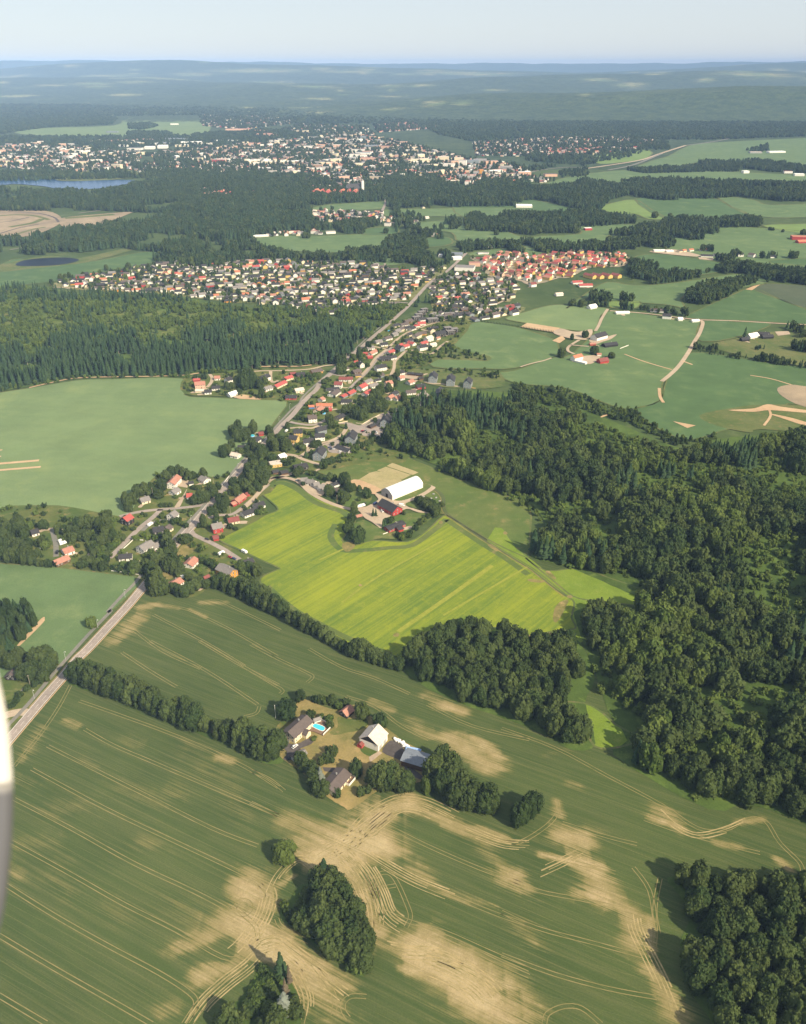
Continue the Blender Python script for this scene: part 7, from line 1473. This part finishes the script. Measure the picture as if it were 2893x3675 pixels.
SUB = [('A',[(540,372),(700,372),(860,388),(960,392),(900,405),(740,402),(600,392)],30,.5,None),('A',[(240,350),(420,342),(560,352),(640,372),(480,374),(300,368)],30,.5,None),('A',[(880,372),(1010,384),(1120,372),(1180,384),(1040,398),(900,396)],34,.35,None),('A',[(0,312),(60,302),(130,308),(240,318),(300,325),(290,350),(200,365),(60,362),(-40,350)],34,0.8,None),('A',[(300,330),(420,314),(520,305),(640,292),(760,284),(900,312),(1000,338),(1100,350),(1128,368),(1000,388),(900,384),(780,384),(640,370),(560,352),(430,346)],34,.7,None),
 ('A',[(420,245),(600,241),(620,262),(520,274),(430,268)],55,.6,None),('A',[(640,262),(780,268),(800,290),(640,290),(560,285)],60,.4,None),('A',[(792,263),(920,259),(935,272),(800,281)],40,.8,'red'),('A',[(1000,302),(1150,292),(1290,290),(1385,296),(1400,308),(1250,328),(1100,332),(1010,330)],36,.7,None),
 ('A',[(1150,316),(1270,316),(1275,326),(1160,326)],30,.9,'red'),('A',[(410,396),(450,390),(470,402),(560,406),(550,414),(410,414)],24,.8,'red'),('A',[(640,452),(690,446),(810,452),(815,470),(760,474),(650,470)],24,.75,None),('A',[(540,497),(620,490),(690,490),(700,498),(560,502)],26,.3,None),
 ('D1',[(830,310),(900,300),(1060,305),(1100,300),(1080,325),(990,345),(900,350),(830,330)],26,.4,None),('D1',[(1040,420),(1130,415),(1210,430),(1200,450),(1050,440)],30,.3,'red'),('A',[(350,520),(420,522),(418,530),(350,530)],26,.7,'red'),('A',[(420,325),(640,300),(700,330),(560,345)],30,.4,None),
 ('D3',[(60,440),(300,430),(560,470),(820,480),(820,520),(560,530),(330,480),(60,470)],34,.55,None),('A',[(120,205),(600,196),(620,204),(130,210)],160,.3,None),('A',[(1480,213),(1700,212),(1700,217),(1500,218)],70,.6,None),('D1',[(1020,250),(1110,250),(1110,256),(1020,258)],30,.5,None),('D1',[(400,175),(560,175),(560,195),(400,195)] ,34,.3,'red'),('D2',[(540,290),(930,300),(930,330),(540,310)],40,.3,None)]
TOWNPTS = []
for i, (c, pts, sp_, dens, kd) in enumerate(SUB):
    q = fill(gl(c, pts), sp_ * .74, 300 + i); q = q[rn.random(len(q)) < dens]
    for x, y in q:
        big = ra.random() < (.13 if kd is None and sp_ < 36 and sp_ > 31 else 0)
        L, W_ = (ra.uniform(22, 55), ra.uniform(12, 20)) if big else (ra.uniform(10, 16), ra.uniform(8, 10))
        w = ra.choice(mixA); ro = ra.choice(['r', 't', 'o', 'd'] if kd == 'red' else mixR)
        hh = ra.uniform(6, 16) if big else ra.choice((3, 5.5, 5.5))
        mass_house(x, y, ra.uniform(-.5, .5) + ra.choice((0, 1.57)), L, W_, hh, hh if big else hh + 2.8, w if not big else ra.choice(['white', 'cream', 'grey', 'pink']), ro if not big else ra.choice('gwpgt'), -.4)
        TOWNPTS.append((x, y))
# big sheds of the industrial quarter and the centre blocks
for c, x, y, L, W_, h, w, ro in [('F1',780,560,130,50,9,'white','t'),('F1',850,575,90,40,9,'cream','w'),('F1',900,555,160,60,9,'grey','t'),('F1',950,580,70,40,9,'white','w'),('F1',1000,600,60,45,14,'white','w'),('F1',920,605,60,40,12,'white','w'),('F1',1010,575,120,60,9,'grey','b'),('F1',1100,552,220,70,10,'slate','b'),('F1',1180,575,150,50,12,'white','w'),('F1',1250,580,120,45,10,'white','p'),('F1',1120,590,90,40,9,'cream','w'),('F1',1400,562,180,50,9,'white','w'),('F1',700,560,100,40,8,'pink','t'),('F1',620,558,120,40,8,'cream','p'),('F1',560,565,90,40,7,'cream','p'),('F1',830,610,90,40,9,'white','g'),('F1',760,590,60,40,8,'white','w'),('F1',1340,690,70,35,12,'red','d'),('F1',1580,695,120,30,14,'cream','w'),('F1',1640,700,60,30,14,'cream','w'),('F1',1600,580,160,60,10,'pink','t'),('F1',1640,520,160,60,10,'pink','t'),('F1',1460,490,200,40,9,'pink','t'),('F1',1070,457,70,25,8,'white','w'),('F1',165,180,120,60,14,'white','w'),('F1',850,348,90,40,14,'white','w'),('F1',1410,765,60,20,5,'white','w'),('F1',795,722,50,20,6,'white','t'),
 ('F2',340,605,90,40,16,'white','g'),('F2',50,695,120,35,15,'cream','w'),('F2',230,700,80,35,14,'cream','w'),('F2',60,500,120,50,10,'pink','t'),('F2',130,525,90,40,10,'pink','t'),('F2',310,500,120,50,10,'cream','g'),('F2',640,625,120,40,14,'white','g'),('F2',640,660,60,40,18,'white','g'),('F2',700,650,70,40,18,'white','b'),('F2',725,680,90,40,15,'pink','t'),('F2',560,560,60,30,20,'pink','g'),('F2',690,555,40,30,24,'slate','b'),('F2',740,600,90,40,14,'slate','b'),('F2',830,610,60,30,18,'pink','t'),('F2',520,685,60,35,14,'cream','p'),('F2',660,720,40,30,18,'cream','p'),('F2',720,712,170,40,8,'pink','t'),('F2',820,710,100,40,7,'pink','t'),('F2',1010,690,60,30,16,'cream','p'),('F2',1060,690,50,30,18,'cream','p'),('F2',1215,720,60,40,16,'white','p'),('F2',1180,680,60,30,20,'cream','p'),('F2',1275,690,50,30,22,'cream','p'),('F2',1300,710,40,30,24,'white','g'),('F2',1360,700,60,30,18,'slate','b'),('F2',1410,695,60,30,20,'grey','g'),('F2',1470,700,70,30,16,'pink','g'),('F2',1420,745,260,30,8,'pink','t'),('F2',1330,775,90,25,8,'white','t'),('F2',1045,775,50,25,7,'red','t'),('F2',1410,760,20,20,18,'orange','o'),('F2',555,335,60,30,14,'white','r'),('F2',520,770,50,14,7,'white','g'),('F2',110,740,40,16,8,'white','g'),('F2',160,745,40,16,8,'white','g'),('F2',240,745,50,16,8,'grey','n'),('F3',1530,602,110,30,7,'white','w'),('F3',1410,605,70,25,7,'grey','p'),('F3',1350,722,30,20,9,'white','w'),('F3',1665,738,45,25,8,'white','w'),('F3',1600,722,40,20,8,'white','d'),('F3',50,922,60,30,7,'white','w'),('F3',425,1057,24,12,6,'red','w'),('F3',1680,1112,60,25,8,'red','o'),('F3',205,740,60,30,9,'pink','n'),('F1',690,505,90,30,8,'slate','b'),('W3',450,255,50,30,7,'white','g'),('W3',320,80,40,25,8,'slate','b'),('W3',340,115,25,15,6,'white','w'),('W3',180,80,35,16,5,'white','w'),('W3',580,200,30,18,7,'pink','t'),('W3',545,330,45,14,5,'white','d'),('W3',660,42,16,10,4,'white','g'),('W3',735,42,16,10,4,'white','g'),('W3',1090,810,14,8,6,'red','d'),
 ('D1',980,478,30,16,7,'orange','o'),('D1',1110,420,24,14,7,'white','g'),('D1',1470,490,22,12,6,'white','d'),('D1',1550,470,20,12,6,'white','d'),('D1',60,425,50,12,4,'white','w'),('D1',155,405,30,12,6,'white','t'),('D1',245,400,60,14,4,'pink','t'),('D1',395,405,24,14,7,'white','t'),('D1',490,405,30,14,6,'white','g'),('D1',840,358,20,14,7,'white','g'),('D1',40,145,40,20,8,'white','d'),('T2',1590,400,26,10,4,'pink','t')]:
    p = g(c, x, y); mass_house(p.x, p.y, ra.uniform(-.25, .25), L * .8, W_, h, h, w, ro, -.4); TOWNPTS.append((p.x, p.y))
o = dm.build('distant_buildings', MATS); tag(o, 'countless small pale houses and blocks of the town in the distance', 'buildings', None, 'stuff')
# landmark: church and the red-roofed complex
cp = g('D1', 628, 152); ch = thing('church', 'white church with a slim tower beside the red-roofed complex', 'church', (cp.x, cp.y, 0), R(20))
new_obj('nave', gable_walls(44, 26, 8, 26, MAT['white']), ch); new_obj('roof', gable_roof(44, 26, 8, 26, RF['k'], .6, .5), ch)
m = MB(); m.box(30, -12, 18, 8, 8, 36); m.build('tower', MAT['white'], ch); m = MB(); m.add([(26, -16, 36), (34, -16, 36), (34, -8, 36), (26, -8, 36), (30, -12, 43)], [(0, 1, 4), (1, 2, 4), (2, 3, 4), (3, 0, 4)]); m.build('spire', RF['g'], ch)
cx_ = g('D1', 515, 165); rc_ = thing('housing_complex', 'sprawling red-roofed complex with many gables left of the church', 'housing complex', (cx_.x, cx_.y, 0), R(-6))
for i in range(7):
    for j in range(2):
        q = new_obj('wing', gable_walls(34, 15, 6, 13, MAT['cream']), rc_); q.location = (-66 + i * 22, j * 42 - 20, 0); q.rotation_euler.z = R(80)
        q2 = new_obj('roof', gable_roof(34, 15, 6, 13, RF['o' if (i + j) % 2 else 'r'], .6, .4), rc_); q2.location = q.location; q2.rotation_euler.z = R(80)

# ---- trees among the houses and over the far land
def away(q, pts, dmin):
    pts = np.array(pts); ok = np.ones(len(q), bool)
    for s in range(0, len(q), 2000):
        ok[s:s + 2000] = np.min(np.hypot(q[s:s + 2000, None, 0] - pts[None, :, 0], q[s:s + 2000, None, 1] - pts[None, :, 1]), 1) > dmin
    return q[ok]
hp = [(q[0], q[1]) for q in TX] + allhouses
gt = np.concatenate([fill(P, s, 400 + i) for i, (P, s) in enumerate(((TOWN, 10, ), (TOWN_R, 9.5), (TOWN_R2, 9), (RED, 13)))])
gt = away(gt, hp, 7.5); gt = away(gt, [tuple(q) for q in roadpts], 8); gt = gt[nrg.random(len(gt)) < .55]
hh = U(len(gt), 3, 11); scatter('garden_trees', 'small garden trees and hedges between the houses of the dense town', gt, hh, hh * U(len(gt), .34, .5), SRC_F[:5] + SRC_L[:2])
FARW = [('A',[(0,365),(110,365),(200,372),(300,372),(420,360),(560,365),(700,380),(780,390),(830,400),(820,425),(740,430),(660,400),(420,360),(300,378),(0,385)],14,.8),('A',[(0,290),(180,290),(430,288),(560,275),(660,285),(560,300),(430,312),(250,312),(60,302),(0,310)],24,.8),('A',[(0,255),(240,248),(250,252),(236,264),(100,270),(30,280),(0,285)],26,.9),
 ('A',[(-20,222),(500,222),(800,236),(900,262),(620,262),(600,240),(420,245),(240,246),(-20,262)],36,.85),('A',[(880,262),(1000,260),(1708,258),(1800,262),(1800,286),(1500,296),(1390,296),(1290,290),(1150,290),(1000,300),(930,285)],22,.9),('A',[(800,236),(1000,236),(1708,232),(1900,232),(1900,262),(1300,262),(900,262)],36,.85),
 ('A',[(272,264),(320,262),(335,268),(300,275),(272,273)],18,1.),('F1',[(780,505),(1040,505),(1060,530),(900,540),(780,530)],20,.9),('F1',[(1180,520),(1380,500),(1390,560),(1180,560)],20,.9),('F1',[(210,700),(500,700),(500,750),(230,770)],18,.8),('F1',[(580,600),(720,600),(720,700),(560,680)],18,.85),('F1',[(940,640),(1220,640),(1250,700),(960,720)],18,.7),('F1',[(550,740),(740,740),(860,770),(680,790),(560,770)],16,.6),('F1',[(80,600),(440,560),(440,590),(200,590)],20,.8),
 ('F1',[(900,740),(1180,740),(1480,770),(1700,760),(1700,830),(1560,850),(1300,800),(1190,850),(900,800)],13,.85),('F2',[(300,620),(480,610),(480,700),(300,680)],18,.7),('F2',[(0,640),(180,630),(200,760),(0,750)],22,.25),('F2',[(0,770),(340,770),(430,840),(300,880),(0,900)],13,.85),('F2',[(560,700),(700,690),(900,700),(960,760),(900,800),(700,790),(560,780)],16,.7),('F2',[(820,700),(960,680),(980,740),(880,830),(780,800)],14,.8),('F2',[(650,800),(840,810),(900,850),(820,890),(700,880)],13,.9),('F2',[(1060,700),(1180,690),(1190,760),(1080,760)],18,.8),('F2',[(970,780),(1180,760),(1200,840),(1100,900),(940,870),(1000,820)],13,.9),
 ('F3',[(430,660),(640,640),(830,570),(900,550),(900,590),(620,580),(470,600)],22,.6),('F3',[(470,560),(620,545),(900,545),(900,580),(500,580)],20,.8),('F3',[(60,610),(420,620),(500,660),(400,680),(60,650)],18,.8),('F3',[(1360,590),(1480,560),(1500,590),(1400,610)],18,.8),('F3',[(250,720),(420,700),(430,745),(260,750)],18,.7),('F3',[(0,700),(80,690),(260,680),(0,740)],18,.7)]
fw = []
for i, (c, pts, s, dn) in enumerate(FARW):
    q = fill(gl(c, pts), s, 500 + i); fw.append(q[nrg.random(len(q)) < dn])
fw = in_view(np.concatenate(fw), 200)
tp = np.array(TOWNPTS); ft = np.concatenate([fill(gl(c, pts), sp_ * .68, 600 + i) for i, (c, pts, sp_, dens, kd) in enumerate(SUB) if sp_ < 70]); ft = away(ft, TOWNPTS, 12)
fw = np.concatenate([away(fw, TOWNPTS, 12), ft])
dd = np.hypot(fw[:, 0], fw[:, 1]); hh = U(len(fw), 11, 19); rr = hh * U(len(fw), .3, .42) * np.clip(dd / 3500, 1, 2.6)
scatter('far_woods', 'far woods and town trees below the skyline', fw, hh, rr, SRC_F, -.5)
# thin lines of saplings along the paddock fence and single field trees far off
for c, L, h in (('O1', [(190, 745, 530, 790, 26), (530, 795, 830, 840, 22)], 4.),):
    for x0, y0, x1, y1, n in L:
        for i in range(n):
            u = i / n; tree('spruce', g(c, x0 + (x1 - x0) * u, y0 + (y1 - y0) * u), h, .9, 'tiny sapling in the row along the paddock fence', 'saplings along the paddock fence')
trees('broad', 'F3', [(817,985,16,9),(907,980,10,6),(1690,1085,14,8),(1570,1070,8,4),(1512,1060,8,5),(1495,1058,8,5)], 'lone tree on the far green fields', 'lone trees on the far fields')
trees('broad', 'D1', [(828,405,14,7),(1505,415,13,7),(330,435,14,7),(352,435,14,6)], 'lone tree in the fields beyond the dense town', 'lone trees beyond the dense town')
trees('spruce', 'W2', [(1108,150,14,2.4),(1122,150,13,2.4),(1140,150,14,2.4),(1165,152,13,2.4),(1555,440,16,3.4),(1580,440,14,3),(1500,440,14,4),(1480,470,12,4)], 'dark pointed tree standing out among the town houses', 'pointed trees among the town houses')
trees('broad', 'W1', [(568,222,12,4.6),(165,300,11,5),(240,285,12,4),(210,295,10,4),(760,205,13,7)], 'tree at the lower edge of the field with the pond', 'trees at the pond field')

# ---- street furniture
lamp_pts = [('L1', 1175, 683, 'street lamp beside the lone small tree on the footpath'), ('L1', 790, 1068, 'street lamp just above the shaded stretch of the footpath'), ('L1', 415, 1530, 'street lamp nearest the lower left road junction'), ('M1', 768, 930, 'street lamp where the footpath leaves the village'), ('V1', 1385, 115, 'street lamp at the pale field beside the clump between the roads'), ('T3', 350, 400, 'street lamp by the pale field opposite the hedged corner'), ('T3', 480, 240, 'street lamp highest up along the pale field'), ('V1', 873, 690, 'street lamp at the village junction')]
lp0 = None
for c, x, y, lab in lamp_pts:
    p = g(c, x, y); l_ = thing('street_lamp', lab, 'street lamp', (p.x, p.y, .3), R(-35), 'street lamps along the footpath')
    if lp0 is None:
        m = MB(); m.tube([(0, 0, 0), (0, 0, 7.6)], [.13, .08], 6); pm_ = m.mesh('pole', MAT['metal']); m = MB(); m.tube([(0, 0, 7.6), (.5, 0, 8.0), (1.5, 0, 8.1)], .06, 5); am_ = m.mesh('arm', MAT['metal'])
        m = MB(); m.box(1.7, 0, 8.08, .8, .34, .16); hm_ = m.mesh('lamp_head', MAT['white']); lp0 = 1
    new_obj('pole', pm_, l_); new_obj('arm', am_, l_); new_obj('lamp_head', hm_, l_)
def pole(c, x, y, h, lab):
    p = g(c, x, y); l_ = thing('utility_pole', lab, 'pole', (p.x, p.y, .2), .6, None); m = MB(); m.tube([(0, 0, 0), (0, 0, h)], [.16, .11], 6); m.build('pole', MAT['palebark'], l_); m = MB(); m.box(0, 0, h - .5, 1.6, .12, .12); m.build('crossarm', MAT['palebark'], l_)
for q in (('V1', 1120, 260, 9, 'wooden pole behind the gabled house at the pale field'), ('V1', 1305, 600, 9, 'wooden pole at the lane to the rapeseed'), ('V1', 455, 395, 9, 'wooden pole beside the tall trees at the left lane'), ('V2', 1425, 430, 8, 'pale pole among the shrubs by the left lane'), ('V2', 785, 430, 8, 'pole at the end of the narrow lane'), ('L1', 365, 1370, 9, 'wooden pole beside the footpath shrubs'), ('RB', -80, 640, 9, 'wooden pole at the gravel drive of the red barn')): pole(*q)
def fence(c, pts, h, mk, lab, name='fence', post=2.6):
    P = gl(c, pts); o = P[0].copy(); f = thing(name, lab, 'fence', (o.x, o.y, .25))
    m = MB()
    for a, b in zip(P, P[1:]):
        d = b - a; n = max(1, int(d.length / post))
        for i in range(n):
            p = a + d * i / n - o; q = MB(); q.box(p.x, p.y, h / 2, .14, .14, h); q.build('post', MAT[mk], f)
        mid = (a + b) / 2 - o; 
        for zz in (.3, .58, .86):
            r_ = MB(); r_.box(mid.x, mid.y, h * zz, d.length, .06, h * .24, math.atan2(d.y, d.x)); r_.build('board', MAT[mk], f)
fence('V1', [(125, 990), (170, 950), (245, 880), (350, 890)], 1.3, 'white', 'white board fence around the lawn of the fenced white house')
fence('V1', [(500, 900), (580, 915)], 1.3, 'white', 'short white fence right of the fenced white house')
fence('V1', [(0, 1222), (150, 1240), (300, 1265)], .9, 'white', 'low white fence between the lawn and the left green field')
fence('V1', [(1180, 325), (1230, 265), (1290, 185)], 1.4, 'white', 'long white barrier beside the main road')
fence('T3', [(1030, 420), (1110, 405), (1190, 390)], 1.2, 'cream', 'pale fence along the lane above the spruce island')
fence('T3', [(1290, 410), (1370, 425), (1460, 375), (1580, 310)], 1.2, 'cream', 'long pale fence along the dry lawn')
fence('O2', [(940, 590), (1045, 550)], 1.3, 'white', 'white fence at the corner of the low black farm house')
fence('RB', [(590, 1095), (660, 1070)], 1.0, 'white', 'short pale fence below the low red house')
# boulders of the barn thicket
for i, (x, y) in enumerate(((1325, 508), (1200, 580), (1290, 570), (1415, 608), (1180, 545), (1360, 560))):
    p = g('RB', x, y); v0, f0 = ICO1; r_ = np.random.default_rng(i); me = np_mesh('boulder', v0 * (1 + (r_.random((len(v0), 1)) - .5) * .5) * np.array([1.4, 1, .8]), f0, [MAT['stone']])
    tag(new_obj('boulder', me), 'pale boulder in the thicket at the track bend', 'boulder', 'boulders in the thicket').location = (p.x, p.y, .6)
# small garden pools
for c, x, y, r_, lab in (('T3', 15, 568, 3.2, 'round blue garden pool by the white house at the pale field'), ('T3', 895, 292, 2.6, 'small blue garden pool in the hedged gardens'), ('T2', 330, 645, 3.2, 'blue garden pool close to the main road')):
    p = g(c, x, y); t_ = thing('garden_pool', lab, 'pool', (p.x, p.y, .3)); m = MB(); m.tube([(0, 0, 0), (0, 0, .9)], r_, 16); m.build('basin', MAT['bluetarp'], t_)
    me = np_mesh('water', [(math.cos(k * .3927) * r_ * .92, math.sin(k * .3927) * r_ * .92, .93) for k in range(16)], [tuple(range(16))], [MAT['pool']]); new_obj('water', me, t_)

# ---- the propeller blade close to the window
DB = 3.0
edge = [(-38, 2300), (-14, 2390), (0, 2451), (12, 2505), (24, 2571), (33, 2634), (39, 2697), (45, 2783), (48, 2857), (46, 2953), (41, 3036), (33, 3119), (23, 3214), (8, 3297), (-4, 3340), (-30, 3420), (-70, 3500)]
rt_ = Vector((1, 0, 0)); up_ = Vector((0, sP, cP)); fw_ = Vector((0, cP, -sP))
def camp(px, py, d): return Vector((0, 0, HCAM)) + fw_ * d + rt_ * ((px - CX) / FPX * d) + up_ * ((CY - py) / FPX * d)
E = smooth_poly([camp(x, y, DB) for x, y in edge], 3, False)
base = E[len(E) // 2].copy()
pb_ = thing('propeller_blade', 'blurred aircraft propeller blade, white above and grey below, at the left edge', 'propeller blade', base)
tpar = thing
t = NT('blade_paint'); oc = t.n('TexCoord').outputs['Object']; sx = t.n('SeparateXYZ'); t.l(oc, sx.inputs[0])
MAT['bladewhite'] = paint('blade_white_paint', (.75, .7, .62), .35, .04, 3., .4); MAT['bladegrey'] = paint('blade_grey_rubber', (.1, .1, .108), .45, .1, 6., .4)
sect = [(0, 0), (-.035, .028), (-.1, .05), (-.2, .055), (-.3, .035), (-.36, 0), (-.3, -.03), (-.2, -.04), (-.1, -.035), (-.035, -.022)]
sp_off = (CY - 2812) / FPX * DB - (base - Vector((0, 0, HCAM))).dot(up_)
dt_ = t.n('VectorMath', operation='DOT_PRODUCT'); t.l(oc, dt_.inputs[0]); dt_.inputs[1].default_value = up_
gr_ = t.rng(dt_.outputs['Value'], sp_off - .035, sp_off + .03)
MAT['blade'] = t.done(t.mix(gr_, (.1, .1, .108), (.55, .52, .47)), .4, .4)
split_i = min(range(len(E)), key=lambda i: abs(((E[i] - Vector((0, 0, HCAM))).dot(up_)) / DB * FPX - (CY - 2812)))
for nm, i0, i1, mk in (('blade_tip', 0, split_i, 'bladewhite'), ('blade_root', split_i, len(E) - 1, 'bladegrey')):
    vs, fs = [], []; K = len(sect)
    for i in range(i0, i1 + 1):
        p = E[i] - base
        for a, b in sect: vs.append(tuple(p + rt_ * a + fw_ * b))
    n_ = i1 - i0 + 1
    for i in range(n_ - 1):
        for k in range(K): fs.append((i * K + k, i * K + (k + 1) % K, (i + 1) * K + (k + 1) % K, (i + 1) * K + k))
    fs.append(tuple(range(K))); fs.append(tuple((n_ - 1) * K + k for k in range(K - 1, -1, -1)))
    me = np_mesh(nm, vs, fs, [MAT['blade']])
    for p in me.polygons: p.use_smooth = len(p.vertices) == 4
    new_obj(nm, me, pb_)

# ------------------------------------------------------------------ air
hz = MB(); hz.box(0, 14000, 251, 40000, 34000, 508)
hm = bpy.data.materials.new('hazy_air'); hm.use_nodes = True; ht = hm.node_tree; ht.nodes.clear()
pv = ht.nodes.new('ShaderNodeVolumePrincipled'); ho = ht.nodes.new('ShaderNodeOutputMaterial')
pv.inputs['Color'].default_value = (.39, .6, 1.0, 1); pv.inputs['Density'].default_value = HAZE = 4.2e-5; pv.inputs['Anisotropy'].default_value = -.35
pv.inputs['Density Attribute'].default_value = ''
ht.links.new(pv.outputs[0], ho.inputs['Volume'])
tag(hz.build('haze', hm), 'thin pale blue summer haze over the whole country', 'haze', None, 'stuff')
